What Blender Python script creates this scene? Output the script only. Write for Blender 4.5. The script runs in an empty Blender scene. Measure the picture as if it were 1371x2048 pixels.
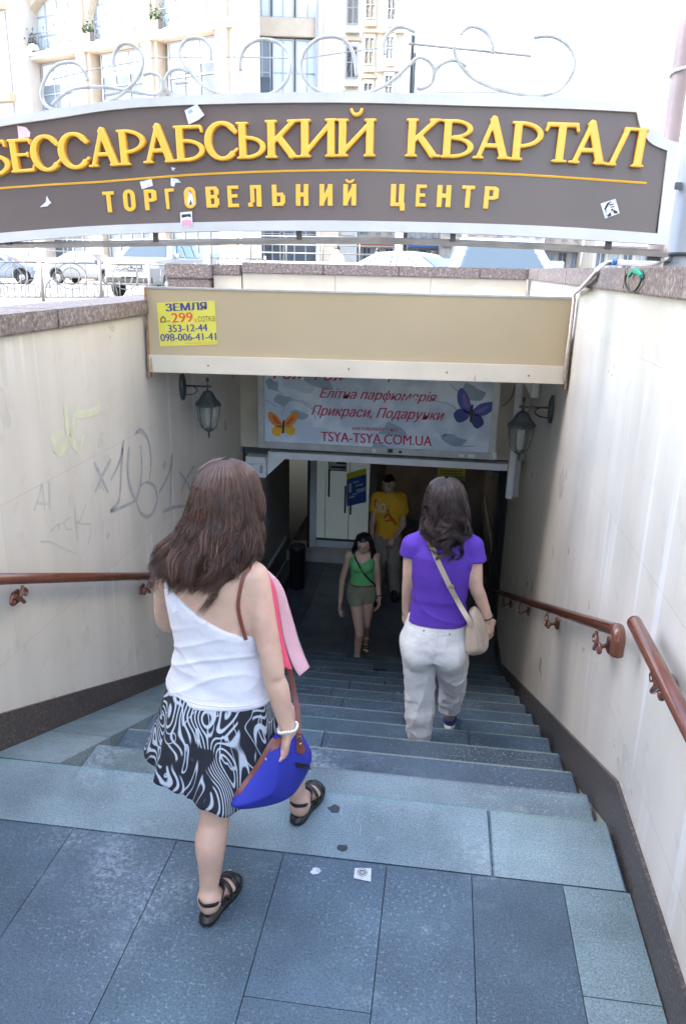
import bpy, bmesh, math, random
import numpy as np
from mathutils import Vector, Matrix
R = math.radians
rng = random.Random(7)
npr = np.random.RandomState(5)
SC = bpy.context.scene
COL = SC.collection

# ------------------------------------------------------------------ camera, world, sun, exposure
EYE = Vector((0.0, 0.0, 2.176))
PITCH, ROLL, YAW, FPX = R(17.74), R(1.352), R(7.168), 1535.3
PW, PH = 1371.0, 2048.0
_fw = Vector((-math.sin(YAW)*math.cos(PITCH), math.cos(YAW)*math.cos(PITCH), -math.sin(PITCH)))
_rt0 = Vector((math.cos(YAW), math.sin(YAW), 0)); _up0 = _rt0.cross(_fw)
_rt = _rt0*math.cos(ROLL) + _up0*math.sin(ROLL)
_up = _up0*math.cos(ROLL) - _rt0*math.sin(ROLL)
cd = bpy.data.cameras.new('camera'); cam = bpy.data.objects.new('camera', cd); COL.objects.link(cam)
cd.sensor_fit = 'HORIZONTAL'; cd.sensor_width = 36.0; cd.lens = 36.0*FPX/PW
cd.clip_start = 0.05; cd.clip_end = 2000
cam.matrix_world = Matrix(((_rt.x, _up.x, -_fw.x, EYE.x), (_rt.y, _up.y, -_fw.y, EYE.y), (_rt.z, _up.z, -_fw.z, EYE.z), (0, 0, 0, 1)))
SC.camera = cam

SUN_EL, SUN_AZ = R(46), R(235)          # azimuth measured clockwise from +Y
w = bpy.data.worlds.new('World'); SC.world = w; w.use_nodes = True
nt = w.node_tree
sky = nt.nodes.new('ShaderNodeTexSky'); sky.sky_type = 'NISHITA'; sky.sun_disc = False
sky.sun_elevation = SUN_EL; sky.sun_rotation = SUN_AZ; sky.air_density = 1.0; sky.dust_density = 1.8; sky.ozone_density = 1.0
nt.links.new(sky.outputs[0], nt.nodes['Background'].inputs[0]); nt.nodes['Background'].inputs[1].default_value = 0.15
sl = bpy.data.lights.new('sun', 'SUN'); sl.energy = 2.2; sl.angle = R(0.5); sl.color = (1, .95, .87)
so = bpy.data.objects.new('sun', sl); COL.objects.link(so)
sd = Vector((math.sin(SUN_AZ)*math.cos(SUN_EL), math.cos(SUN_AZ)*math.cos(SUN_EL), math.sin(SUN_EL)))
so.rotation_euler = sd.to_track_quat('Z', 'Y').to_euler(); so.location = (0, -20, 40)
SC.view_settings.view_transform = 'Standard'; SC.view_settings.look = 'None'
SC.view_settings.exposure = 3.2; SC.view_settings.gamma = 1.0
SC.render.engine = 'CYCLES'

# ------------------------------------------------------------------ helpers
def ray(x, y): return _fw + _rt*((x-PW/2)/FPX) - _up*((y-PH/2)/FPX)
def PY(x, y, Y): d = ray(x, y); return EYE + d*(Y/d.y)
def PX(x, y, X): d = ray(x, y); return EYE + d*(X/d.x)
def PZ(x, y, Z): d = ray(x, y); return EYE + d*((Z-EYE.z)/d.z)

MATS = {}
def mat(name, col, rough=.6, metal=0., spec=.5, var=0., vscale=8., bump=0., bscale=60., col2=None, cscale=3., cthr=(.45, .6), sss=0., coat=0., attr=None, stretch=None, emit=None):
    """procedural surface: base colour with fine value variation, optional second colour in patches and a noise bump"""
    if name in MATS: return MATS[name]
    m = bpy.data.materials.new(name); m.use_nodes = True; MATS[name] = m
    n = m.node_tree.nodes; l = m.node_tree.links; b = n['Principled BSDF']
    b.inputs['Roughness'].default_value = rough; b.inputs['Metallic'].default_value = metal
    b.inputs['Specular IOR Level'].default_value = spec
    if coat: b.inputs['Coat Weight'].default_value = coat; b.inputs['Coat Roughness'].default_value = .08
    if sss:
        b.inputs['Subsurface Weight'].default_value = sss; b.inputs['Subsurface Radius'].default_value = (.012, .004, .002)
    tc = n.new('ShaderNodeTexCoord'); src = tc.outputs['Object']
    if stretch:
        mp = n.new('ShaderNodeMapping'); mp.inputs['Scale'].default_value = stretch; l.new(src, mp.inputs[0]); src = mp.outputs[0]
    cur = None
    rgb = n.new('ShaderNodeRGB'); rgb.outputs[0].default_value = (*col, 1); cur = rgb.outputs[0]
    if attr:
        at = n.new('ShaderNodeAttribute'); at.attribute_name = attr
        mx = n.new('ShaderNodeMix'); mx.data_type = 'RGBA'; mx.blend_type = 'MULTIPLY'; mx.inputs[0].default_value = 1
        l.new(cur, mx.inputs[6]); l.new(at.outputs['Color'], mx.inputs[7]); cur = mx.outputs[2]
    if col2:
        ns = n.new('ShaderNodeTexNoise'); ns.inputs['Scale'].default_value = cscale; ns.inputs['Detail'].default_value = 5; l.new(src, ns.inputs[0])
        mr = n.new('ShaderNodeMapRange'); mr.inputs[1].default_value = cthr[0]; mr.inputs[2].default_value = cthr[1]; l.new(ns.outputs[0], mr.inputs[0])
        mx = n.new('ShaderNodeMix'); mx.data_type = 'RGBA'; l.new(mr.outputs[0], mx.inputs[0]); l.new(cur, mx.inputs[6]); mx.inputs[7].default_value = (*col2, 1); cur = mx.outputs[2]
    if var:
        ns = n.new('ShaderNodeTexNoise'); ns.inputs['Scale'].default_value = vscale; ns.inputs['Detail'].default_value = 6; l.new(src, ns.inputs[0])
        mr = n.new('ShaderNodeMapRange'); mr.inputs[1].default_value = .3; mr.inputs[2].default_value = .7; mr.inputs[3].default_value = 1-var; mr.inputs[4].default_value = 1+var; l.new(ns.outputs[0], mr.inputs[0])
        mx = n.new('ShaderNodeMix'); mx.data_type = 'RGBA'; mx.blend_type = 'MULTIPLY'; mx.inputs[0].default_value = 1
        l.new(cur, mx.inputs[6]); l.new(mr.outputs[0], mx.inputs[7]); cur = mx.outputs[2]
    l.new(cur, b.inputs['Base Color'])
    if bump:
        ns = n.new('ShaderNodeTexNoise'); ns.inputs['Scale'].default_value = bscale; ns.inputs['Detail'].default_value = 4; l.new(src, ns.inputs[0])
        bp = n.new('ShaderNodeBump'); bp.inputs['Strength'].default_value = bump; bp.inputs['Distance'].default_value = .01
        l.new(ns.outputs[0], bp.inputs['Height']); l.new(bp.outputs[0], b.inputs['Normal'])
    if emit: b.inputs['Emission Color'].default_value = (*emit[0], 1); b.inputs['Emission Strength'].default_value = emit[1]
    return m
def glass(name, col=(.85, .92, .95), rough=.03, alpha=.25):
    if name in MATS: return MATS[name]
    m = bpy.data.materials.new(name); m.use_nodes = True; MATS[name] = m
    n = m.node_tree.nodes; l = m.node_tree.links
    tr = n.new('ShaderNodeBsdfTransparent'); tr.inputs[0].default_value = (*col, 1)
    b = n['Principled BSDF']; b.inputs['Base Color'].default_value = (.5*col[0], .5*col[1], .5*col[2], 1); b.inputs['Roughness'].default_value = rough
    mx = n.new('ShaderNodeMixShader'); mx.inputs[0].default_value = alpha
    l.new(tr.outputs[0], mx.inputs[1]); l.new(b.outputs[0], mx.inputs[2]); l.new(mx.outputs[0], n['Material Output'].inputs[0])
    return m

def link(name, me, m=None, parent=None, smooth=False, loc=None):
    o = bpy.data.objects.new(name, me); COL.objects.link(o)
    if m is not None:
        for q in (m if isinstance(m, (list, tuple)) else [m]): me.materials.append(q)
    if smooth: me.polygons.foreach_set('use_smooth', [True]*len(me.polygons))
    if parent is not None:
        o.parent = parent; q = parent; t = Vector((0, 0, 0))
        while q is not None: t += Vector(q.location); q = q.parent
        o.location = -t if loc is None else loc      # geometry is written in world coordinates
    elif loc is not None: o.location = loc
    return o
def tag(o, label, cat, group=None):
    o['label'] = label; o['category'] = cat
    if group: o['group'] = group
    return o
def structure(o, kind='structure', label=None):
    o['kind'] = kind
    if label: o['label'] = label
    return o
def thing(name, label, cat, loc=(0, 0, 0), group=None):
    o = bpy.data.objects.new(name, None); COL.objects.link(o); o.location = loc; o.empty_display_size = .1
    return tag(o, label, cat, group)
class MB:
    """mesh builder in world coordinates"""
    def __init__(s): s.v = []; s.f = []; s.c = []; s.mi = []; s.cc = (1, 1, 1); s.m = 0
    def add(s, vs, fs):
        b = len(s.v); s.v += [tuple(v) for v in vs]
        for f in fs: s.f.append(tuple(i+b for i in f)); s.c.append(s.cc); s.mi.append(s.m)
        return s
    def box(s, x0, x1, y0, y1, z0, z1):
        return s.add([(x, y, z) for z in (z0, z1) for y in (y0, y1) for x in (x0, x1)],
                     [(0, 2, 3, 1), (4, 5, 7, 6), (0, 1, 5, 4), (2, 6, 7, 3), (0, 4, 6, 2), (1, 3, 7, 5)])
    def obox(s, o, ax, ay, az):
        """box from corner o along three edge vectors"""
        o, ax, ay, az = map(Vector, (o, ax, ay, az))
        return s.add([o+ax*i+ay*j+az*k for k in (0, 1) for j in (0, 1) for i in (0, 1)],
                     [(0, 2, 3, 1), (4, 5, 7, 6), (0, 1, 5, 4), (2, 6, 7, 3), (0, 4, 6, 2), (1, 3, 7, 5)])
    def prism(s, pts, d):
        """extrude polygon pts (3D list) by vector d"""
        n = len(pts); d = Vector(d); p = [Vector(q) for q in pts]
        return s.add(p+[q+d for q in p], [tuple(range(n-1, -1, -1)), tuple(range(n, 2*n))]+[(i, (i+1) % n, n+(i+1) % n, n+i) for i in range(n)])
    def tube(s, pts, r, n=8, cap=True, flat=1., upv=None):
        p = [Vector(q) for q in pts]; N = len(p); rs = r if isinstance(r, (list, tuple)) else [r]*N
        up = Vector(upv) if upv is not None else Vector((.13, .21, 1)); vs = []; prev = None
        for i in range(N):
            t = (p[min(i+1, N-1)]-p[max(i-1, 0)]).normalized()
            if prev is None:
                a = up - t*up.dot(t)
                if a.length < 1e-3: a = Vector((1, 0, 0)) - t*t.x
            else: a = prev - t*prev.dot(t)
            if upv is not None: a = up - t*up.dot(t)
            a.normalize(); prev = a; b = t.cross(a)
            for k in range(n):
                an = 2*math.pi*k/n; vs.append(p[i]+a*(rs[i]*math.cos(an))+b*(rs[i]*flat*math.sin(an)))
        fs = [(i*n+k, i*n+(k+1) % n, (i+1)*n+(k+1) % n, (i+1)*n+k) for i in range(N-1) for k in range(n)]
        if cap: fs += [tuple(range(n-1, -1, -1)), tuple(range((N-1)*n, N*n))]
        return s.add(vs, fs)
    def lathe(s, c, prof, n=24, axis=(0, 0, 1)):
        c = Vector(c); ax = Vector(axis).normalized(); a = ax.orthogonal().normalized(); b = ax.cross(a); N = len(prof)
        vs = [c+ax*h+a*(r*math.cos(2*math.pi*k/n))+b*(r*math.sin(2*math.pi*k/n)) for r, h in prof for k in range(n)]
        fs = [(i*n+k, i*n+(k+1) % n, (i+1)*n+(k+1) % n, (i+1)*n+k) for i in range(N-1) for k in range(n)]
        fs += [tuple(range(n-1, -1, -1)), tuple(range((N-1)*n, N*n))]
        return s.add(vs, fs)
    def build(s, name, m=None, parent=None, smooth=False, bevel=0., colors=False):
        me = bpy.data.meshes.new(name); me.from_pydata(s.v, [], s.f)
        if colors:
            a = me.color_attributes.new('tint', 'FLOAT_COLOR', 'CORNER'); k = 0
            dat = []
            for f, c in zip(s.f, s.c): dat += [c[0], c[1], c[2], 1.0]*len(f)
            a.data.foreach_set('color', dat)
        me.polygons.foreach_set('material_index', s.mi)
        bm = bmesh.new(); bm.from_mesh(me); bmesh.ops.recalc_face_normals(bm, faces=bm.faces)
        if bevel: bmesh.ops.bevel(bm, geom=[e for e in bm.edges if e.is_manifold and e.calc_face_angle(0) > .5], offset=bevel, segments=2, affect='EDGES', clamp_overlap=True)
        bm.to_mesh(me); bm.free()
        return link(name, me, m, parent, smooth)
def smooth_path(pts, n=6):
    """Catmull-Rom through points"""
    p = [Vector(q) for q in pts]; out = []
    for i in range(len(p)-1):
        a, b, c, d = p[max(i-1, 0)], p[i], p[i+1], p[min(i+2, len(p)-1)]
        for k in range(n):
            t = k/n; out.append(.5*((2*b)+(c-a)*t+(2*a-5*b+4*c-d)*t*t+(3*b-a-3*c+d)*t**3))
    return out+[p[-1]]

# ---- implicit surfaces: smooth union of primitives on a grid, meshed with surface nets
def nrm(v): v = np.asarray(v, float); return v/np.linalg.norm(v)
def smin(a, b, k):
    if k <= 0: return np.minimum(a, b)
    h = np.clip(.5+.5*(b-a)/k, 0, 1); return b*(1-h)+a*h-k*h*(1-h)
def cap(p0, p1, r0, r1):
    p0 = np.asarray(p0, float); p1 = np.asarray(p1, float); d = p1-p0; L = float(d@d)+1e-12; m = max(r0, r1)
    def f(x, y, z):
        t = np.clip(((x-p0[0])*d[0]+(y-p0[1])*d[1]+(z-p0[2])*d[2])/L, 0, 1)
        return np.sqrt((x-p0[0]-t*d[0])**2+(y-p0[1]-t*d[1])**2+(z-p0[2]-t*d[2])**2)-(r0+(r1-r0)*t)
    return f, np.minimum(p0, p1)-m, np.maximum(p0, p1)+m
def ell(c, r, M=None):
    c = np.asarray(c, float); r = np.asarray(r, float); M = np.eye(3) if M is None else np.asarray(M, float); m = r.max()   # rows of M: local axes
    def f(x, y, z):
        q = [(x-c[0])*M[i, 0]+(y-c[1])*M[i, 1]+(z-c[2])*M[i, 2] for i in range(3)]
        k = np.sqrt(sum((q[i]/r[i])**2 for i in range(3)))
        k2 = np.sqrt(sum((q[i]/r[i]**2)**2 for i in range(3)))+1e-9
        return k*(k-1)/k2
    return f, c-m, c+m
def loft(S, yaw=0.):
    """vertical stack of elliptic slices (z, cx, cy, half width, half depth)"""
    S = np.array(sorted(S), float); zs = S[:, 0]; m = S[:, 3:5].max(); cy, sy = math.cos(yaw), math.sin(yaw)
    def f(x, y, z):
        z1 = np.asarray(z).ravel(); g = [np.interp(z1, zs, S[:, i]).reshape(np.shape(z)) for i in range(1, 5)]
        dx = x-g[0]; dy = y-g[1]; u = dx*cy+dy*sy; v = -dx*sy+dy*cy
        k = np.sqrt((u/g[2])**2+(v/g[3])**2); k2 = np.sqrt((u/g[2]**2)**2+(v/g[3]**2)**2)+1e-9
        d = np.minimum(k*(k-1)/k2, .2)
        e = np.maximum(zs[0]-z, z-zs[-1])
        return np.where(e > 0, np.sqrt(np.maximum(d, 0)**2+np.maximum(e, 0)**2)+np.minimum(d, 0)*0, d)
    lo = np.array([S[:, 1].min()-m, S[:, 2].min()-m, zs[0]]); hi = np.array([S[:, 1].max()+m, S[:, 2].max()+m, zs[-1]])
    return f, lo, hi
class Grid:
    def __init__(s, lo, hi, h):
        s.lo = np.asarray(lo, float); s.h = h; s.n = np.ceil((np.asarray(hi, float)-s.lo)/h).astype(int)+1
        s.ax = [(s.lo[i]+h*np.arange(s.n[i])).astype(np.float32) for i in range(3)]
        s.D = np.full(s.n, 1.0, np.float32)
    def xyz(s, sl=(slice(None),)*3): return s.ax[0][sl[0]][:, None, None], s.ax[1][sl[1]][None, :, None], s.ax[2][sl[2]][None, None, :]
    def sub(s, lo, hi):
        a = np.clip(np.floor((lo-s.lo)/s.h).astype(int), 0, s.n); b = np.clip(np.ceil((hi-s.lo)/s.h).astype(int)+1, 0, s.n)
        return tuple(slice(a[i], b[i]) for i in range(3))
    def add(s, pr, k=.01, cut=False, extra=.02):
        f, lo, hi = pr; g = k+extra+2*s.h; sl = s.sub(lo-g, hi+g)
        if any(q.stop <= q.start for q in sl): return s
        d = f(*s.xyz(sl)).astype(np.float32)
        s.D[sl] = -smin(-s.D[sl], d, k) if cut else smin(s.D[sl], d, k)
        return s
    def mesh(s):
        D = s.D; S = D < 0; n = D.shape
        C = np.zeros([q-1 for q in n], np.int8)
        for i in (0, 1):
            for j in (0, 1):
                for k in (0, 1): C += S[i:n[0]-1+i, j:n[1]-1+j, k:n[2]-1+k]
        act = np.argwhere((C > 0) & (C < 8)); idx = np.full(C.shape, -1, np.int32); idx[tuple(act.T)] = np.arange(len(act))
        acc = np.zeros((len(act), 3)); cnt = np.zeros(len(act))
        cs = [(i, j, k) for i in (0, 1) for j in (0, 1) for k in (0, 1)]
        val = {c: D[act[:, 0]+c[0], act[:, 1]+c[1], act[:, 2]+c[2]] for c in cs}
        for a in cs:
            for q in range(3):
                if a[q] == 0:
                    b = list(a); b[q] = 1; b = tuple(b); va, vb = val[a], val[b]; m = (va < 0) != (vb < 0)
                    t = np.where(m, va/(va-vb+1e-20), 0); pos = np.array(a)+np.outer(t, np.array(b)-np.array(a))
                    acc[m] += pos[m]; cnt[m] += 1
        V = s.lo+s.h*(act+acc/np.maximum(cnt, 1)[:, None]); F = []
        for q in range(3):
            u, v = (q+1) % 3, (q+2) % 3
            sa = [slice(None)]*3; sb = [slice(None)]*3; sa[q] = slice(0, n[q]-1); sb[q] = slice(1, n[q])
            E = np.argwhere(S[tuple(sa)] != S[tuple(sb)])
            E = E[(E[:, u] > 0) & (E[:, v] > 0) & (E[:, u] < n[u]-1) & (E[:, v] < n[v]-1)]
            if not len(E): continue
            eu = np.zeros(3, int); eu[u] = 1; ev = np.zeros(3, int); ev[v] = 1
            quad = np.stack([idx[tuple((E-eu-ev).T)], idx[tuple((E-ev).T)], idx[tuple(E.T)], idx[tuple((E-eu).T)]], 1)
            flip = ~S[tuple(E.T)]; quad[flip] = quad[flip][:, ::-1]; F.append(quad)
        F = np.concatenate(F) if F else np.zeros((0, 4), int)
        return V, F
def vnormals(V, F):
    N = np.zeros_like(V); fn = np.cross(V[F[:, 2]]-V[F[:, 0]], V[F[:, 3]]-V[F[:, 1]])
    for i in range(4): np.add.at(N, F[:, i], fn)
    return N/(np.linalg.norm(N, axis=1, keepdims=True)+1e-12)
def relax(V, F, it=1, a=.5):
    for _ in range(it):
        S = np.zeros_like(V); c = np.zeros(len(V))
        for i in range(4):
            for j in (1, 3):
                np.add.at(S, F[:, i], V[F[:, (i+j) % 4]]); np.add.at(c, F[:, i], 1)
        V = V*(1-a)+a*S/np.maximum(c, 1)[:, None]
    return V
def np_mesh(name, V, F, m, parent=None, smooth=True):
    me = bpy.data.meshes.new(name)
    me.vertices.add(len(V)); me.vertices.foreach_set('co', np.asarray(V, np.float32).ravel())
    F = np.asarray(F); k = F.shape[1]
    me.loops.add(F.size); me.loops.foreach_set('vertex_index', F.ravel().astype(np.int32))
    me.polygons.add(len(F)); me.polygons.foreach_set('loop_start', (np.arange(len(F))*k).astype(np.int32))
    me.update(calc_edges=True); me.validate()
    return link(name, me, m, parent, smooth)
def wob(P, seed, freq, n=5):
    """smooth pseudo-noise in about -1..1"""
    q = np.random.RandomState(seed); s = 0
    for i in range(n):
        d = q.normal(size=3); d /= np.linalg.norm(d); s = s+np.sin(P@d*freq*(.6+.9*q.rand())+q.rand()*6.28)
    return s/n**.5*.8
def fold(P, seed, freq, d, st=.25, n=7, pw=3.):
    """irregular crease field drawn out along d"""
    d = nrm(d); Q = P-(1-st)*(P@d)[:, None]*d; Q = Q+.02*np.stack([wob(P, seed+50+i, freq*.25) for i in range(3)], 1)
    return np.clip(1-np.abs(wob(Q, seed, freq, n)), 0, 1)**pw
def sdpoly(u, v, pts):
    """signed distance to polygon, arrays u,v"""
    d = np.full(np.broadcast(u, v).shape, 1e9); s = np.ones(d.shape); N = len(pts)
    for i in range(N):
        ax, ay = pts[i]; bx, by = pts[i-1]; ex, ey = bx-ax, by-ay; wx, wy = u-ax, v-ay
        t = np.clip((wx*ex+wy*ey)/(ex*ex+ey*ey+1e-12), 0, 1); d = np.minimum(d, (wx-ex*t)**2+(wy-ey*t)**2)
        c1 = v >= ay; c2 = v < by; c3 = ex*wy > ey*wx
        s = np.where((c1 & c2 & c3) | (~c1 & ~c2 & ~c3), -s, s)
    return s*np.sqrt(d)

TCACHE = {}
def text(name, s, p0, p1, height, nrm_, m, parent=None, shear=0., bold=0., thick=.0015, skew_up=None, maxw=None):
    """lettering standing on the baseline p0->p1; height is the capital height; stretched to the length of the baseline"""
    c = bpy.data.curves.new(name, 'FONT'); c.body = s; c.shear = shear; c.offset = bold; c.extrude = 0; c.resolution_u = 8
    o = bpy.data.objects.new(name, c); COL.objects.link(o)
    dg = bpy.context.evaluated_depsgraph_get(); me = bpy.data.meshes.new_from_object(o.evaluated_get(dg))
    bpy.data.objects.remove(o); bpy.data.curves.remove(c)
    vs = np.array([v.co[:] for v in me.vertices]); x0, x1 = vs[:, 0].min(), vs[:, 0].max()
    p0 = Vector(p0); p1 = Vector(p1); ux = (p1-p0); n = Vector(nrm_).normalized(); uy = n.cross(ux).normalized()
    for v in me.vertices:
        a = (v.co.x-x0)/(x1-x0); b = v.co.y/.729*height; v.co = p0+ux*a+uy*b+n*thick
    return link(name, me, m, parent)
# ================================================================== SETTING
GZ = 1.10                     # street level
RS, TR, Y0 = .15, .375, 2.766 # riser, tread, landing edge
XL, XR = -1.957, .80          # faces of the granite skirtings
NST = 14; FZ = -NST*RS        # lower floor
YF = Y0+(NST-1)*TR

def stone_mat(name, base, light, spk=.35, rough=.42):
    m = bpy.data.materials.new(name); m.use_nodes = True; n = m.node_tree.nodes; l = m.node_tree.links; b = n['Principled BSDF']
    tc = n.new('ShaderNodeTexCoord'); at = n.new('ShaderNodeAttribute'); at.attribute_name = 'tint'
    def noise(sc, det=5, ro=.55, w=None):
        q = n.new('ShaderNodeTexNoise'); q.inputs['Scale'].default_value = sc; q.inputs['Detail'].default_value = det; q.inputs['Roughness'].default_value = ro
        l.new(w or tc.outputs['Object'], q.inputs[0]); return q.outputs[0]
    def rmp(x, a, b_, c=0., d=1.):
        q = n.new('ShaderNodeMapRange'); q.inputs[1].default_value = a; q.inputs[2].default_value = b_; q.inputs[3].default_value = c; q.inputs[4].default_value = d; l.new(x, q.inputs[0]); return q.outputs[0]
    def mul(a, b_):
        q = n.new('ShaderNodeMath'); q.operation = 'MULTIPLY'; l.new(a, q.inputs[0]); l.new(b_, q.inputs[1]); return q.outputs[0]
    def mixc(f, a, bcol, bl='MIX'):
        q = n.new('ShaderNodeMix'); q.data_type = 'RGBA'; q.blend_type = bl; l.new(f, q.inputs[0]) if not isinstance(f, float) else setattr(q.inputs[0], 'default_value', f)
        l.new(a, q.inputs[6]); (l.new(bcol, q.inputs[7]) if not isinstance(bcol, tuple) else setattr(q.inputs[7], 'default_value', (*bcol, 1))); return q.outputs[2]
    c = n.new('ShaderNodeRGB'); c.outputs[0].default_value = (*base, 1)
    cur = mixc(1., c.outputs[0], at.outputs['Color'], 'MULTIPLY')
    cur = mixc(1., cur, rmp(noise(2.2, 6), .3, .7, .72, 1.28), 'MULTIPLY')          # cloudy stone
    cur = mixc(1., cur, rmp(noise(140, 4, .7), .3, .7, .5, 1.5), 'MULTIPLY')          # grain
    # pale crystals
    fl = rmp(noise(78, 3, .6), .57, .66); cur = mixc(mul(fl, rmp(noise(1.7, 5, .65), .42, .66, .04, spk)), cur, light)
    # scuffed patches: broken pale crust, only where a coarse mask allows it
    crust = mul(rmp(noise(1.15, 4, .6), .515, .62), rmp(noise(42, 6, .8), .44, .60)); cur = mixc(mul(crust, rmp(noise(1.15, 4, .6), .5, .7, 0, .7)), cur, light)
    cr2 = mul(rmp(noise(3.7, 6, .75), .60, .68), rmp(noise(95, 4, .8), .42, .62)); cur = mixc(mul(cr2, rmp(noise(.9, 2), .45, .65, 0, .8)), cur, light)
    dk = mul(rmp(noise(2.9, 6, .7), .56, .70), rmp(noise(.7, 2), .40, .6)); cur = mixc(mul(dk, rmp(noise(30, 3), .3, .7, .1, .55)), cur, tuple(c*.45 for c in base))
    # long scratches
    mp = n.new('ShaderNodeMapping'); mp.inputs['Rotation'].default_value = (0, 0, .5); mp.inputs['Scale'].default_value = (3, 70, 3); l.new(tc.outputs['Object'], mp.inputs[0])
    scr = mul(rmp(noise(1.0, 3, .5, mp.outputs[0]), .66, .72), rmp(noise(1.7, 3), .5, .62)); cur = mixc(mul(scr, rmp(noise(5, 2), .3, .7, 0, .5)), cur, light)
    # wandering veins in the stone
    wv = n.new('ShaderNodeTexNoise'); wv.inputs['Scale'].default_value = 1.6; wv.inputs['Detail'].default_value = 3; l.new(tc.outputs['Object'], wv.inputs[0])
    mr = n.new('ShaderNodeMapRange'); mr.inputs[1].default_value = .497; mr.inputs[2].default_value = .503; l.new(wv.outputs[0], mr.inputs[0])
    pg = n.new('ShaderNodeMath'); pg.operation = 'PINGPONG'; pg.inputs[1].default_value = .5; l.new(mr.outputs[0], pg.inputs[0])
    cur = mixc(mul(pg.outputs[0], rmp(noise(2.6, 2), .55, .7, 0, .7)), cur, light)
    l.new(cur, b.inputs['Base Color'])
    l.new(rmp(noise(6, 5), .3, .7, rough-.1, rough+.16), b.inputs['Roughness']); b.inputs['Specular IOR Level'].default_value = .45
    bp = n.new('ShaderNodeBump'); bp.inputs['Strength'].default_value = .25; bp.inputs['Distance'].default_value = .004; l.new(noise(180, 4), bp.inputs['Height']); l.new(bp.outputs[0], b.inputs['Normal'])
    MATS[name] = m; return m
M_stone = stone_mat('blue_grey_granite', (.074, .106, .128), (.42, .47, .48), .55)
M_stone_pale = stone_mat('pale_green_granite', (.175, .222, .226), (.42, .46, .45), .45)
M_dark = stone_mat('lower_floor_stone', (.092, .106, .116), (.2, .22, .22), .2)

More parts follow.
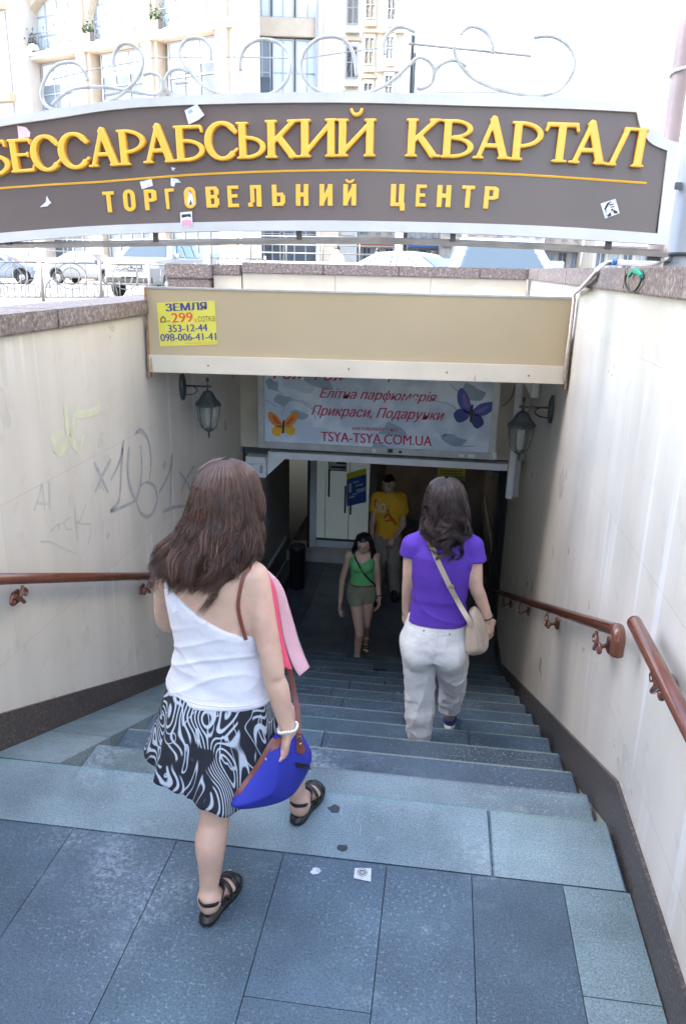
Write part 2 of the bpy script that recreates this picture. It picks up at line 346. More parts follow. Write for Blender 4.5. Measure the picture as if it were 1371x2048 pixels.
def wall_mat(name, base):
    """glossy cream cladding: joints, vertical runs of lime, grime"""
    m = bpy.data.materials.new(name); m.use_nodes = True; n = m.node_tree.nodes; l = m.node_tree.links; b = n['Principled BSDF']
    tc = n.new('ShaderNodeTexCoord'); sp = n.new('ShaderNodeSeparateXYZ'); l.new(tc.outputs['Object'], sp.inputs[0])
    def math_(op, a, v=None):
        q = n.new('ShaderNodeMath'); q.operation = op; l.new(a, q.inputs[0])
        if v is not None: (l.new(v, q.inputs[1]) if not isinstance(v, (int, float)) else setattr(q.inputs[1], 'default_value', v))
        return q.outputs[0]
    def noise(sc, det=4, stretch=None, off=0.):
        q = n.new('ShaderNodeTexNoise'); q.inputs['Scale'].default_value = sc; q.inputs['Detail'].default_value = det
        mp = n.new('ShaderNodeMapping'); mp.inputs['Scale'].default_value = stretch or (1, 1, 1); mp.inputs['Location'].default_value = (off, off, off); l.new(tc.outputs['Object'], mp.inputs[0]); l.new(mp.outputs[0], q.inputs[0]); return q.outputs[0]
    def rmp(x, a, b_, c=0., d=1.):
        q = n.new('ShaderNodeMapRange'); q.inputs[1].default_value = a; q.inputs[2].default_value = b_; q.inputs[3].default_value = c; q.inputs[4].default_value = d; l.new(x, q.inputs[0]); return q.outputs[0]
    def mixc(f, a, bcol, bl='MIX'):
        q = n.new('ShaderNodeMix'); q.data_type = 'RGBA'; q.blend_type = bl; (l.new(f, q.inputs[0]) if not isinstance(f, float) else setattr(q.inputs[0], 'default_value', f))
        l.new(a, q.inputs[6]); (l.new(bcol, q.inputs[7]) if not isinstance(bcol, tuple) else setattr(q.inputs[7], 'default_value', (*bcol, 1))); return q.outputs[2]
    c = n.new('ShaderNodeRGB'); c.outputs[0].default_value = (*base, 1); cur = c.outputs[0]
    cur = mixc(1., cur, rmp(noise(.9, 5), .3, .7, .94, 1.05), 'MULTIPLY')
    cur = mixc(1., cur, rmp(noise(1.0, 5, (4, 4, .35)), .35, .7, 1.03, .91), 'MULTIPLY')     # damp vertical tone
    # slab joints: rows .74 m high, 1.25 m long, staggered
    zr = math_('ADD', math_('DIVIDE', sp.outputs[2], .74), 10.52); row = math_('FLOOR', zr); fz = math_('FRACT', zr)
    yr = math_('ADD', math_('DIVIDE', sp.outputs[1], 1.25), math_('MULTIPLY', row, .5)); fy = math_('FRACT', yr)
    jz = math_('LESS_THAN', fz, .0055); jy = math_('LESS_THAN', fy, .0026)
    jt = math_('MAXIMUM', jz, jy)
    cid = math_('FRACT', math_('MULTIPLY', math_('SINE', math_('ADD', math_('MULTIPLY', row, 12.9), math_('MULTIPLY', math_('FLOOR', yr), 78.2))), 43758.5))
    cur = mixc(1., cur, rmp(cid, 0, 1, .955, 1.03), 'MULTIPLY')
    cur = mixc(math_('MULTIPLY', jt, .28), cur, (.2, .18, .15))
    # lime runs from the joints, longest right under the joint
    run = math_('MULTIPLY', rmp(noise(1.0, 3, (11, 11, .25)), .58, .66), rmp(fz, .15, .98, 0, 1.))
    run = math_('MULTIPLY', run, rmp(noise(.8, 3, None, 4.), .46, .6))
    cur = mixc(math_('MULTIPLY', run, .48), cur, (.86, .86, .84))
    drip = math_('MULTIPLY', rmp(noise(1.0, 2, (7, 7, .16), 9.), .665, .69), rmp(noise(.6, 2, None, 2.), .42, .56)); cur = mixc(math_('MULTIPLY', drip, .38), cur, (.85, .87, .88))
    # brown grime
    gr = math_('MULTIPLY', rmp(noise(1.6, 6, (1, 1, .5), 3.), .58, .74), .25); cur = mixc(gr, cur, (.33, .29, .23))
    sm = math_('MULTIPLY', rmp(noise(9, 6), .60, .7), .15); cur = mixc(sm, cur, (.3, .28, .25))
    l.new(cur, b.inputs['Base Color']); l.new(rmp(noise(3, 5), .3, .7, .26, .5), b.inputs['Roughness'])
    bp = n.new('ShaderNodeBump'); bp.inputs['Strength'].default_value = .12; bp.inputs['Distance'].default_value = .01; l.new(noise(5, 5), bp.inputs['Height']); l.new(bp.outputs[0], b.inputs['Normal'])
    MATS[name] = m; return m
M_wall = wall_mat('cream_cladding', (.66, .61, .525))
M_wall_in = mat('beige_pilaster', (.50, .43, .33), .5, var=.15, vscale=3)
M_gran = mat('brown_granite', (.17, .13, .115), .55, var=.55, vscale=55, bump=.25, bscale=120, col2=(.28, .22, .19), cscale=38, cthr=(.5, .62))
M_skirt = mat('dark_granite', (.062, .048, .042), .38, var=.6, vscale=90, bump=.1, bscale=150, col2=(.12, .09, .075), cscale=60, cthr=(.52, .62))
M_asph = mat('asphalt', (.20, .195, .19), .9, var=.2, vscale=3, bump=.3, bscale=80)
M_pave = mat('concrete_paving', (.42, .40, .37), .85, var=.18, vscale=1.2, bump=.2, bscale=40)
M_tan = mat('tan_panel', (.45, .35, .21), .38, var=.035, vscale=1.3)
M_cream = mat('cream_paint', (.62, .54, .42), .5, var=.1, vscale=2.5)
M_rust = mat('rust', (.30, .17, .09), .8, var=.4, vscale=30)
M_white = mat('white_paint', (.62, .62, .60), .45, var=.08, vscale=6)
M_blk = mat('black_plastic', (.012, .012, .013), .4, var=.2, vscale=20)
M_iron = mat('dark_iron', (.045, .055, .055), .45, var=.3, vscale=30)
M_alu = mat('aluminium', (.42, .42, .40), .42, .5, var=.12, vscale=12)
M_brown = mat('brown_red_rail_paint', (.135, .042, .022), .22, var=.15, vscale=14, bump=.05, bscale=60, coat=.35)

# ---- street level sheets
g = MB()
hx0, hx1, hy0, hy1 = -2.32, 1.16, -4.2, 8.62
for x0, x1, y0, y1 in ((-400, hx0, -400, 600), (hx1, 400, -400, 600), (hx0, hx1, -400, hy0), (hx0, hx1, hy1, 600)):
    g.add([(x0, y0, GZ), (x1, y0, GZ), (x1, y1, GZ), (x0, y1, GZ)], [(0, 1, 2, 3)])
structure(g.build('street_pavement', M_pave))
g = MB(); g.add([(-300, 16, GZ+.004), (300, 16, GZ+.004), (300, 36, GZ+.004), (-300, 36, GZ+.004)], [(0, 1, 2, 3)])
structure(g.build('road', M_asph))

# ---- landing: separate granite tiles with open joints over a mortar bed
g = MB()
xj = [XL+.002, -1.36, -.93, -.50, -.10, .22, .555, XR-.002]; yj_even = [Y0-TR-.62, Y0-TR-1.4, -.2, -.9]
for i in range(len(xj)-1):
    ys = [Y0-TR]; y = Y0-TR; step = [.62, .95, .78][i % 3] if i < 6 else .46
    while y > -.9: y = max(-.9, y-step); ys.append(y); step = .9 if i < 6 else .52
    for a, b in zip(ys[:-1], ys[1:]):
        t = rng.uniform(.8, 1.2); g.m = 1 if i == 6 else 0; g.cc = (t*rng.uniform(.97, 1.02), t, t*rng.uniform(.99, 1.02)) if i < 6 else (.9, .95, .93)
        g.box(xj[i]+.0016, xj[i+1]-.0016, b+.0016, a-.0016, -.03, rng.uniform(-.0008, .0008))
structure(g.build('landing', [M_stone, M_stone_pale], colors=True))
# ---- flight down: every tread of two or three slabs, the landing edge in paler stone
g = MB(); RX = -1.618
def tread(k, xa, xb, pale, z0=.24):
    cuts = sorted(rng.uniform(xa+.5, xb-.4) for _ in range(2 if k % 2 else 1)); cs = [xa]+cuts+[xb]
    for a, b in zip(cs[:-1], cs[1:]):
        if b-a < .2: continue
        t = rng.uniform(.86, 1.14); g.cc = (t, t*rng.uniform(.98, 1.03), t*rng.uniform(.98, 1.05)); g.m = 1 if pale else 0
        ya = Y0+(k-1)*TR+.001; yb = Y0+k*TR+(.012 if k < NST else 0); zt = -k*RS+rng.uniform(-.001, .001); aa = a+(.0015 if a > xa else 0); bb = b-(.0015 if b < xb else 0)
        c_ = g.cc; z0_ = -k*RS-.03; ym = yb-.019; V_ = [(x_, y_, z_) for z_ in (z0_, zt) for y_ in (ya, ym, yb) for x_ in (aa, bb)]
        g.add(V_, [(0, 2, 3, 1), (2, 4, 5, 3), (6, 7, 9, 8), (0, 1, 7, 6), (0, 6, 8, 2), (1, 3, 9, 7)]); g.m = 1; g.cc = tuple(c*rng.uniform(.8, 1.1) for c in c_); g.add(V_, [(8, 9, 11, 10), (4, 10, 11, 5), (2, 8, 10, 4), (3, 5, 11, 9)]); g.m = 1 if pale else 0
tread(0, XL+.002, .787, True)
for k in range(1, NST): tread(k, RX, .787-.0, k in (1, ), )
g.m = 0
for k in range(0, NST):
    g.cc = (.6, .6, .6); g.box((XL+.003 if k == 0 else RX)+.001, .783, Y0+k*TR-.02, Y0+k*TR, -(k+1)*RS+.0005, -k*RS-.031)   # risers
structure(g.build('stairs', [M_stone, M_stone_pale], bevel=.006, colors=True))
# ---- pram ramp along the left wall, level with the step edges
g = MB(); L = NST-1; cuts = [0, 1.4, 4.2, 7, 10, L]
for a, b in zip(cuts[:-1], cuts[1:]):
    t = rng.uniform(.9, 1.15); g.cc = (t, t, t)
    A = Vector((0, Y0+.012+a*TR+.002, -a*RS)); B = Vector((0, Y0+.012+b*TR-.002, -b*RS))
    g.prism([(XL+.002, A.y, A.z), (XL+.002, B.y, B.z), (XL+.002, B.y, B.z-.3), (XL+.002, A.y, A.z-.3)], (RX-XL-.004, 0, 0))
structure(g.build('pram_ramp', M_stone_pale, colors=True))
# ---- lower floor
g = MB(); x = -2.2; i = 0
while x < XR:
    x2 = min(XR, x+.62); y = YF-.02
    while y < 20:
        y2 = min(20, y+rng.uniform(.8, 1.1)); t = rng.uniform(.8, 1.15); g.cc = (t, t, t)
        g.box(x+.002, x2-.002, y+.002, y2-.002, FZ-.03, FZ); y = y2
    x = x2
structure(g.build('lower_floor', M_dark, colors=True))
g = MB(); g.cc = (.5, .5, .5); g.box(-2.3, .9, -4.2, 21, -2.6, FZ-.031); g.box(-2.0, .8, -.93, Y0-.03, -.5, -.032)
for k in range(7):
    g.box(XL+.01, XR-.01, -.93-(k+1)*.36, -.93-k*.36, -.5, (k+1)*GZ/7-.001)
structure(g.build('stair_bed', M_stone, colors=True))

# ---- side walls
def side_wall(sgn, face, zt0, zt1, y1, label):
    """sgn +1: wall to the right of the flight"""
    zmid = (zt0+zt1)/2
    t = thing('stairwell_wall', label, 'wall', (face, 2, 0)); f = face+sgn*.015
    g = MB(); g.box(min(f, f+sgn*.30), max(f, f+sgn*.30), -4.2, y1, -2.55, zt0); g.build('wall_face', M_wall, t)
    g = MB()
    ys = [-4.2, -1.7, .2, 1.9, 3.75, 5.6, 7.4, y1]
    for a, b in zip(ys[:-1], ys[1:]): g.box(min(face-sgn*.02, face+sgn*.36), max(face-sgn*.02, face+sgn*.36), a+.002, b-.002, zt0, zt1)
    g.build('coping', M_gran, t, bevel=.008)
    g = MB(); s = .168                                             # stepped granite skirting: level on the landing, then down with the flight
    pts = [(face, -.9, -.04), (face, Y0+.03, -.04), (face, YF+.03, FZ-.04), (face, y1+2.4, FZ-.04), (face, y1+2.4, FZ+s+.02), (face, YF+.03, FZ+s+.02), (face, Y0+.03, s+.02), (face, -.9, s+.02)]
    g.prism(pts, (sgn*.0149, 0, 0)); g.build('skirting', M_skirt, t)
    return t
wl = side_wall(-1, XL, 1.845, 1.94, 7.43, 'cream stone wall on the left of the stairs with grey graffiti under brown coping')
wr = side_wall(1, XR, 2.092, 2.20, 8.62, 'cream stone wall on the right of the stairs streaked with white lime runs')

# far parapet behind the canopy
t = thing('parapet_wall', 'low cream parapet with brown granite coping crossing behind the tan canopy', 'wall', (-.7, 8.25, 1.9))
g = MB(); x = -2.17
while x < XR-.03:
    x2 = min(XR-.022, x+.99); g.box(x+.001, x2-.001, 8.27, 8.6, 1.4, 2.09); x = x2
g.build('wall_face', M_cream, t, bevel=.003)
g = MB(); xs = [-2.17, -1.3, -.52, .3, XR-.022]
for a, b in zip(xs[:-1], xs[1:]): g.box(a+.002, b-.002, 8.235, 8.62, 2.09, 2.195)
g.build('coping', M_gran, t, bevel=.006)
t = thing('granite_pier', 'rough brown granite block at the left end of the far parapet', 'pier', (-2.6, 8.2, 1.1))
g = MB(); g.box(-2.97, -2.5, 8.2, 8.6, GZ, 2.02); g.build('block', M_gran, t, bevel=.012)
g = MB(); g.box(-2.99, -2.48, 8.18, 8.62, 2.02, 2.165); g.box(-2.478, -2.18, 8.23, 8.6, 2.06, 2.17); g.build('coping', M_gran, t, bevel=.012)
g = MB(); g.box(-2.478, -2.18, 8.26, 8.6, GZ, 2.06); g.build('side_face', M_cream, t)

# ---- canopy over the lower entrance
YA, YB = 4.97, 5.20           # the front is a little skewed
def FP(x, z, d=0): s = (x-XL)/(XR-XL); return Vector((x, YA+(YB-YA)*s-d, z))
t = thing('entrance_canopy', 'tan metal canopy fascia with a cream lower edge spanning the stairwell', 'canopy', (-.58, 5.1, 1.5))
g = MB(); a, b = FP(XL+.006, 1.592), FP(XR-.006, 1.592); g.prism([a, b, b+Vector((0, .03, 0)), a+Vector((0, .03, 0))], (0, 0, .42)); g.build('fascia_panel', M_tan, t, bevel=.002)
g = MB(); a, b = FP(XL+.004, 1.475, .02), FP(XR-.004, 1.475, .02); g.prism([a, b, b+Vector((0, .06, 0)), a+Vector((0, .06, 0))], (0, 0, .1165)); g.build('lower_edge', M_cream, t, bevel=.004)
g = MB(); a, b = FP(XL+.006, 2.0125, .004), FP(XR-.006, 2.0125, .004); g.prism([a, b, b+Vector((0, .045, 0)), a+Vector((0, .045, 0))], (0, 0, .012)); g.build('top_trim', M_alu, t)
g = MB(); a, b = FP(XL+.01, 1.66, -.061), FP(XR-.01, 1.66, -.061); g.prism([a, b, (b.x, 8.268, 1.66), (a.x, 8.268, 1.66)], (0, 0, .12)); g.build('roof_slab', mat('grey_membrane', (.36, .36, .36), .7, var=.3, vscale=3), t)
g = MB(); a, b = FP(XL+.02, 1.50, -.04), FP(XR-.02, 1.50, -.04); g.prism([a, b, b+Vector((0, .02, 0)), a+Vector((0, .02, 0))], (0, 0, .35)); g.build('back_sheet', M_alu, t)
for s in (0, 1):
    x = XL+.002 if s == 0 else XR-.014; p = FP(x, 1.44, .024); g = MB(); g.box(x, x+.012, p.y, p.y+.05, 1.44, 1.60); g.box(x-.001+.002*s, x+.011+.002*s, p.y+.01, p.y+.06, 1.60, 2.02) ; g.build('end_bracket', M_rust, t)
for sx, sz in ((-1.55, 1.53), (-.62, 1.535), (.02, 1.53), (.55, 1.525)):
    p = FP(sx, sz, .0215); g = MB(); g.lathe(p, [(.001, .003), (.006, .002), (.007, -.002)], 10, (0, -1, 0)); g.build('screw', M_rust, t, True)
for sx, w_, h_ in ((-1.94, .02, .10), (.775, .025, .12), (.2, .008, .05)):
    p = FP(sx, 1.478, .0207); g = MB(); g.prism([p, p+Vector((w_, 0, 0)), p+Vector((w_*.7, 0, h_)), p+Vector((w_*.2, 0, h_*.8))], (0, .0006, 0)); g.build('rust_stain', mat('rust_stain', (.40, .29, .18), .8, var=.3, vscale=40), t)
# ---- wall above the lower door
t = thing('lintel_wall', 'beige wall above the dark underpass doorway carrying the lightbox', 'wall', (-.58, 7.4, .36))
g = MB(); g.box(XL-.02, XR+.02, 7.36, 7.6, .43, 1.655); g.build('wall_face', M_wall_in, t)
g = MB(); g.box(-1.672, .672, 7.24, 7.358, .352, .418); g.build('lintel_beam', M_white, t, bevel=.006)
g = MB(); g.box(XL+.0, XR, 7.42, 7.6, .36, .4295); g.build('shutter_slot', M_iron, t)
g = MB(); g.box(-1.893, -1.69, 7.22, 7.357, .155, .362); g.prism([(-1.69, 7.3, .352), (-1.50, 7.3, .352), (-1.69, 7.3, .16)], (0, .04, 0)); g.build('roller_bracket', M_white, t, bevel=.004)
text('number', '7Г', (-1.87, 7.219, .255), (-1.80, 7.219, .255), .035, (0, -1, 0), mat('grey_ink', (.25, .27, .3)), t)
g = MB(); g.box(-1.875, -1.715, 7.2185, 7.219, .292, .296); g.box(-1.75, -1.72, 7.2185, 7.219, .2, .28); g.build('mark', mat('grey_ink', (.25, .27, .3)), t)
t = thing('shutter_guide', 'white steel shutter guide hanging behind the right wall lantern', 'shutter guide', (.70, 7.2, .11))
g = MB(); g.box(.655, .715, 7.12, 7.2, .11, 1.60); g.build('guide_rail', M_white, t, bevel=.006)
g = MB(); g.box(.722, .775, 7.2, 7.26, .11, .62); g.build('back_rail', M_alu, t, bevel=.004)
g = MB(); g.prism([(.74, 6.6, 1.48), (.80, 6.6, 1.48), (.80, 6.6, 1.16), (.74, 6.6, 1.16)], (0, .05, 0)); g.prism([(.55, 6.64, 1.48), (.739, 6.64, 1.48), (.739, 6.64, 1.17)], (0, .012, 0)); g.build('corner_bracket', M_white, t, bevel=.003)

# ---- inside the underpass
t = thing('underpass_room', 'dark underpass hall behind the doorway', 'building', (-.6, 10, FZ))
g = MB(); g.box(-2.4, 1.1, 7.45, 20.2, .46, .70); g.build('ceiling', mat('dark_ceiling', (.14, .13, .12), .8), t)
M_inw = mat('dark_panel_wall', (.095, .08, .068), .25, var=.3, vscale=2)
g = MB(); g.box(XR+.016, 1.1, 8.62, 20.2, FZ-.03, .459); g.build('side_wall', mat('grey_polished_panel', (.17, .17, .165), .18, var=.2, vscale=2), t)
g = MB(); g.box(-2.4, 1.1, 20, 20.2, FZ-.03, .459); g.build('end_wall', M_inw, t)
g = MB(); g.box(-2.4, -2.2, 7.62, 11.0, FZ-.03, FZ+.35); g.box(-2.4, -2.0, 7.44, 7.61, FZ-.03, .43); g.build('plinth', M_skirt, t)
g = MB(); g.box(-2.24, -2.21, 7.62, 11.0, FZ+.351, .459); g.build('side_glass', mat('smoked_glass_wall', (.27, .28, .26), .12, var=.1, vscale=1.5), t)
g = MB(); g.box(-2.205, -2.19, 7.62, 10.7, FZ+.34, FZ+.39); g.box(-2.203, -2.192, 7.62, 10.7, FZ, FZ+.02); g.build('side_trim', M_white, t)
g = MB(); g.box(.74, .8, 8.7, 8.78, FZ, .459); g.box(.70, .739, 8.72, 8.76, FZ, .459); g.build('door_frame', M_blk, t)
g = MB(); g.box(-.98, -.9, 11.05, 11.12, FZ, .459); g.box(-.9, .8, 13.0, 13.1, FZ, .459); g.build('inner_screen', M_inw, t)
g = MB(); g.box(XR-.004, XR+.012, 8.9, 12.5, -1.5, -1.37); g.box(XR-.004, XR+.012, 8.9, 12.5, -.35, -.30); g.build('wall_band', mat('grey_band', (.3, .3, .29), .4), t)

t = thing('glass_shopfront', 'pale glass shopfront with white frames and black pull handles inside the underpass', 'shopfront', (-1.4, 11, FZ))
M_frost = mat('frosted_pane_glow', (.42, .47, .44), .16, var=.06, vscale=2, emit=((.40, .46, .42), .02))  # faint emission added to brighten the pane in the dark hall
g = MB(); g.box(-2.2, -.99, 10.72, 11.2, FZ, FZ+.15); g.build('sill', mat('beige_tile', (.45, .41, .34), .4, var=.15, vscale=4), t)
g = MB(); g.box(-1.90, -1.79, 10.96, 11.02, FZ+.152, .45); g.build('white_stile', M_white, t)
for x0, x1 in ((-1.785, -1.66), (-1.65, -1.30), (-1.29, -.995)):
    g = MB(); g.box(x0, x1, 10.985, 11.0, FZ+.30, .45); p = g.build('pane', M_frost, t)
g = MB(); g.box(-1.785, -.995, 10.975, 11.01, FZ+.265, FZ+.295); g.build('bottom_rail', M_iron, t)
g = MB(); g.box(-1.785, -.995, 10.98, 11.005, FZ+.152, FZ+.264); g.build('kick_panel', M_white, t)
for x, z0, z1 in ((-1.595, -1.12, -.70), (-1.345, -1.36, -.94), (-1.262, -1.38, -.96)):
    g = MB(); g.tube([(x, 10.93, z0), (x, 10.93, z1)], .014, 8); g.tube([(x, 10.93, z0+.06), (x, 10.985, z0+.06)], .008, 6); g.tube([(x, 10.93, z1-.06), (x, 10.985, z1-.06)], .008, 6); g.build('pull_handle', M_blk, t, True)
g = MB(); g.box(-1.915, -1.885, 10.9, 10.96, FZ+.152, .45); g.build('door_post', M_blk, t)
# notices on and near the glass
t = thing('blue_poster', 'blue and yellow advertising poster on the glass door of the underpass', 'poster', (-1.1, 10.95, -.5))
q = [PY(693, 947, 10.86), PY(732, 936, 10.95), PY(732, 1004, 10.95), PY(693, 1013, 10.86)]
def quad_panel(name, q, m, par, th=.004, z=0.):
    n = (Vector(q[1])-Vector(q[0])).cross(Vector(q[3])-Vector(q[0])).normalized(); n = n if n.dot(EYE-Vector(q[0])) > 0 else -n
    g = MB(); g.prism([Vector(p)+n*(z-th) for p in q], n*th); return g.build(name, m, par)
def lerp2(q, u, v): return (Vector(q[0])*(1-u)+Vector(q[1])*u)*(1-v)+(Vector(q[3])*(1-u)+Vector(q[2])*u)*v
def subq(q, u0, v0, u1, v1): return [lerp2(q, u0, v0), lerp2(q, u1, v0), lerp2(q, u1, v1), lerp2(q, u0, v1)]
quad_panel('sheet', q, mat('poster_blue', (.03, .09, .30), .4, var=.3, vscale=9), t)
quad_panel('heading', subq(q, 0, 0, 1, .18), mat('poster_yellow', (.62, .55, .04), .4), t, z=.003)
for u0, v0, u1, v1 in ((.1, .32, .25, .6), (.35, .3, .62, .36), (.45, .42, .85, .47), (.5, .55, .95, .66), (.12, .72, .4, .77), (.3, .66, .5, .7)):
    quad_panel('print', subq(q, u0, v0, u1, v1), mat('poster_pale', (.4, .45, .6), .5), t, z=.003)
t = thing('door_notice', 'white notice with black lines and a red border above the glass door', 'notice', (-1.35, 10.9, .1))
q = [PY(656, 917, 10.93), PY(693, 919, 10.93), PY(693, 943, 10.93), PY(656, 941, 10.93)]
quad_panel('frame', q, mat('notice_red', (.4, .10, .08), .5), t); quad_panel('sheet', subq(q, .06, .1, .96, .9), mat('notice_white', (.55, .56, .55), .5), t, z=.002)
for v in (.25, .6): quad_panel('line', subq(q, .15 if v > .5 else .45, v, .95, v+.14), M_blk, t, z=.004)
t = thing('hanging_sign', 'yellow and green sign hanging in the dark hall behind the woman in purple', 'sign', (.1, 10, -.1))
q = [PY(874, 936, 10.2), PY(930, 938, 10.2), PY(930, 962, 10.2), PY(874, 960, 10.2)]
quad_panel('panel', q, mat('sign_green', (.12, .30, .08), .5), t, .02); quad_panel('upper_band', subq(q, 0, 0, 1, .62), mat('poster_yellow', (.62, .55, .04), .4), t, z=.003)
for v in (.15, .38): quad_panel('print', subq(q, .1, v, .9, v+.1), mat('sign_ink', (.25, .2, .02), .5), t, z=.006)
g = MB(); g.tube([lerp2(q, .2, 0), lerp2(q, .2, 0)+Vector((0, 0, .6))], .006, 6); g.tube([lerp2(q, .8, 0), lerp2(q, .8, 0)+Vector((0, 0, .6))], .006, 6); g.build('hanger', M_blk, t)
t = thing('small_plate', 'small grey plate hanging at the right side of the dark doorway', 'sign', (.6, 9, 0))
q = [PY(981, 934, 9.2), PY(1003, 935, 9.2), PY(1002, 958, 9.2), PY(980, 957, 9.2)]
quad_panel('panel', q, mat('plate_grey', (.16, .16, .15), .5), t, .01); quad_panel('line', subq(q, .1, .35, .9, .45), M_blk, t, z=.003)

t = thing('litter_bin', 'black cylindrical litter bin standing by the underpass entrance', 'bin', (-1.84, 9.72, FZ))
g = MB(); g.lathe((-1.84, 9.72, FZ), [(.10, 0), (.108, .01), (.112, .56), (.118, .565), (.118, .59), (.112, .6)], 28); g.build('body', M_blk, t, True)
g = MB(); g.lathe((-1.84, 9.72, FZ+.601), [(.116, 0), (.112, .02), (.085, .035), (.082, .015)], 28); g.build('lid', M_iron, t, True)
# ================================================================== THE BIG SIGN
YS = 3.90
def S2(x, y): p = PY(x, y, YS); return (p.x, p.z)
M_sign = mat('sign_brown_grey', (.118, .088, .078), .42, var=.05, vscale=2.5)
M_bord = mat('sign_border_grey', (.52, .51, .49), .4, var=.08, vscale=4)
M_gold = mat('letter_yellow', (.82, .43, .045), .38, var=.03, vscale=10)
M_goldside = mat('letter_side', (.52, .33, .03), .4)
t_sign = thing('shop_sign', 'large arched brown sign with raised yellow Cyrillic letters and grey scrolls spanning the stairs', 'sign', (-.6, YS, 2.25))
def curve_px(pts, n=5): return smooth_path([(x, y, 0) for x, y in pts], n)
top_o = curve_px([(-90, 262), (0, 239), (110, 219), (255, 199), (460, 188), (700, 185), (926, 190), (1130, 196), (1284, 204)])
not_o = curve_px([(1286, 206), (1292, 232), (1310, 262), (1335, 280), (1356, 286)])
bot_o = curve_px([(1332, 490), (1130, 477), (926, 467), (671, 462), (460, 462), (204, 469), (0, 486), (-90, 496)])
top_i = curve_px([(-70, 276), (0, 254), (110, 238), (255, 217), (460, 208), (700, 206), (926, 212), (1130, 218), (1270, 225)])
not_i = curve_px([(1271, 227), (1280, 258), (1298, 286), (1332, 302)])
bot_i = curve_px([(1313, 467), (1130, 454), (926, 446), (671, 441), (460, 443), (204, 451), (0, 466), (-70, 472)])
W_ = lambda pts, y: [Vector((S2(p.x, p.y)[0], y, S2(p.x, p.y)[1])) for p in pts]
outer = top_o+not_o+bot_o; inner = top_i+not_i+bot_i
g = MB(); g.prism(W_(inner, YS), (0, .02, 0)); g.build('panel', M_sign, t_sign)
def ring(outer, inner, y0, y1):
    # border as a band between the two outlines, resampled to the same count
    def res(p, N):
        p = [Vector(q) for q in p]; p.append(p[0]); L = [0]
        for a, b in zip(p[:-1], p[1:]): L.append(L[-1]+(b-a).length)
        out = []
        for i in range(N):
            s = L[-1]*i/N; j = max(k for k in range(len(L)) if L[k] <= s+1e-9); j = min(j, len(p)-2)
            out.append(p[j].lerp(p[j+1], (s-L[j])/max(L[j+1]-L[j], 1e-9)))
        return out
    segs = [(top_o, top_i), (not_o, not_i), (bot_o, bot_i)]; A = []; B = []
    for a, b in segs:
        for i in range(24):
            u = i/23; fa = u*(len(a)-1); fb = u*(len(b)-1); ia = min(int(fa), len(a)-2); ib = min(int(fb), len(b)-2)
            A.append(a[ia].lerp(a[ia+1], fa-ia)); B.append(b[ib].lerp(b[ib+1], fb-ib))
    g = MB(); n = len(A); a0, b0, a1, b1 = W_(A, y0), W_(B, y0), W_(A, y1), W_(B, y1)
    fs = []
    for i in range(n):
        j = (i+1) % n
        fs += [(i, j, n+j, n+i), (2*n+i, 2*n+j, 3*n+j, 3*n+i), (i, j, 2*n+j, 2*n+i), (n+i, n+j, 3*n+j, 3*n+i)]
    g.add(a0+b0+a1+b1, fs); return g
ring(outer, inner, YS-.018, YS+.05).build('border', M_bord, t_sign)
g = MB(); e = W_([Vector((1331, 300, 0)), Vector((1331, 489, 0))], YS); g.box(e[0].x+.004, e[0].x+.02, YS+.0, YS+.09, e[1].z, e[0].z); g.build('side_return', mat('sign_brown_side', (.16, .07, .045), .5), t_sign)

# ---- raised letters: strokes joined as implicit solids, then placed on the arc as in the photo
def seg2(u, v, a, b, r):
    ex, ey = b[0]-a[0], b[1]-a[1]; L = ex*ex+ey*ey; t = np.clip(((u-a[0])*ex+(v-a[1])*ey)/L, 0, 1); return np.sqrt((u-a[0]-ex*t)**2+(v-a[1]-ey*t)**2)-r
def bar2(u, v, a, b, r):
    """square-ended stroke"""
    ex, ey = b[0]-a[0], b[1]-a[1]; L = math.hypot(ex, ey); ex /= L; ey /= L; p = (u-a[0])*ex+(v-a[1])*ey; q = abs((u-a[0])*-ey+(v-a[1])*ex)
    return np.maximum(np.maximum(-p, p-L), q-r)
def arc2(u, v, c, rx, ry, a0, a1, w0, w1=None):
    """elliptic stroke, thickness w0 at the sides and w1 at top and bottom, angles in degrees counter-clockwise from +u"""
    w1 = w0*.62 if w1 is None else w1; x = (u-c[0])/rx; y = (v-c[1])/ry; r = np.sqrt(x*x+y*y)+1e-6; an = np.degrees(np.arctan2(y, x)); an = np.where(an < a0, an+360, an)
    co = np.abs(x/r); wd = w1+(w0-w1)*co**1.3; loc = np.sqrt((rx*x/r)**2+(ry*y/r)**2); d = np.abs(r-1)*loc-wd
    return np.where(an <= a1, d, np.maximum(d, np.minimum(np.abs(an-a1), np.abs(an-a0-360))*.012+.02))
ST, TH, SF = .108, .064, .037         # half widths: stem, thin stroke, serif
def serif(u, v, x, y, wl=.14): return seg2(u, v, (x-wl, y+(SF if y < .5 else -SF)), (x+wl, y+(SF if y < .5 else -SF)), SF)
def U(*d): return np.minimum.reduce(d)
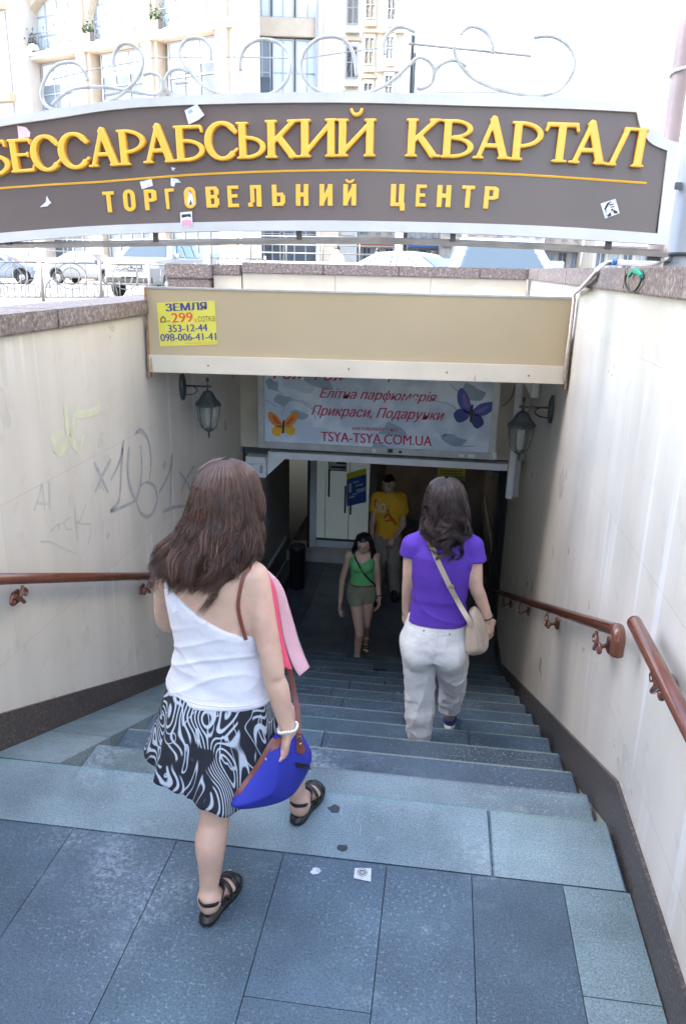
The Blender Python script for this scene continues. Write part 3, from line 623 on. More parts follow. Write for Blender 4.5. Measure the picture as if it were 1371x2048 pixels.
def glyph(ch, u, v, w):
    """serif capitals in a box of width w (units of cap height)"""
    xl = .155; xr = w-.155
    stem = lambda x: bar2(u, v, (x, .02), (x, .98), ST)
    fs = lambda x: U(stem(x), serif(u, v, x, 0), serif(u, v, x, 1))
    if ch == 'И': return U(fs(xl), fs(xr), bar2(u, v, (xl+.05, .16), (xr-.05, .84), TH))
    if ch == 'Й': return U(glyph('И', u, v, w), arc2(u, v, (w/2, 1.27), .15, .17, 180, 360, .04, .05))
    if ch == 'К': return U(fs(xl), bar2(u, v, (xl+.03, .40), (w-.16, .96), TH), serif(u, v, w-.17, 1, .15), bar2(u, v, (xl+.22, .54), (w-.17, .02), ST*.9), serif(u, v, w-.15, 0, .14))
    if ch == 'А': return U(bar2(u, v, (.13, .02), (w*.50, 1.0), TH*1.05), bar2(u, v, (w*.47, 1.04), (w-.16, .02), ST), serif(u, v, .13, 0, .12), serif(u, v, w-.15, 0, .15), bar2(u, v, (.25, .34), (w-.26, .34), TH*.9), seg2(u, v, (w*.49, .93), (w*.49, 1.02), .07))
    if ch == 'Т': return U(stem(w/2), serif(u, v, w/2, 0, .17), bar2(u, v, (.02, .94), (w-.02, .94), .06), seg2(u, v, (.07, .93), (.03, .80), .045), seg2(u, v, (w-.07, .93), (w-.03, .80), .045))
    if ch == 'Л': return U(stem(xr), serif(u, v, xr, 0), serif(u, v, xr-.02, 1, .16), bar2(u, v, (.16, .02), (w*.47, .98), TH*1.15), serif(u, v, .14, 0, .13), bar2(u, v, (w*.36, .955), (xr, .955), .045))
    if ch in 'РВЬБ':
        d = U(stem(xl), serif(u, v, xl-.03, 0, .12), serif(u, v, xl-.03, 1, .12))
        if ch == 'Р': return U(d, arc2(u, v, (xl+.06, .66), w-xl-.15, .29, -90, 90, .085, .05), bar2(u, v, (xl, .95), (xl+.1, .95), .05), bar2(u, v, (xl, .37), (xl+.1, .37), .05), serif(u, v, xl, 0, .15))
        if ch == 'Ь': return U(d, serif(u, v, xl, 1, .15), arc2(u, v, (xl+.10, .31), w-xl-.19, .265, -90, 90, .085, .05), bar2(u, v, (xl, .05), (xl+.12, .05), .05), bar2(u, v, (xl, .57), (xl+.12, .57), .05))
        if ch == 'В': return U(d, arc2(u, v, (xl+.14, .75), w-xl-.27, .205, -90, 90, .08, .047), arc2(u, v, (xl+.14, .28), w-xl-.23, .235, -90, 90, .088, .048), bar2(u, v, (xl, .952), (xl+.16, .952), .047), bar2(u, v, (xl, .53), (xl+.16, .53), .043), bar2(u, v, (xl, .047), (xl+.16, .047), .047))
        if ch == 'Б': return U(d, bar2(u, v, (xl, .95), (w-.11, .95), .05), seg2(u, v, (w-.11, .95), (w-.09, .82), .04), arc2(u, v, (xl+.14, .31), w-xl-.23, .265, -90, 90, .088, .05), bar2(u, v, (xl, .05), (xl+.16, .05), .05), bar2(u, v, (xl, .57), (xl+.16, .57), .05))
    if ch == 'Е': return U(stem(xl), serif(u, v, xl-.03, 0, .12), serif(u, v, xl-.03, 1, .12), bar2(u, v, (xl, .95), (w-.1, .95), .05), seg2(u, v, (w-.1, .95), (w-.08, .84), .04), bar2(u, v, (xl, .52), (w-.2, .52), .045), seg2(u, v, (w-.2, .57), (w-.2, .46), .035), bar2(u, v, (xl, .05), (w-.07, .05), .05), seg2(u, v, (w-.07, .05), (w-.04, .18), .04))
    if ch == 'С': return U(arc2(u, v, (w*.53, .5), w*.53-.1, .46, 42, 318, .105, .055), seg2(u, v, (w*.53+(w*.53-.1)*.74, .81), (w-.075, .73), .07), seg2(u, v, (w*.53+(w*.53-.1)*.74, .19), (w-.04, .27), .045))
def glyph2(ch, u, v, w):
    """heavy condensed capitals of the second line"""
    s = .185*w; a = s; b = w-s; B = lambda p, q, r=s: bar2(u, v, p, q, r); tt = .085
    if ch == 'Т': return U(B((w/2, 0), (w/2, 1)), B((0, 1-tt), (w, 1-tt), tt))
    if ch == 'О': return np.maximum(U(arc2(u, v, (w/2, .70), w/2-s, .30-tt, 0, 360, s, tt), arc2(u, v, (w/2, .30), w/2-s, .30-tt, 0, 360, s, tt), B((a, .3), (a, .7)), B((b, .3), (b, .7))), -bar2(u, v, (w/2, .25), (w/2, .75), w/2-2*s+.001))
    if ch == 'Р': return U(B((a, 0), (a, 1)), B((b, .52), (b, .88)), B((a, 1-tt), (w-.1, 1-tt), tt), B((a, .40+tt), (w-.1, .40+tt), tt), seg2(u, v, (b+.06, .86), (b+.06, .54), .10))
    if ch == 'Г': return U(B((a, 0), (a, 1)), B((a, 1-tt), (w, 1-tt), tt))
    if ch == 'В': return U(B((a, 0), (a, 1)), B((b, .60), (b, .90)), B((b, .10), (b, .44)), B((a, 1-tt), (w-.09, 1-tt), tt), B((a, .52), (w-.09, .52), tt), B((a, tt), (w-.09, tt), tt))
    if ch == 'Е': return U(B((a, 0), (a, 1)), B((a, 1-tt), (w, 1-tt), tt), B((a, .52), (w-.06, .52), tt), B((a, tt), (w, tt), tt))
    if ch == 'Л': return U(B((b, 0), (b, 1)), B((a+.10, .2), (a+.10, 1), s*.85), B((.0, .10), (a+.12, .10), .10), B((a, 1-tt), (b, 1-tt), tt))
    if ch == 'Ь': return U(B((a, 0), (a, 1)), B((b, .1), (b, .52)), B((a, .54), (w-.08, .54), tt), B((a, tt), (w-.08, tt), tt))
    if ch == 'Н': return U(B((a, 0), (a, 1)), B((b, 0), (b, 1)), B((a, .52), (b, .52), .1))
    if ch == 'И': return U(B((a, 0), (a, 1)), B((b, 0), (b, 1)), B((a, .12), (b, .88), .1))
    if ch == 'Й': return U(glyph2('И', u, v, w), arc2(u, v, (w/2, 1.22), .17, .13, 180, 360, .06, .06))
    if ch == 'Ц': return U(B((a, 0), (a, 1)), B((b-.05, 0), (b-.05, 1)), B((0, tt), (w, tt), tt), B((w-.12, -.2), (w-.12, .1), .12))
def letter(ch, x0, y0, x1, y1, yt, fn, dep, name):
    o = PY(x0, y0, YS); e = PY(x1, y1, YS); tp = PY((x0+x1)/2+(y1-y0)*0, yt, YS); H = (tp-(o+e)/2).length; ux = (e-o); Wd = ux.length; ux.normalize(); uz = Vector((0, -1, 0)).cross(ux)*-1
    uz = Vector((-ux.z, 0, ux.x)); w_ = Wd/H; res = .022
    G = Grid((-.08, -.3 if ch == 'Ц' else -.08, -.02), (w_+.08, 1.42 if ch == 'Й' else 1.1, .30), res); u, v, z = G.xyz(); d2 = fn(ch, u, v, w_); T = dep/H
    q = np.abs(z-T/2)-T/2; b_ = .03; G.D = (np.sqrt(np.maximum(d2+b_, 0)**2+np.maximum(q+b_, 0)**2)+np.minimum(np.maximum(d2+b_, q+b_), 0)-b_).astype(np.float32)
    V, F = G.mesh(); P = np.array(o)[None]+H*(V[:, :1]*np.array(ux)+V[:, 1:2]*np.array(uz)+V[:, 2:]*np.array((0, -1, 0)))
    P[:, 1] += .0
    ob = np_mesh(name, P, F, [M_gold, M_goldside], t_sign)
    return ob
L1 = [('Б', -22, 356, 31, 350, 283), ('Е', 31, 347, 78, 344, 279), ('С', 73, 346, 131, 341, 272), ('С', 127, 341, 188, 336.5, 267), ('А', 185, 336, 246, 332.5, 262), ('Р', 245, 332.5, 299, 330, 260), ('А', 293, 328.5, 355, 325.5, 254),
      ('Б', 356, 325, 415, 323, 252), ('С', 415, 323, 481, 320, 245), ('Ь', 479, 319.5, 535, 318, 245), ('К', 535, 318, 601, 317, 241), ('И', 601, 316.5, 674, 315.5, 239), ('Й', 675, 315, 750, 315, 239),
      ('К', 811, 315, 879, 316, 239), ('В', 881, 317, 945, 318, 240.5), ('А', 945, 318.6, 1017, 320.5, 240), ('Р', 1018, 321.5, 1080, 323.5, 245), ('Т', 1082, 325, 1148, 327.5, 247), ('А', 1135, 327.5, 1208, 331, 249), ('Л', 1207, 332, 1281, 336.5, 257)]
for ch, *a in L1: letter(ch, *a, glyph, .035, 'letter')
L2 = [('Т', 210, 425.5, 233, 424.5, 383), ('О', 250, 423.5, 274, 422.5, 379), ('Р', 292, 421, 315, 420, 379), ('Г', 334, 419, 352, 418, 377), ('О', 371, 417.5, 394, 416.5, 374), ('В', 414, 416, 440, 415, 373), ('Е', 457, 415, 479, 414.5, 371), ('Л', 497, 414, 524, 413.5, 370),
      ('Ь', 545, 412.5, 571, 412, 369), ('Н', 592, 412, 617, 412, 368), ('И', 639, 412, 665, 412, 368), ('Й', 686, 411.5, 712, 411.5, 368), ('Ц', 780, 412.5, 809, 413, 368), ('Е', 830, 413.5, 851, 414, 369), ('Н', 872, 414.5, 900, 415, 370), ('Т', 920, 415.5, 946, 416.5, 371), ('Р', 965, 417.5, 992, 418.5, 373)]
for ch, *a in L2: letter(ch, *a, glyph2, .010, 'small_letter')
g = MB(); pl = curve_px([(-60, 381), (0, 376), (100, 369), (206, 363), (380, 349.5), (540, 342.5), (700, 340), (800, 341.5), (1040, 349), (1292, 366)])
g.tube(W_(pl, YS-.002), .0052, 4, flat=.8); g.build('rule', M_gold, t_sign)

# ---- scrollwork of bent tube, wires, lower rail
M_railgrey = mat('rail_grey_brown', (.36, .32, .28), .5, var=.2, vscale=8)
M_scroll = mat('grey_scroll_paint', (.42, .42, .40), .45, var=.25, vscale=18)
SCR = [[(171, 158), (165, 143), (154, 128), (138, 121), (111, 126), (90, 146), (78, 181), (87, 208), (111, 218), (151, 215), (201, 205), (235, 188), (265, 161), (281, 131), (280, 104), (262, 86), (242, 84), (227, 98), (222, 122), (224, 140)],
       [(99, 207), (121, 187), (148, 174), (201, 171), (248, 178), (294, 186), (314, 184), (321, 168), (313, 149), (295, 143), (282, 148)],
       [(419, 117), (417, 92), (400, 73), (372, 74), (356, 94), (359, 117), (376, 141), (403, 168), (434, 184), (468, 191), (510, 191), (548, 180), (571, 157), (579, 128), (572, 100), (552, 81), (526, 75), (500, 81), (484, 98), (477, 120), (478, 139)],
       [(312, 190), (326, 172), (327, 155), (338, 139), (356, 134), (374, 142)], [(327, 172), (339, 187), (356, 193), (372, 195)], [(346, 163), (372, 161)], [(206, 187), (236, 181)],
       [(712, 151), (707, 110), (696, 88), (684, 75), (661, 69), (632, 75), (609, 97), (600, 126), (606, 152), (625, 173), (655, 185), (690, 188), (722, 185), (760, 173), (792, 151), (818, 126), (836, 112), (855, 117), (867, 137), (862, 163), (842, 175), (832, 172)],
       [(866, 152), (872, 134), (888, 121), (911, 117), (932, 128)], [(906, 88), (915, 117), (946, 153), (998, 176), (1059, 187), (1110, 182), (1139, 155), (1151, 118), (1136, 87), (1105, 69), (1068, 71)],
       [(768, 106), (766, 85), (775, 63), (799, 49), (829, 60)], [(921, 66), (930, 54), (947, 49), (972, 60), (984, 82), (985, 104)]]
for i, s in enumerate(SCR):
    g = MB(); p = W_(curve_px(s, 6), YS+.025); g.tube(p, .0086 if i not in (5, 6) else .008, 7); g.build('scroll', M_scroll, t_sign, True)
g = MB()
for a, b in (((97, 155), (188, 133)), ((188, 133), (282, 116)), ((285, 111), (460, 109)), ((460, 109), (580, 112)), ((671, 102), (785, 87)), ((600, 113), (671, 102))):
    a, b = W_([Vector((*a, 0)), Vector((*b, 0))], YS+.035); g.tube([a, b], .0032, 5)
g.build('stay_wire', M_scroll, t_sign)
g = MB(); a, b = W_([Vector((816, 82, 0)), Vector((1064, 107, 0))], YS+.035); g.tube([a, b], .0065, 6); g.build('stay_bar', M_railgrey, t_sign)
g = MB(); p = W_([Vector(q) for q in ((-90, 492.5, 0), (0, 490, 0), (300, 485.5, 0), (460, 482.5, 0), (620, 480, 0), (760, 480.5, 0), (920, 485, 0), (1072, 491.5, 0), (1338, 507, 0))], YS+.03)
g.tube(p, .016, 4); g.build('lower_rail', M_railgrey, t_sign)
for x, y0, y1 in ((309, 464, 483), (597, 461, 478), (905, 466, 482), (1217, 482, 498), (15, 484, 489)):
    a, b = S2(x-5, y0), S2(x+5, y1); g = MB(); g.box(a[0], b[0], YS+.006, YS+.03, b[1], a[1]); g.build('spacer', mat('dark_spacer', (.06, .055, .05), .6), t_sign)

# torn stickers and paper scraps on the sign
M_paper = mat('sticker_white', (.72, .72, .74), .55, var=.1, vscale=40, col2=(.50, .52, .60), cscale=45)
M_pink = mat('sticker_pink', (.72, .52, .56), .55, var=.1, vscale=30)
M_ink = mat('sticker_ink', (.03, .03, .035), .6)
def paper(label, pts, m=M_paper, marks=(), y=YS-.003, grp='stickers on the big sign', name='sticker'):
    t = thing(name, label, 'sticker', (0, 0, 0), grp); P = W_([Vector((*p, 0)) for p in pts], y); c = sum(P, Vector())/len(P); t.location = c
    g = MB(); g.prism(P, (0, .0018, 0)); g.build('paper', m, t)
    for mk, mm in marks:
        g = MB(); g.prism(W_([Vector((*p, 0)) for p in mk], y-.0012), (0, .001, 0)); g.build('print', mm, t)
    return t
paper('pinkish paper sticker on the brown sign above the second letter', [(35, 251), (52, 254), (61, 264), (60, 274), (38, 277)], M_pink)
paper('tilted pale sticker overlapping the top border of the brown sign', [(372, 222), (396, 209), (411, 231), (400, 240), (380, 250)], M_paper, [([(378, 224), (386, 219), (389, 224), (381, 229)], mat('sticker_blue', (.25, .38, .65), .5))], YS-.0205)
paper('small torn white paper above the first word of the lower line', [(280, 363), (303, 358), (306, 371), (293, 375), (284, 378)])
paper('ragged white paper scrap beside the yellow rule', [(342, 355), (356, 358), (362, 365), (351, 365), (348, 373), (342, 371)], M_paper)
paper('tiny white scrap just under the main lettering', [(343, 334), (352, 336), (346, 339), (351, 343), (344, 340)], M_paper)
paper('torn white scrap low on the left of the brown sign', [(80, 414), (92, 404), (94, 391), (98, 400), (103, 405), (95, 412)], M_paper)
paper('torn white scrap stuck inside a yellow letter O', [(378, 381), (384, 387), (391, 409), (386, 411), (383, 398), (379, 410), (377, 409)], M_paper, (), YS-.0125)
paper('white and pink sticker on the lower border of the sign', [(363, 425), (386, 423), (388, 453), (364, 455)], M_paper, [([(366, 429), (384, 428), (384, 435), (379, 433), (366, 436)], M_ink), ([(366, 441), (385, 440), (386, 451), (367, 452)], mat('sticker_pink2', (.68, .30, .38), .5))], YS-.0205)
t = paper('tilted square sticker with black marks at the right of the brown sign', [(1200, 407), (1230, 397), (1238, 426), (1209, 437)], M_paper,
      [([(1207, 417), (1213, 406), (1222, 401), (1217, 408), (1211, 418), (1212, 425)], M_ink), ([(1213, 431), (1219, 424), (1222, 430), (1216, 434)], M_ink), ([(1224, 418), (1233, 422), (1235, 426), (1227, 427)], M_ink),
       ([(1217, 409), (1226, 407), (1226, 409), (1218, 411)], M_ink), ([(1219, 413), (1228, 412), (1228, 414), (1220, 415)], M_ink), ([(1221, 417), (1225, 417), (1224, 421), (1221, 421)], M_ink)])

# post that carries the sign on the right
t = thing('sign_post', 'grey steel post standing at the right end of the brown sign', 'post', (1.22, 4.05, GZ))
p = PY(1343, 400, 4.05); g = MB(); g.lathe((p.x+.11, 4.05, GZ), [(.105, 0), (.105, 1.15), (.1, 1.16), (.1, 1.78), (.09, 1.79), (0.02, 1.8)], 24); g.build('post', mat('post_grey', (.33, .335, .34), .45, var=.1, vscale=5), t, True)
g = MB(); g.lathe((p.x+.11, 4.05, GZ), [(.118, 1.16), (.118, 1.175)], 24); g.build('collar', M_iron, t, True)
g = MB(); g.box(p.x-.09, p.x+.02, 3.99, 4.02, 2.235, 2.265); g.box(p.x-.02, p.x+.02, 3.99, 4.02, 2.55, 2.58); g.build('clamp', M_iron, t)

# ================================================================== LIGHTBOX WITH THE PERFUME ADVERTISEMENT
YBB = 7.2
t = thing('advert_lightbox', 'unlit perfume advertisement lightbox with orange and blue butterflies above the doorway', 'lightbox', (-.62, 7.3, .44))
def BP(x, y, d=0): p = PY(x, y, YBB); return Vector((p.x, YBB-d, p.z))
x0, x1 = BP(516, 820).x, BP(995, 840).x; z0, z1 = BP(750, 907).z, 1.32
fo = [(x0, z0), (x1, z0), (x1, z1), (x0, z1)]; bw = .062
g = MB(); g.box(x0, x1, YBB+.02, 7.358, z0, z1); g.build('case', M_alu, t)
g = MB(); g.box(x0, x1, YBB-.012, YBB+.0195, z0, z0+bw); g.box(x0, x0+bw, YBB-.012, YBB+.0195, z0+bw+.001, z1); g.box(x1-bw, x1, YBB-.012, YBB+.0195, z0+bw+.001, z1); g.build('frame', M_alu, t, bevel=.004)
M_ad = mat('advert_sheet', (.46, .54, .64), .3, col2=(.68, .74, .80), cscale=3.2, cthr=(.42, .6), var=.06)
g = MB(); g.box(x0+bw, x1-bw, YBB+.012, YBB+.019, z0+bw, z1); g.build('sheet', M_ad, t)
M_leaf = mat('advert_leaf_print', (.27, .35, .43), .4, var=.15, vscale=6); M_leaf2 = mat('advert_leaf_pale', (.50, .58, .66), .4)
def ad_shape(name, pts, m, d, n=4):
    P = [BP(p.x, p.y, d) for p in smooth_path([(x, y, 0) for x, y in pts+[pts[0]]], n)[:-1]] if n else [BP(x, y, d) for x, y in pts]
    g = MB(); g.prism(P, (0, .0015, 0)); return g.build(name, m, t)
YBB_off = -.008
AD = -.010                     # sheet front is 12 mm behind YBB
for k, (cx, cy, r, s) in enumerate([(598, 770, 22, 1), (640, 765, 20, 2), (560, 800, 14, 3), (620, 865, 24, 4), (790, 862, 20, 5), (545, 770, 16, 6), (700, 780, 12, 7), (905, 880, 16, 8), (940, 785, 22, 9), (880, 862, 14, 10), (755, 895, 14, 11), (600, 830, 12, 12)]):
    q = random.Random(s); n = 9
    pts = [(cx+r*(1+.45*math.sin(3*a+q.random()*6))*math.cos(a)*1.25, cy+r*(.8+.35*math.sin(2*a+q.random()))*math.sin(a)) for a in [2*math.pi*i/n for i in range(n)]]
    ad_shape('leaf_print', pts, M_leaf if k % 3 else M_leaf2, AD+.0005*(k % 2))
for k, pl in enumerate([[(530, 800), (560, 815), (590, 800), (640, 830)], [(545, 770), (570, 800), (562, 830)], [(880, 870), (900, 890), (950, 893)], [(900, 770), (940, 800), (960, 780)], [(600, 800), (625, 815), (630, 840)], [(860, 800), (905, 812), (918, 840)]]):
    g = MB(); g.tube([BP(p.x, p.y, AD+.0012) for p in curve_px(pl)], .004, 4, flat=.2, upv=(0, 0, 1)); g.build('twig_print', M_leaf, t)
M_rose = mat('advert_red_ink', (.48, .035, .085), .4); M_halo = mat('advert_white_halo', (.66, .70, .74), .4)
def ad_text(s, xa, ya, xb, yb, hpx, shear, bold, m=None):
    H = (BP(xa, ya)-BP(xa, ya-hpx)).length
    dx = Vector((H*.045, 0, 0))
    for k in (0, 1): text('lettering', s, BP(xa, ya, AD+.0032+.0004*k)+dx*k, BP(xb, yb, AD+.0032+.0004*k)+dx*k, H, (0, -1, 0), m or M_rose, t, shear, 0)
ad_text('Тся-Тся', 545, 757, 690, 762, 30, .35, .02)
ad_text('Інтернет', 735, 757, 822, 761, 20, .3, .0, M_ink)
ad_text('Елітна парфюмерія', 638, 795, 872, 804, 19, .38, .012)
ad_text('Прикраси, Подарунки', 622, 830, 887, 841, 20, .38, .012)
ad_text('замовляйте на:', 703, 860, 796, 863, 8, 0, .01)
ad_text('TSYA-TSYA.COM.UA', 641, 882, 862, 892, 20, 0, .022)
def butterfly(cx, cy, s, rot, ms, name):
    b = [([(0, 0), (-.25, -.8), (-.75, -1.35), (-1.0, -1.05), (-.85, -.35), (-.3, .1)], 0), ([(0, 0), (.45, -.55), (1.25, -.8), (1.35, -.45), (.9, .05), (.3, .2)], 0), ([(-.05, .05), (-.7, -.1), (-1.05, .3), (-.7, .75), (-.2, .5)], 1), ([(.05, .1), (.6, .15), (.85, .6), (.45, .95), (.05, .55)], 1),
         ([(-.15, -.2), (-.5, -.95), (-.7, -.95), (-.5, -.3)], 2), ([(.2, -.1), (.9, -.5), (.95, -.35), (.4, .05)], 2)]
    for i, (pts, k) in enumerate(b):
        c, sn = math.cos(rot), math.sin(rot); ad_shape(name, [(cx+s*(x*c-y*sn), cy+s*(x*sn+y*c)) for x, y in pts], ms[k], AD+.004+.0012*(k == 2)+.0005*(i % 2))
    ad_shape(name, [(cx-.1*s, cy+.6*s), (cx-.06*s, cy-.25*s), (cx+.1*s, cy-.45*s), (cx+.1*s, cy), (cx+.05*s, cy+.6*s)], M_ink, AD+.0062)
butterfly(942, 824, 33, .15, [mat('butterfly_blue', (.03, .07, .34), .35), mat('butterfly_navy', (.015, .03, .20), .35), mat('butterfly_violet', (.16, .10, .36), .35)], 'blue_butterfly')
butterfly(566, 851, 25, -.25, [mat('butterfly_orange', (.66, .22, .02), .35), mat('butterfly_yellow', (.74, .40, .02), .35), mat('butterfly_red', (.55, .08, .02), .35)], 'orange_butterfly')
for xa, ya, xb, yb in ((775, 897, 785, 905), (797, 901, 803, 906), (744, 897, 752, 904), (917, 907, 928, 914), (935, 908, 948, 915), (985, 905, 992, 918)):
    P = [BP(xa, ya, .0135), BP(xb, ya, .0135), BP(xb, yb, .0135), BP(xa, yb, .0135)]; g = MB(); g.prism(P, (0, .001, 0)); g.build('frame_label', M_ink if xa < 800 and xa > 760 else M_white, t)
# sagging lead beside the lightbox
t = thing('lead_wire', 'thin black lead sagging beside the right edge of the lightbox', 'wire', (.6, 7.3, 1)); g = MB(); g.tube(smooth_path([PY(1030, 772, 7.25), PY(1022, 795, 7.25), PY(1010, 808, 7.3), PY(1003, 812, 7.3)]), .004, 6); g.build('wire', M_blk, t)

# yellow land advertisement on the tan fascia
t = thing('land_advert', 'yellow paper land advertisement with phone numbers glued on the tan fascia', 'poster', FP(-1.75, 1.7))
def on_fascia(x, y, d=.0):
    r_ = ray(x, y); k = (YB-YA)/(XR-XL); tt = (YA-k*XL)/(r_.y-k*r_.x); p = EYE+r_*tt; return Vector((p.x, p.y-d, p.z))
q = [on_fascia(313.5, 605.5), on_fascia(429, 601), on_fascia(434.5, 688.5), on_fascia(320.5, 692.5)]
NF = Vector((YB-YA, -(XR-XL), 0)).normalized()
quad_panel('sheet', q, mat('advert_yellow', (.66, .60, .075), .45, var=.04, vscale=14), t, .002, .0025)
M_nav = mat('advert_navy', (.05, .045, .22), .5); M_redi = mat('advert_orange_red', (.68, .10, .02), .5); M_brn = mat('advert_brown', (.20, .12, .02), .5)
def ftext(s, xa, ya, xb, yb, hpx, m, bold=.03):
    a, b = on_fascia(xa, ya), on_fascia(xb, yb); H = (a-on_fascia(xa, ya-hpx)).length; dx = (b-a).normalized()*H*(.06 if bold < .025 else .075)
    for k in ((0, 1) if .015 < bold < .025 else (0, 1, 2) if bold >= .025 else (0,)): text('print', s, a+dx*(k-.5*(bold >= .025)), b+dx*(k-1 if bold > .015 else 0), H, NF, m, t, 0, 0, .0035+.0004*k)
ftext('ЗЕМЛЯ', 332, 622.5, 413.5, 619, 15.5, M_nav, .026); ftext('299', 344, 645, 386.5, 643, 20, M_redi, .02); ftext('$', 388.5, 644.5, 395, 644, 8, mat('advert_dull_orange', (.66, .3, .03), .5), .0); ftext('сотка', 396.5, 643.5, 430, 642, 14.5, M_brn, .01)
ftext('353-12-44', 337, 664, 415.5, 661.5, 15, M_nav, .02); ftext('098-006-41-41', 321.5, 682, 433, 679.5, 15, M_nav, .02); ftext('DACHAKIEV.COM.UA', 369, 688, 432, 686.5, 4.5, mat('advert_dull_orange', (.66, .3, .03), .5), .0); ftext('от', 334, 643.5, 341, 643.3, 4, M_brn)
g = MB()
for P in ([(321, 645), (332, 644.5), (332, 636), (326.5, 631), (321, 636)], ): g.prism([on_fascia(x, y, .0042) for x, y in P], NF*-.0012)
g.build('house_symbol', M_brn, t); g = MB(); g.prism([on_fascia(x, y, .0056) for x, y in ((324, 642.5), (329.5, 642), (329.5, 637.5), (326.5, 635), (324, 638))], NF*-.001); g.build('house_symbol', mat('advert_yellow', (.8, .7, .1)), t)

# ================================================================== LANTERNS
def lantern(label, wallx, Y, zc, sgn, s=1.):
    """coach lantern hanging from a wall bracket; zc = height of the cap rim; sgn -1 when the bracket reaches towards -x"""
    cx = wallx+sgn*.20*s; t = thing('wall_lantern', label, 'lantern', (wallx, Y, zc), 'wall lanterns in the stairwell')
    g = MB(); g.lathe((wallx, Y, zc+.12*s), [(.001, .0), (.05*s, .004*s), (.05*s, .018*s), (.03*s, .03*s)], 20, (sgn, 0, 0))
    g.v = [(x, y, zc+.12*s+(z-zc-.12*s)*2.0) for x, y, z in g.v]; g.build('wall_plate', M_iron, t, True)
    g = MB(); g.tube([(wallx+sgn*.02, Y, zc+.13*s), (cx+sgn*.03*s, Y, zc+.13*s)], .0075*s, 8); g.tube(smooth_path([(wallx+sgn*.03, Y, zc+.06*s), (wallx+sgn*.09*s, Y, zc+.07*s), (wallx+sgn*.12*s, Y, zc+.10*s), (wallx+sgn*.09*s, Y, zc+.125*s)]), .005*s, 6); g.tube([(cx, Y, zc+.17*s), (cx, Y, zc+.09*s)], [.004*s, .008*s], 8); g.lathe((cx, Y, zc+.16*s), [(.003, .04*s), (.012*s, .03*s), (.012*s, .015*s), (.004, 0)], 12); g.build('arm', M_iron, t, True)
    g = MB(); g.lathe((cx, Y, zc), [(.098*s, -.012*s), (.102*s, 0), (.094*s, .012*s), (.07*s, .035*s), (.052*s, .065*s), (.038*s, .088*s), (.02*s, .1*s), (.002, .103*s)], 8); g.build('cap', M_iron, t)
    b = [Vector((cx+.088*s*math.cos(math.pi/4+k*math.pi/3), Y+.088*s*math.sin(math.pi/4+k*math.pi/3), zc-.012*s)) for k in range(6)]
    g = MB(); g.lathe((cx, Y, zc), [(.083*s, -.014*s), (.078*s, -.06*s), (.068*s, -.12*s), (.05*s, -.175*s), (.03*s, -.19*s)], 6); g.build('glass', glass('lantern_glass', (.75, .75, .70), .15, .35), t)
    g = MB()
    for k in range(6):
        a = k*math.pi/3+.0; f = lambda r, h: (cx+r*s*math.cos(a), Y+r*s*math.sin(a), zc+h*s); g.tube(smooth_path([f(.088, -.012), f(.083, -.06), f(.072, -.12), f(.053, -.178), f(.026, -.195)]), .0042*s, 5)
    g.lathe((cx, Y, zc), [(.002, -.26*s), (.006*s, -.25*s), (.008*s, -.215*s), (.034*s, -.2*s), (.036*s, -.188*s), (.002, -.186*s)], 12); g.build('cage', M_iron, t, True)
    g = MB(); g.lathe((cx, Y, zc), [(.02*s, -.17*s), (.026*s, -.14*s), (.027*s, -.03*s), (.018*s, -.02*s)], 14); g.build('bulb', mat('milky_bulb', (.55, .53, .42), .4), t, True)
pl = PX(423, 808, XL+.22); lantern('black coach lantern on the left cream wall under the canopy', XL-.012, pl.y, pl.z, 1, 1.02)
pr = PX(1040, 850, XR-.21); lantern('black coach lantern on the right wall in front of a white guide rail', XR+.012, pr.y, pr.z, -1, 1.06)

# ================================================================== HANDRAILS
def bracket(t, X, Y, Z, sgn):
    """scrolled iron bracket: wall plate, S-curve to the rail"""
    wx = X+sgn*.085
    g = MB(); g.box(min(wx-sgn*.018, wx-sgn*.001), max(wx-sgn*.018, wx-sgn*.001), Y-.028, Y+.028, Z-.135, Z-.07); b = g.build('bracket', M_brown, t, bevel=.004)
    def L(d, h): return (X+sgn*.0, Y+d, Z+h)
    g = MB(); c = [(wx-sgn*.018, Y, Z-.10), (X+sgn*.03, Y-.02, Z-.108), (X+sgn*.0, Y-.06, Z-.095), (X-sgn*.0, Y-.085, Z-.06), (X, Y-.06, Z-.03), (X, Y-.03, Z-.05), (X, Y-.045, Z-.068)]
    g.tube(smooth_path(c), [.010]*0 or .0095, 7)
    c = [(X, Y-.075, Z-.08), (X, Y-.115, Z-.045), (X, Y-.15, Z-.03), (X, Y-.165, Z-.055), (X, Y-.145, Z-.068), (X, Y-.135, Z-.055)]; g.tube(smooth_path(c), .0085, 7)
    g.tube([(X, Y-.06, Z-.035), (X, Y-.06, Z-.012)], .008, 6); g.build('scroll', M_brown, b, True); return b
def handrail(label, X, pts, sgn, brs, r=.0265, drop0=False):
    t = thing('handrail', label, 'handrail', (X, pts[0][1], pts[0][2]), 'brown handrails of the staircase'); g = MB(); g.tube(pts, r, 14); g.build('rail', M_brown, t, True)
    g = MB()
    for p in (pts[0], pts[-1]): pass
    for Y in brs:
        for a, b in zip(pts[:-1], pts[1:]):
            if a[1] <= Y <= b[1]: z = a[2]+(b[2]-a[2])*(Y-a[1])/max(b[1]-a[1], 1e-6); bracket(t, X, Y, z, sgn); break
    return t
sl_ = RS/TR
aL = PX(0, 1158, XL+.075); XLr = XL+.075
zl = lambda y: aL.z-(y-aL.y)*sl_
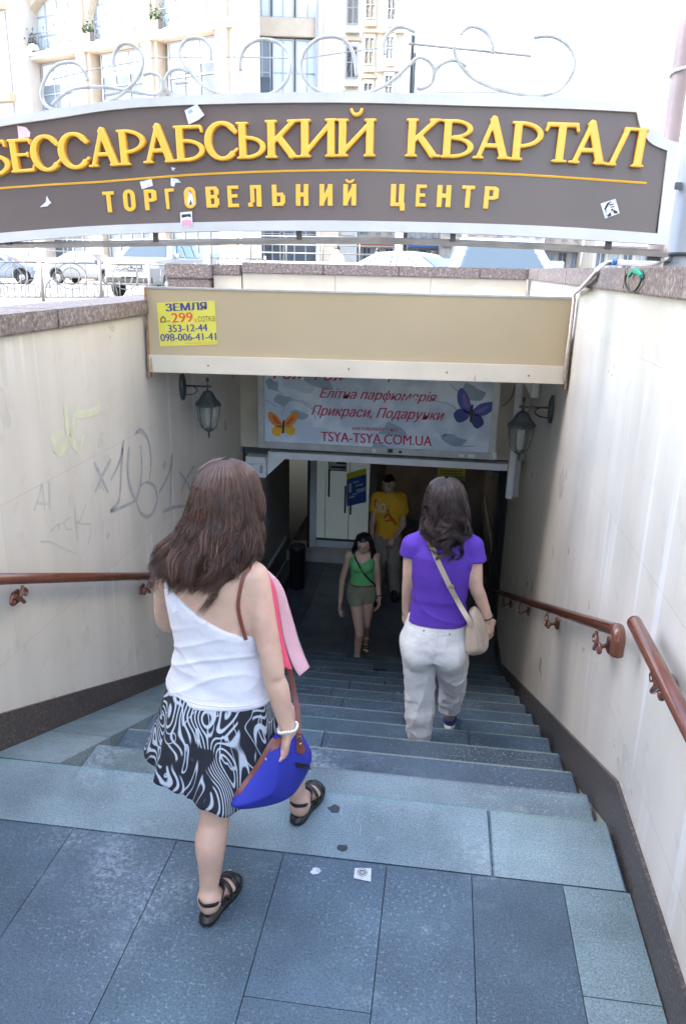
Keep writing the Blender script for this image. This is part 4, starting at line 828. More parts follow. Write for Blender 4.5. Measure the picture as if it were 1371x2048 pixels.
handrail('brown handrail along the left wall under the graffiti', XLr, [(XLr, 1.0, zl(1.0)), (XLr, 7.2, zl(7.2))], -1, [PX(60, 1180, XLr).y, PX(305, 1165, XLr).y, 6.4])
XRr = XR-.075; aR = PX(1238, 1262, XRr); zr = lambda y: aR.z-(y-aR.y)*sl_
handrail('brown sloping handrail down the right wall ending in a bent stub', XRr, smooth_path([(XRr, aR.y-.005, aR.z-.10), (XRr, aR.y-.003, aR.z-.035), (XRr, aR.y+.02, aR.z-.006)], 4)+[(XRr, aR.y+.06, zr(aR.y+.06)), (XRr, 8.9, zr(8.9))], 1, [aR.y+.42, aR.y+1.75, aR.y+3.1, aR.y+4.4])
bR = PX(1268, 1245, XRr); handrail('short level brown handrail at the right edge beside the landing', XRr, [(XRr, .3, bR.z), (XRr, bR.y-.012, bR.z), (XRr, bR.y, bR.z)], 1, [bR.y-.25, bR.y-1.3])

# ================================================================== CABLES
M_cab = mat('white_cable', (.60, .58, .54), .5, var=.12, vscale=30)
t = thing('cable_bundle', 'white cable bundle running over the right coping down beside the canopy', 'cable', (.9, 4.5, 2.2))
pA = [PY(1328, 518, 3.95), PX(1290, 527, 1.0), PX(1220, 524, .93), PX(1196, 536, .80), PX(1188, 547, .757), PX(1165, 572, .757), FP(XR-.012, 2.05, .03)]
for i, dx in enumerate((0, .018, -.012)):
    g = MB(); P = [Vector(p)+Vector((dx*.6, 0, .012*(i == 1)-.006*i)) for p in pA]; g.tube(smooth_path(P), .011-.003*i, 7); g.build('cable', M_cab if i < 2 else M_railgrey, t, True)
g = MB(); g.tube([FP(XR-.016, 2.05, .03), FP(XR-.020, 1.80, .034), FP(XR-.024, 1.50, .036)], .009, 7); g.build('cable', M_cab, t, True)
g = MB(); a = PX(1228, 523, .935); g.tube([a+Vector((-.012, 0, 0)), a+Vector((.014, 0, .002))], .02, 8); g.build('tape', mat('blue_tape', (.08, .2, .6), .5), t)
t = thing('wire_loop', 'loop of black wire with green tape hooked on the right coping', 'wire', (.8, 3.9, 2.15))
g = MB(); XW = XR-.03; g.tube(smooth_path([PX(1264, 545, XW+.02), PX(1252, 550, XW), PX(1250, 566, XW), PX(1256, 580, XW), PX(1268, 582, XW), PX(1281, 562, XW), PX(1280, 546, XW+.01)]), .0045, 6); g.build('wire', M_blk, t, True)
g = MB(); g.tube(smooth_path([PX(1258, 551, XW-.004), PX(1266, 541, XW-.004), PX(1276, 545, XW-.004), PX(1282, 552, XW-.004)]), .010, 5); g.build('tape', mat('green_tape', (.02, .34, .20), .5, var=.3, vscale=40), t)

# ================================================================== GRAFFITI (paint films on the left wall) and the floor sticker, gum
M_gr = mat('graffiti_grey_paint', (.40, .40, .39), .6, var=.2, vscale=30); M_gr2 = mat('graffiti_pale_paint', (.50, .485, .45), .6, var=.15, vscale=30); M_gr3 = mat('graffiti_lime_paint', (.60, .60, .42), .6, var=.1, vscale=10)
GW = XL-.015
def brush(name, strokes, m, r, par):
    g = MB()
    for i, s in enumerate(strokes):
        P = [PX(p.x, p.y, GW+.0016+.0004*i) for p in curve_px(s, 6)]; n = len(P)
        rr = [r*(.55+.45*math.sin(math.pi*min(1, .15+.85*k/max(n-1, 1)))) for k in range(n)]
        vs = []; fs = []
        for k in range(n):
            d = (P[min(k+1, n-1)]-P[max(k-1, 0)]).normalized(); q = d.cross(Vector((1, 0, 0))).normalized(); vs += [P[k]+q*rr[k], P[k]-q*rr[k]]
        fs = [(2*k, 2*k+1, 2*k+3, 2*k+2) for k in range(n-1)]; g.add(vs, fs)
    return g.build(name, m, par)
brush('graffiti', [[(188, 925), (200, 950), (216, 985)], [(222, 918), (205, 950), (190, 985)]], M_gr, .0145, wl)
brush('graffiti', [[(222, 960), (240, 920), (247, 882), (243, 930), (238, 1000), (222, 1022), (262, 1006), (272, 1000)], [(258, 892), (256, 950), (272, 1000), (283, 945), (281, 890)], [(270, 868), (282, 860), (296, 880), (302, 920), (299, 962)], [(292, 964), (308, 972), (314, 1000), (302, 1030), (285, 1030), (273, 1005), (279, 975), (292, 964)]], M_gr, .0145, wl)
brush('graffiti', [[(318, 985), (338, 945), (344, 908), (342, 960), (340, 1015)], [(325, 1024), (350, 1014), (380, 1012)]], M_gr, .0145, wl)
brush('graffiti', [[(358, 943), (370, 960), (384, 985)], [(388, 932), (374, 955), (362, 985)]], M_gr, .0135, wl)
brush('graffiti', [[(68, 1022), (80, 985), (84, 968), (90, 1022)], [(72, 1006), (95, 1008)], [(99, 964), (100, 1018)]], M_gr2, .008, wl)
brush('graffiti', [[(100, 1065), (115, 1050), (130, 1046)], [(142, 1035), (131, 1042), (133, 1058), (145, 1058)], [(149, 1012), (152, 1048), (156, 1078)], [(172, 1010), (160, 1040), (153, 1045), (168, 1048), (182, 1052), (176, 1090)]], M_gr2, .0065, wl)
brush('graffiti', [[(80, 1084), (100, 1084), (125, 1096), (155, 1108)]], M_gr2, .0065, wl)
brush('graffiti', [[(130, 808), (140, 880), (152, 812)], [(104, 870), (118, 905), (140, 880), (158, 900), (166, 870)], [(150, 830), (190, 822), (200, 800)], [(110, 905), (116, 870), (128, 868)]], M_gr3, .024, wl)
t = thing('floor_sticker', 'small square white sticker with a black ring symbol on the landing tiles', 'sticker', PZ(725, 1749, 0))
def FL(x, y, h=0.): p = PZ(x, y, 0); return Vector((p.x, p.y, h))
g = MB(); g.prism([FL(709, 1738, .0022), FL(742, 1738, .0022), FL(741, 1765, .0022), FL(707, 1758, .0022)], (0, 0, .0012)); g.build('paper', mat('sticker_offwhite', (.62, .60, .56), .5, var=.12, vscale=60), t)
def ringmesh(c, r0, r1, h, rx=1.):
    g = MB(); n = 28; vs = []
    for k in range(n):
        a = 2*math.pi*k/n
        for r in (r0, r1): vs.append((c.x+r*math.cos(a), c.y+r*math.sin(a), h))
    g.add(vs, [(2*k, 2*k+1, (2*k+3) % (2*n), (2*k+2) % (2*n)) for k in range(n)]); return g
c = FL(724, 1747); ringmesh(c, .0165, .019, .0042).build('ring', M_ink, t); ringmesh(c, .0075, .012, .0042).build('ring', M_ink, t); g = MB(); g.box(c.x-.0012, c.x+.0012, c.y-.004, c.y+.006, .0036, .0043); g.build('mark', M_ink, t)
for i, (x, y, s, l_, mm) in enumerate([(668, 1618, .026, 'dark flattened gum spot near the woman in white on the landing edge', 0), (686, 1697, .022, 'dark flattened gum spot on the pale landing slab', 0), (631, 1744, .018, 'pale flattened gum spot on the dark tiles by the floor sticker', 1)]):
    q = random.Random(i+3); p = FL(x, y); n = 14; g = MB(); rr = [s*(.75+.5*q.random()) for _ in range(n)]
    g.prism([(p.x+rr[k]*math.cos(2*math.pi*k/n), p.y+rr[k]*.9*math.sin(2*math.pi*k/n), .0012) for k in range(n)], (0, 0, .0022)); o = g.build('gum_spot', [M_ink, M_paper][mm] if mm else mat('gum_dark', (.035, .04, .045), .6), None, bevel=.0008); tag(o, l_, 'gum')
# ================================================================== STREET AND BUILDINGS
M_sto = mat('sandstone_cream', (.46, .38, .29), .8, var=.08, vscale=1.5, bump=.1, bscale=8)
M_sto2 = mat('pale_limestone', (.52, .48, .42), .8, var=.08, vscale=1.5)
M_stod = mat('dark_plinth_stone', (.16, .13, .11), .8, var=.2, vscale=1)  # dark brown stone for plinths, planters, roofs and awnings
M_win = mat('window_glass', (.16, .20, .24), .06, spec=.9, var=.25, vscale=.4)
M_windk = mat('window_glass_dark', (.075, .09, .11), .25, spec=.25, var=.4, vscale=.6)
M_frm = mat('window_frame_grey', (.30, .32, .34), .5)
M_blind = mat('pale_blind', (.60, .62, .64), .7)
M_railblue = mat('balcony_iron', (.10, .13, .16), .5)
M_leafg = mat('box_shrub_leaves', (.055, .085, .03), .7, var=.5, vscale=9)

class Facade:
    """vertical plane through o along u (unit, horizontal); +d towards the viewer"""
    def __init__(s, o, az):
        s.o = Vector((o[0], o[1], 0)); s.u = Vector((math.sin(az), math.cos(az), 0)); n = Vector((s.u.y, -s.u.x, 0)); s.n = n if n.dot(EYE-s.o) > 0 else -n
    def sz(s, x, y):
        r_ = ray(x, y); t = (s.o-EYE).dot(s.n)/r_.dot(s.n); p = EYE+r_*t; return (p-s.o).dot(s.u), p.z
    def at(s, a, d, z): p = s.o+s.u*a+s.n*d; return Vector((p.x, p.y, z))
    def box(s, g, a0, a1, d0, d1, z0, z1): return g.obox(s.at(a0, d0, z0), s.u*(a1-a0), s.n*(d1-d0), (0, 0, z1-z0))
    def arch(s, g, a0, a1, zs, zt, ztop, d0, d1, n=12):
        """wall piece above an arched opening: springing zs, crown zt, up to ztop"""
        c = (a0+a1)/2; rx = (a1-a0)/2; top = [(a0+(a1-a0)*i/n) for i in range(n+1)]
        for i in range(n):
            q = []
            for a in (top[i], top[i+1]):
                u = max(-1, min(1, (a-c)/rx)); q.append((a, zs+(zt-zs)*math.sqrt(max(0, 1-u*u))))
            g.prism([s.at(q[0][0], d0, q[0][1]), s.at(q[1][0], d0, q[1][1]), s.at(q[1][0], d0, ztop), s.at(q[0][0], d0, ztop)], s.n*(d1-d0))
oA = PY(447, 300, 46); FA = Facade(oA, R(-66))
def window(F, t, a0, a1, z0, z1, d=-.35, cols=3, rows=3, glassm=None, blind=0., frm=None):
    g = MB(); f = .09
    F.box(g, a0, a0+f, d, d+.12, z0, z1); F.box(g, a1-f, a1, d, d+.12, z0, z1); F.box(g, a0+f, a1-f, d, d+.12, z0, z0+f); F.box(g, a0+f, a1-f, d, d+.12, z1-f, z1)
    for i in range(1, cols): a = a0+(a1-a0)*i/cols; F.box(g, a-.04, a+.04, d+.005, d+.115, z0+f, z1-f)
    for j in range(1, rows): z = z0+(z1-z0)*j/rows; F.box(g, a0+f, a1-f, d+.015, d+.105, z-.035, z+.035)
    w_ = g.build('window', frm or M_frm, t)
    g = MB(); F.box(g, a0+.02, a1-.02, d+.02, d+.05, z0+.02, z1-.02); g.build('pane', glassm or M_win, w_)
    if blind: g = MB(); F.box(g, a0+.12, a1-.12, d+.051, d+.056, z1-(z1-z0)*blind, z1-.1); g.build('blind', M_blind, w_)
    return w_
def balustrade(F, t, a0, a1, z0, h, d):
    g = MB(); g.tube([F.at(a0, d, z0+h), F.at(a1, d, z0+h)], .035, 5); g.tube([F.at(a0, d, z0+.12), F.at(a1, d, z0+.12)], .03, 5); n = max(3, int((a1-a0)/.24))
    for i in range(n+1):
        a = a0+(a1-a0)*i/n; g.tube([F.at(a, d, z0+.12), F.at(a, d, z0+h+(.28 if i % 4 == 2 else 0))], .022, 4)
        if i % 4 == 2: g.lathe(F.at(a, d, z0+h+.28), [(.002, -.1), (.07, 0), (.002, .14)], 5)
        if i % 4 == 0 and i < n: g.tube([F.at(a+.24+.2*math.cos(q*.7), d, z0+.5+.22*math.sin(q*.7)) for q in range(10)], .02, 4)
    g.build('balcony_railing', M_railblue, t)
def planter(F, t, a, z, d):
    g = MB(); F.box(g, a-.35, a+.35, d-.3, d+.3, z, z+.5); p = g.build('planter', M_stod, t)
    q = random.Random(int(a*100) % 97); g = MB()
    for _ in range(90):
        c = F.at(a+q.gauss(0, .28), d+q.gauss(0, .22), z+.55+abs(q.gauss(0, .3))); v = Vector((q.gauss(0, 1), q.gauss(0, 1), q.gauss(0, 1))).normalized()*.11; w_ = Vector((q.gauss(0, 1), q.gauss(0, 1), q.gauss(0, 1))).normalized()*.09; g.add([c-v, c+w_, c+v, c-w_], [(0, 1, 2, 3)])
    g.build('shrub', M_leafg, p)
tA = thing('stone_building', 'cream stone building with arched balcony bays behind the left of the sign', 'building', (oA.x, oA.y, GZ))
sb = [FA.sz(x, 90)[0] for x in (44, 166, 304, 447)]; bayw = (sb[0]-sb[3])/3
zl_ = FA.sz(440, 40)[1]                                # ledge under the arches
zt_w = FA.sz(370, 72)[1]; zb_w = FA.sz(370, 195)[1]-.6
nb = 6; G_ = GZ
ctr = [sb[3]+bayw*(i+.5) for i in range(nb)]
g = MB()
for i in range(nb+1):
    a = sb[3]+bayw*i; FA.box(g, a-.62, a+.62, -.8, .0, G_, zl_+9)
    FA.box(g, a-.36, a+.36, .001, .22, G_+4.5, zl_+9)
for i in range(nb):
    a0, a1 = ctr[i]-bayw/2+.62, ctr[i]+bayw/2-.62
    FA.box(g, a0, a1, -.8, -.02, zt_w, zl_-.25); FA.box(g, a0, a1, -.8, -.02, zb_w-1.5, zb_w); FA.arch(g, a0+.001, a1-.001, zl_+1.6, zl_+3.1, zl_+5.6, -.8, -.02); FA.box(g, a0, a1, -.8, -.02, G_+4.6, G_+5.6)
    FA.box(g, a0, a1, -.8, -.02, zl_+8, zl_+9)
FA.box(g, sb[3]-.62, sb[3]+bayw*nb+.62, -2.4, -.82, G_, zl_+9); FA.box(g, sb[3]+7, sb[3]+bayw*nb+.6, -12, -2.401, G_, zl_+8.9)
g.build('wall', M_sto, tA)
g = MB(); FA.box(g, sb[3]-.75, sb[3]+bayw*nb+.7, -.75, .42, zl_-.24, zl_-.06); FA.box(g, sb[3]-.7, sb[3]+bayw*nb+.65, -.75, .34, zl_-.42, zl_-.241); g.build('cornice', M_sto2, tA)
g = MB(); FA.box(g, sb[3]-.9, sb[3]+bayw*nb+.7, -2.5, .9, zl_+9.001, zl_+9.6); g.build('roof', M_stod, tA)
for i in range(nb):
    a0, a1 = ctr[i]-bayw/2+.64, ctr[i]+bayw/2-.64
    window(FA, tA, a0+.35, a1-.35, zb_w+.02, zt_w-.02, -.6, 3, 2, M_windk if i != 2 else M_win, .35)
    window(FA, tA, a0+.02, a1-.02, zl_+.02, zl_+3.2, -.7, 4, 3, mat('painted_sky_glass', (.50, .56, .60), .15))  # pale base colour stands in for the bright sky reflected in the panes
    window(FA, tA, a0+.1, a1-.1, G_+.3, G_+4.5, -.55, 4, 2, M_windk); window(FA, tA, a0+.2, a1-.2, G_+5.7, zb_w-1.6, -.5, 3, 3)
    balustrade(FA, tA, a0+.02, a1-.02, zl_-.06, 1.05, .2); planter(FA, tA, a1-.25, zl_-.055, .15)
    g = MB(); FA.box(g, a0+.15, a1-.15, -.019, .05, zt_w+.02, zt_w+.25); g.build('lintel', M_sto2, tA)
# far-left neighbour, glazed
oE = PY(36, 300, 50); FE = Facade(oE, R(-75)); tE = thing('glazed_building', 'pale glazed building at the far left edge of the photo', 'building', (oE.x, oE.y, GZ))
g = MB(); FE.box(g, .2, 14, -10, -.5, G_, 34); g.build('wall', M_sto2, tE)
for i in range(3):
    for j in range(6): window(FE, tE, .4+3.6*i, 3.8+3.6*i, G_+1+5*j, G_+5.4+5*j, -.49, 2, 3, mat('painted_sky_glass', (.50, .56, .60), .15))
for j in range(1, 7): g = MB(); FE.box(g, .2, 12, -.49, .1, G_+5*j+.5, G_+5*j+.9); g.build('cornice', M_sto, tE)
# tall pale building right of the corner
oB = PY(452, 300, 52); FB = Facade(oB, R(80)); tB = thing('corner_building', 'tall cream building with narrow glazed strips behind the middle of the sign', 'building', (oB.x, oB.y, GZ))
def sB(x): return FB.sz(x, 100)[0]
g = MB()
for xa, xb in ((440, 503), (640, 684)): FB.box(g, sB(xa), sB(xb), -.9, 0, G_, 36)
FB.box(g, sB(440)+.01, sB(684)-.01, -9, -.91, G_, 36)
for z in (7, 15.6, 24.2, 32.8): FB.box(g, sB(503)+.001, sB(640)-.001, -.9, -.25, z, z+1)
g.build('wall', M_sto, tB)
for z in (8, 16.6, 25.2):
    for xa, xb in ((504, 541), (543, 588), (590, 638)): window(FB, tB, sB(xa)+.02, sB(xb)-.02, z+.02, z+7.5, -.6, 2, 4, mat('painted_sky_glass', (.50, .56, .60), .15) if xa != 504 or z != 8 else M_win, 0., mat('window_frame_slate', (.30, .33, .36), .5))
z0 = FB.sz(520, 188)[1]; z1 = FB.sz(520, 150)[1]; g = MB(); FB.box(g, sB(507), sB(539), -.47, -.44, z0, z1); g.build('dark_pane', M_windk, tB)
for xa in (503, 640): g = MB(); FB.box(g, sB(xa)-.12, sB(xa)+.12, .001, .2, G_, 36); g.build('pilaster', M_sto2, tB)
g = MB(); FB.box(g, sB(630), sB(636), -.24, .1, 9, 36); g.build('downpipe', M_frm, tB)
for xa, xb in ((505, 560), (565, 638)): window(FB, tB, sB(xa), sB(xb), G_+.3, 6.9, -.5, 3, 2, M_windk)
# houses farther down the street, stepping back
hs = [(682, 716, 66, 40, M_sto2, 'narrow white house with projecting bays beyond the corner building'), (716, 748, 78, 37, M_sto, 'sand coloured house stepping back down the street'), (744, 800, 92, 31, M_sto2, 'far pale house with dark narrow windows near the black pole')]
for xa, xb, Y, top, mm, lab in hs:
    o = PY(xa, 300, Y); F = Facade(o, R(84)); t = thing('street_house', lab, 'house', (o.x, o.y, GZ), 'houses down the street'); b = F.sz(xb, 300)[0]
    g = MB(); F.box(g, 0, b, -10, 0, G_, top); g.build('wall', mm, t); n = max(1, round(b/2.6))
    zz = G_+4
    while zz < top-3.2:
        for i in range(n):
            a = b*(i+.5)/n; g = MB(); F.box(g, a-.55, a+.55, .001, .5, zz-.5, zz+2.5); g.build('bay', mm, t); window(F, t, a-.45, a+.45, zz, zz+2.2, .45, 2, 2, M_windk)
        g = MB(); F.box(g, -.1, b+.1, .002, .62, zz+2.55, zz+2.8); g.build('cornice', M_sto, t); zz += 3.6
    g = MB(); F.box(g, -.2, b+.2, -10, .7, top, top+.5); g.build('roof', M_stod, t)
# low far row across the right part, mostly seen in the strip under the sign
q = random.Random(4); xs = [620, 700, 790, 880, 985, 1090, 1190, 1300, 1420]
for i, (xa, xb) in enumerate(zip(xs[:-1], xs[1:])):
    Y = 74+4*(i % 3); o = PY(xa, 480, Y); F = Facade(o, R(88)); b = F.sz(xb, 480)[0]; top = 7+q.random()*4
    t = thing('shop_building', ['low white shop building far across the street behind the railing', 'low cream shop row far across the street by the grey pole', 'low beige shop far across the street above the white car', 'low pale shop with a dark awning beyond the parked car', 'low white shop front far behind the parked car', 'low sand coloured shop far behind the right of the sign', 'low white kiosk row far behind the cables', 'low pale shop at the far right behind the sign post'][i], 'shop', (o.x, o.y, GZ), 'far shops across the street')
    g = MB(); F.box(g, 0, b-.05, -8, 0, G_, top); g.build('wall', [M_sto2, M_sto][i % 2], t)
    n = 4
    for k in range(n): window(F, t, b*(k+.12)/n, b*(k+.88)/n, G_+.4, G_+2.9, .0, 2, 1, [M_windk, M_win][(k+i) % 2]); window(F, t, b*(k+.25)/n, b*(k+.75)/n, G_+4, G_+5.4, .0, 2, 1, M_win)
    g = MB(); F.prism if 0 else None; F.box(g, .1, b-.1, .12, 1.3, G_+3.05, G_+3.3); g.build('awning', [M_stod, mat('awning_red', (.35, .10, .06), .7), mat('awning_blue', (.08, .16, .42), .7)][i % 3], t)
# billboard and black pole to the right
t = thing('billboard', 'large pale billboard on a white frame above the right half of the sign', 'billboard', PY(950, 180, 40))
def B2(x, y): p = PY(x, y, 40); return p
g = MB(); a, b = B2(842, 190), B2(1064, 106); z0, z1 = 2.0, B2(950, 104).z; zmid = B2(950, 186).z
g.box(B2(838, 150).x, B2(1066, 150).x, 40, 40.6, zmid-2.0, z1); g.build('box', mat('billboard_white', (.40, .42, .44), .5), t)
g = MB(); g.box(B2(866, 150).x, B2(1040, 150).x, 39.95, 39.999, B2(950, 184).z, B2(950, 116).z); g.build('picture', mat('billboard_print', (.20, .215, .21), .6, col2=(.15, .165, .13), cscale=.9, cthr=(.5, .58)), t)
g = MB(); g.box(B2(945, 150).x, B2(955, 150).x, 40.1, 40.5, GZ, zmid-2.0); g.build('post', M_frm, t)
t = thing('black_pole', 'tall black street pole left of the pale billboard', 'pole', PY(811, 500, 30)); p = PY(811, 72, 30); g = MB(); g.lathe((PY(811, 300, 30).x, 30, GZ), [(.16, 0), (.14, p.z-GZ-.3), (.17, p.z-GZ-.25), (.17, p.z-GZ), (.05, p.z-GZ+.05)], 12); g.build('pole', mat('pole_black', (.02, .022, .025), .5), t, True)
g = MB(); g.tube([Vector((p.x+.35, 30, GZ)), Vector((p.x+.35, 30, p.z-.5))], .04, 6); g.build('conduit', M_iron, t)
# lamp posts
def lamp_post(label, x, y, Y, r, top, m, wraps=False):
    p = PY(x, y, Y); t = thing('lamp_post', label, 'lamp post', (p.x, Y, GZ), 'street lamp posts'); g = MB(); g.lathe((p.x, Y, GZ), [(r*1.5, 0), (r*1.4, .5), (r, .6), (r*.85, top)], 16); g.build('post', m, t, True)
    g = MB(); g.tube(smooth_path([(p.x, Y, GZ+top-.05), (p.x+.1, Y-.1, GZ+top+.5), (p.x+.7, Y-.6, GZ+top+.8)]), r*.5, 8); g.lathe((p.x+.8, Y-.65, GZ+top+.72), [(.02, .16), (.14, .1), (.2, 0), (.02, -.04)], 12); g.build('lamp_head', m, t, True)
    if wraps:
        for z in (1.4, 1.9, 2.6):
            g = MB(); g.tube([(p.x+r*1.1*math.cos(a), Y+r*1.1*math.sin(a), GZ+z+.02*a) for a in [k*.5 for k in range(14)]], .012, 5); g.build('cable_wrap', M_cab, t, True)
    return t
M_lp = mat('lamp_post_mauve_grey', (.22, .17, .165), .5, var=.25, vscale=3)
lamp_post('brown grey lamp post wrapped with cables behind the right end of the sign', 1352, 200, 7.5, .075, 8.5, M_lp, True)
lamp_post('grey lamp post behind the parapet left of the white railing', 485, 500, 21, .09, 7.0, mat('post_grey'.replace('post', 'pole'), (.33, .335, .34), .5))
lamp_post('grey lamp post behind the middle of the parapet', 797, 500, 22, .11, 7.0, mat('pole_grey', (.33, .335, .34), .5))
lamp_post('white lamp post by the white sedan at the far left', 84, 540, 30, .20, 7.5, M_white)

# terrace with plain railing, ornate fences
M_fw = mat('fence_white_grey', (.14, .14, .135), .5, var=.15, vscale=12)
def terrace(label, xa, xb, Y, ztop, m):
    a, b = PY(xa, 520, Y).x, PY(xb, 520, Y).x; t = thing('terrace', label, 'terrace', ((a+b)/2, Y, GZ)); g = MB(); g.box(a, b, Y, Y+5, GZ+.005, ztop); g.build('plinth', m, t)
    g = MB(); n = max(2, round((b-a)/1.6))
    for i in range(n+1): x = a+(b-a)*i/n; g.tube([(x, Y+.1, ztop), (x, Y+.1, ztop+1.0)], .035, 6)
    for h in (1.0, .66, .33): g.tube([(a, Y+.1, ztop+h), (b, Y+.1, ztop+h)], .028, 6)
    g.build('railing', M_fw, t, True)
terrace('brown terrace with a white tube railing behind the parked sedan', -60, 186, 42, 2.3, M_stod)
terrace('grey terrace with a white tube railing behind the middle of the parapet', 500, 792, 34, 2.35, mat('terrace_grey', (.33, .33, .33), .8))
def ornate_fence(label, pts, h, m=None, grp='ornate street fences'):
    t = thing('fence', label, 'fence', pts[0], grp); m = m or M_fw
    for k, p in enumerate(pts): g = MB(); g.tube([p, Vector(p)+Vector((0, 0, h*1.08))], .045, 8); g.build('post', mat('fence_post_brown', (.20, .18, .17), .6), t, True)
    for p, q_ in zip(pts[:-1], pts[1:]):
        p, q_ = Vector(p), Vector(q_); d = q_-p; W = d.length; u = d/W; f = lambda a, z: p+u*a+Vector((0, 0, z)); g = MB(); r = .014
        g.tube([f(.05, h), f(W-.05, h)], .02, 6); g.tube([f(.05, .12), f(W-.05, .12)], .02, 6)
        for i in range(1, 8): g.tube([f(W*i/8, .12), f(W*i/8, h*(.62 if i % 2 else 1))], r, 5)
        for c, rx, rz, cz in ((W*.5, W*.26, h*.34, h*.66), (W*.5, W*.15, h*.22, h*.66)): g.tube([f(c+rx*math.cos(a), cz+rz*math.sin(a)) for a in [k*.393 for k in range(17)]], r, 5)
        for c in (W*.18, W*.82): g.tube([f(c+W*.14*math.cos(a), .14+h*.42*math.sin(a)) for a in [k*.26 for k in range(13)]], r, 5)
        g.build('panel', m, t, True)
ornate_fence('ornate white grey iron fence with hoops in front of the white jeep', [Vector((PY(x, 560, Y).x, Y, GZ)) for x, Y in ((-150, 18.6), (-30, 19.3), (83, 20), (201, 21), (299, 22), (392, 23))], 1.0)
ornate_fence('white hooped iron fence between the jeep and the lamp post', [Vector((PY(x, 560, Y).x, Y, GZ)) for x, Y in ((420, 24), (480, 25), (530, 26))], 1.25)

# ---- cars, modelled as implicit bodies
M_tyre = mat('tyre_rubber', (.018, .018, .018), .8); M_rim = mat('rim_alloy', (.35, .35, .36), .35, .7); M_chrome = mat('chrome', (.55, .56, .58), .12, 1.); M_cgl = mat('car_glass', (.04, .055, .07), .12, spec=.3); M_cwhite = mat('car_white_paint', (.19, .195, .20), .35, coat=.2)
def car(label, kind, pos, yaw, paint, h=.04, see_through=False):
    L, W, H = {'sedan': (4.5, 1.74, 1.46), 'jeep': (4.75, 1.9, 1.78)}[kind]
    if kind == 'sedan':
        prof = [(-2.22, .28), (-2.25, .55), (-2.1, .74), (-1.15, .93), (-.35, 1.40), (.1, 1.46), (.75, 1.42), (1.45, 1.06), (2.15, 1.0), (2.24, .6), (2.2, .28)]; belt = .95; wb = (-1.33, 1.3); wr_ = .31
        sidew = [[(-.78, .97), (-.22, 1.34), (.12, 1.38), (.12, .96)], [(.2, .96), (.2, 1.38), (.68, 1.35), (1.2, 1.04), (1.15, .98)]]; wsx = (-1.2, -.32, .93, 1.40); rwx = (.75, 1.5, 1.04, 1.42)
    else:
        prof = [(-2.33, .4), (-2.36, .75), (-2.28, 1.04), (-2.1, 1.1), (-1.05, 1.2), (-.4, 1.72), (.1, 1.78), (1.7, 1.74), (2.15, 1.2), (2.3, 1.1), (2.33, .45)]; belt = 1.18; wb = (-1.42, 1.42); wr_ = .37
        sidew = [[(-.72, 1.2), (-.28, 1.62), (.1, 1.66), (.1, 1.18)], [(.18, 1.18), (.18, 1.66), (1.0, 1.65), (1.0, 1.18)], [(1.08, 1.18), (1.08, 1.64), (1.6, 1.62), (1.9, 1.25)]]; wsx = (-1.1, -.36, 1.2, 1.72); rwx = (1.75, 2.2, 1.22, 1.7)
    pf = np.array(prof); G = Grid((-W/2-.12, -L/2-.12, .1), (W/2+.12, L/2+.12, H+.12), h); x, y, z = G.xyz(); ax = np.abs(x)
    hw = W/2-.42*np.maximum(z-belt, 0)-.25*np.abs(y/(L/2))**7-.10*np.maximum(.5-z, 0)
    d2 = sdpoly(y[0], z[0], prof)[None] if 0 else sdpoly(np.broadcast_to(y, (1, G.n[1], G.n[2])), np.broadcast_to(z, (1, G.n[1], G.n[2])), prof)
    D = -smin(-(d2-.02), -(ax-hw), .09)
    body = D.copy()
    for wy in wb: body = np.maximum(body, -np.maximum(np.sqrt((y-wy)**2+(z-wr_)**2)-(wr_+.07), W/2-.28-ax))
    t = thing('parked_car', label, 'car', pos, 'cars on the street'); c, s_ = math.cos(yaw), math.sin(yaw)
    def place(V): return np.stack([V[:, 0]*c-V[:, 1]*s_+pos[0], V[:, 0]*s_+V[:, 1]*c+pos[1], V[:, 2]+pos[2]], 1)
    def part(name, Dm, m, par=t):
        G.D = Dm.astype(np.float32); V, F = G.mesh()
        if len(F): return np_mesh(name, place(relax(V, F, 1, .3)), F, m, par)
    part('body', body, paint)
    shell = np.maximum(D-.016, -(D+h*1.2))
    def sp(poly): return sdpoly(np.broadcast_to(y, (1, G.n[1], G.n[2])), np.broadcast_to(z, (1, G.n[1], G.n[2])), poly)
    for sgn in (1, -1):
        for pl_ in sidew: part('side_window', np.maximum(np.maximum(shell, sp(pl_)), .3-sgn*x), M_cgl)
    a0, a1, z0, z1 = wsx; ws = np.maximum(np.maximum(shell, ax-(W/2-.17-.42*np.maximum(z-belt, 0))), np.maximum(np.maximum(a0-y, y-(a1+.02)), np.maximum(z0-z, z-z1+.03))); part('windscreen', ws, M_cgl)
    a0, a1, z0, z1 = rwx; part('rear_window', np.maximum(np.maximum(shell, ax-(W/2-.24-.42*np.maximum(z-belt, 0))), np.maximum(np.maximum(a0-y, y-a1), np.maximum(z0-z, z-z1+.03))), M_cgl)
    fy = -L/2; zb = .62 if kind == 'sedan' else .92
    for sgn in (1, -1):
        part('headlight', np.maximum(shell, np.maximum(np.maximum(np.abs(sgn*x-W*.36)-.18, np.abs(z-zb-.03)-.09), y-fy-.45)), mat('headlight_glass', (.55, .57, .6), .1, spec=.8))
        g = MB(); g.v = []
        m_ = MB(); m_.box(W/2-.12, W/2+.14, wsx[0]+.28, wsx[0]+.38, belt+.02, belt+.17); V = np.array(m_.v)*np.array((sgn, 1, 1)); g.v = [tuple(p) for p in place(V)]; g.f = m_.f; g.c = m_.c; g.mi = m_.mi; g.build('mirror', paint, t, bevel=.02)
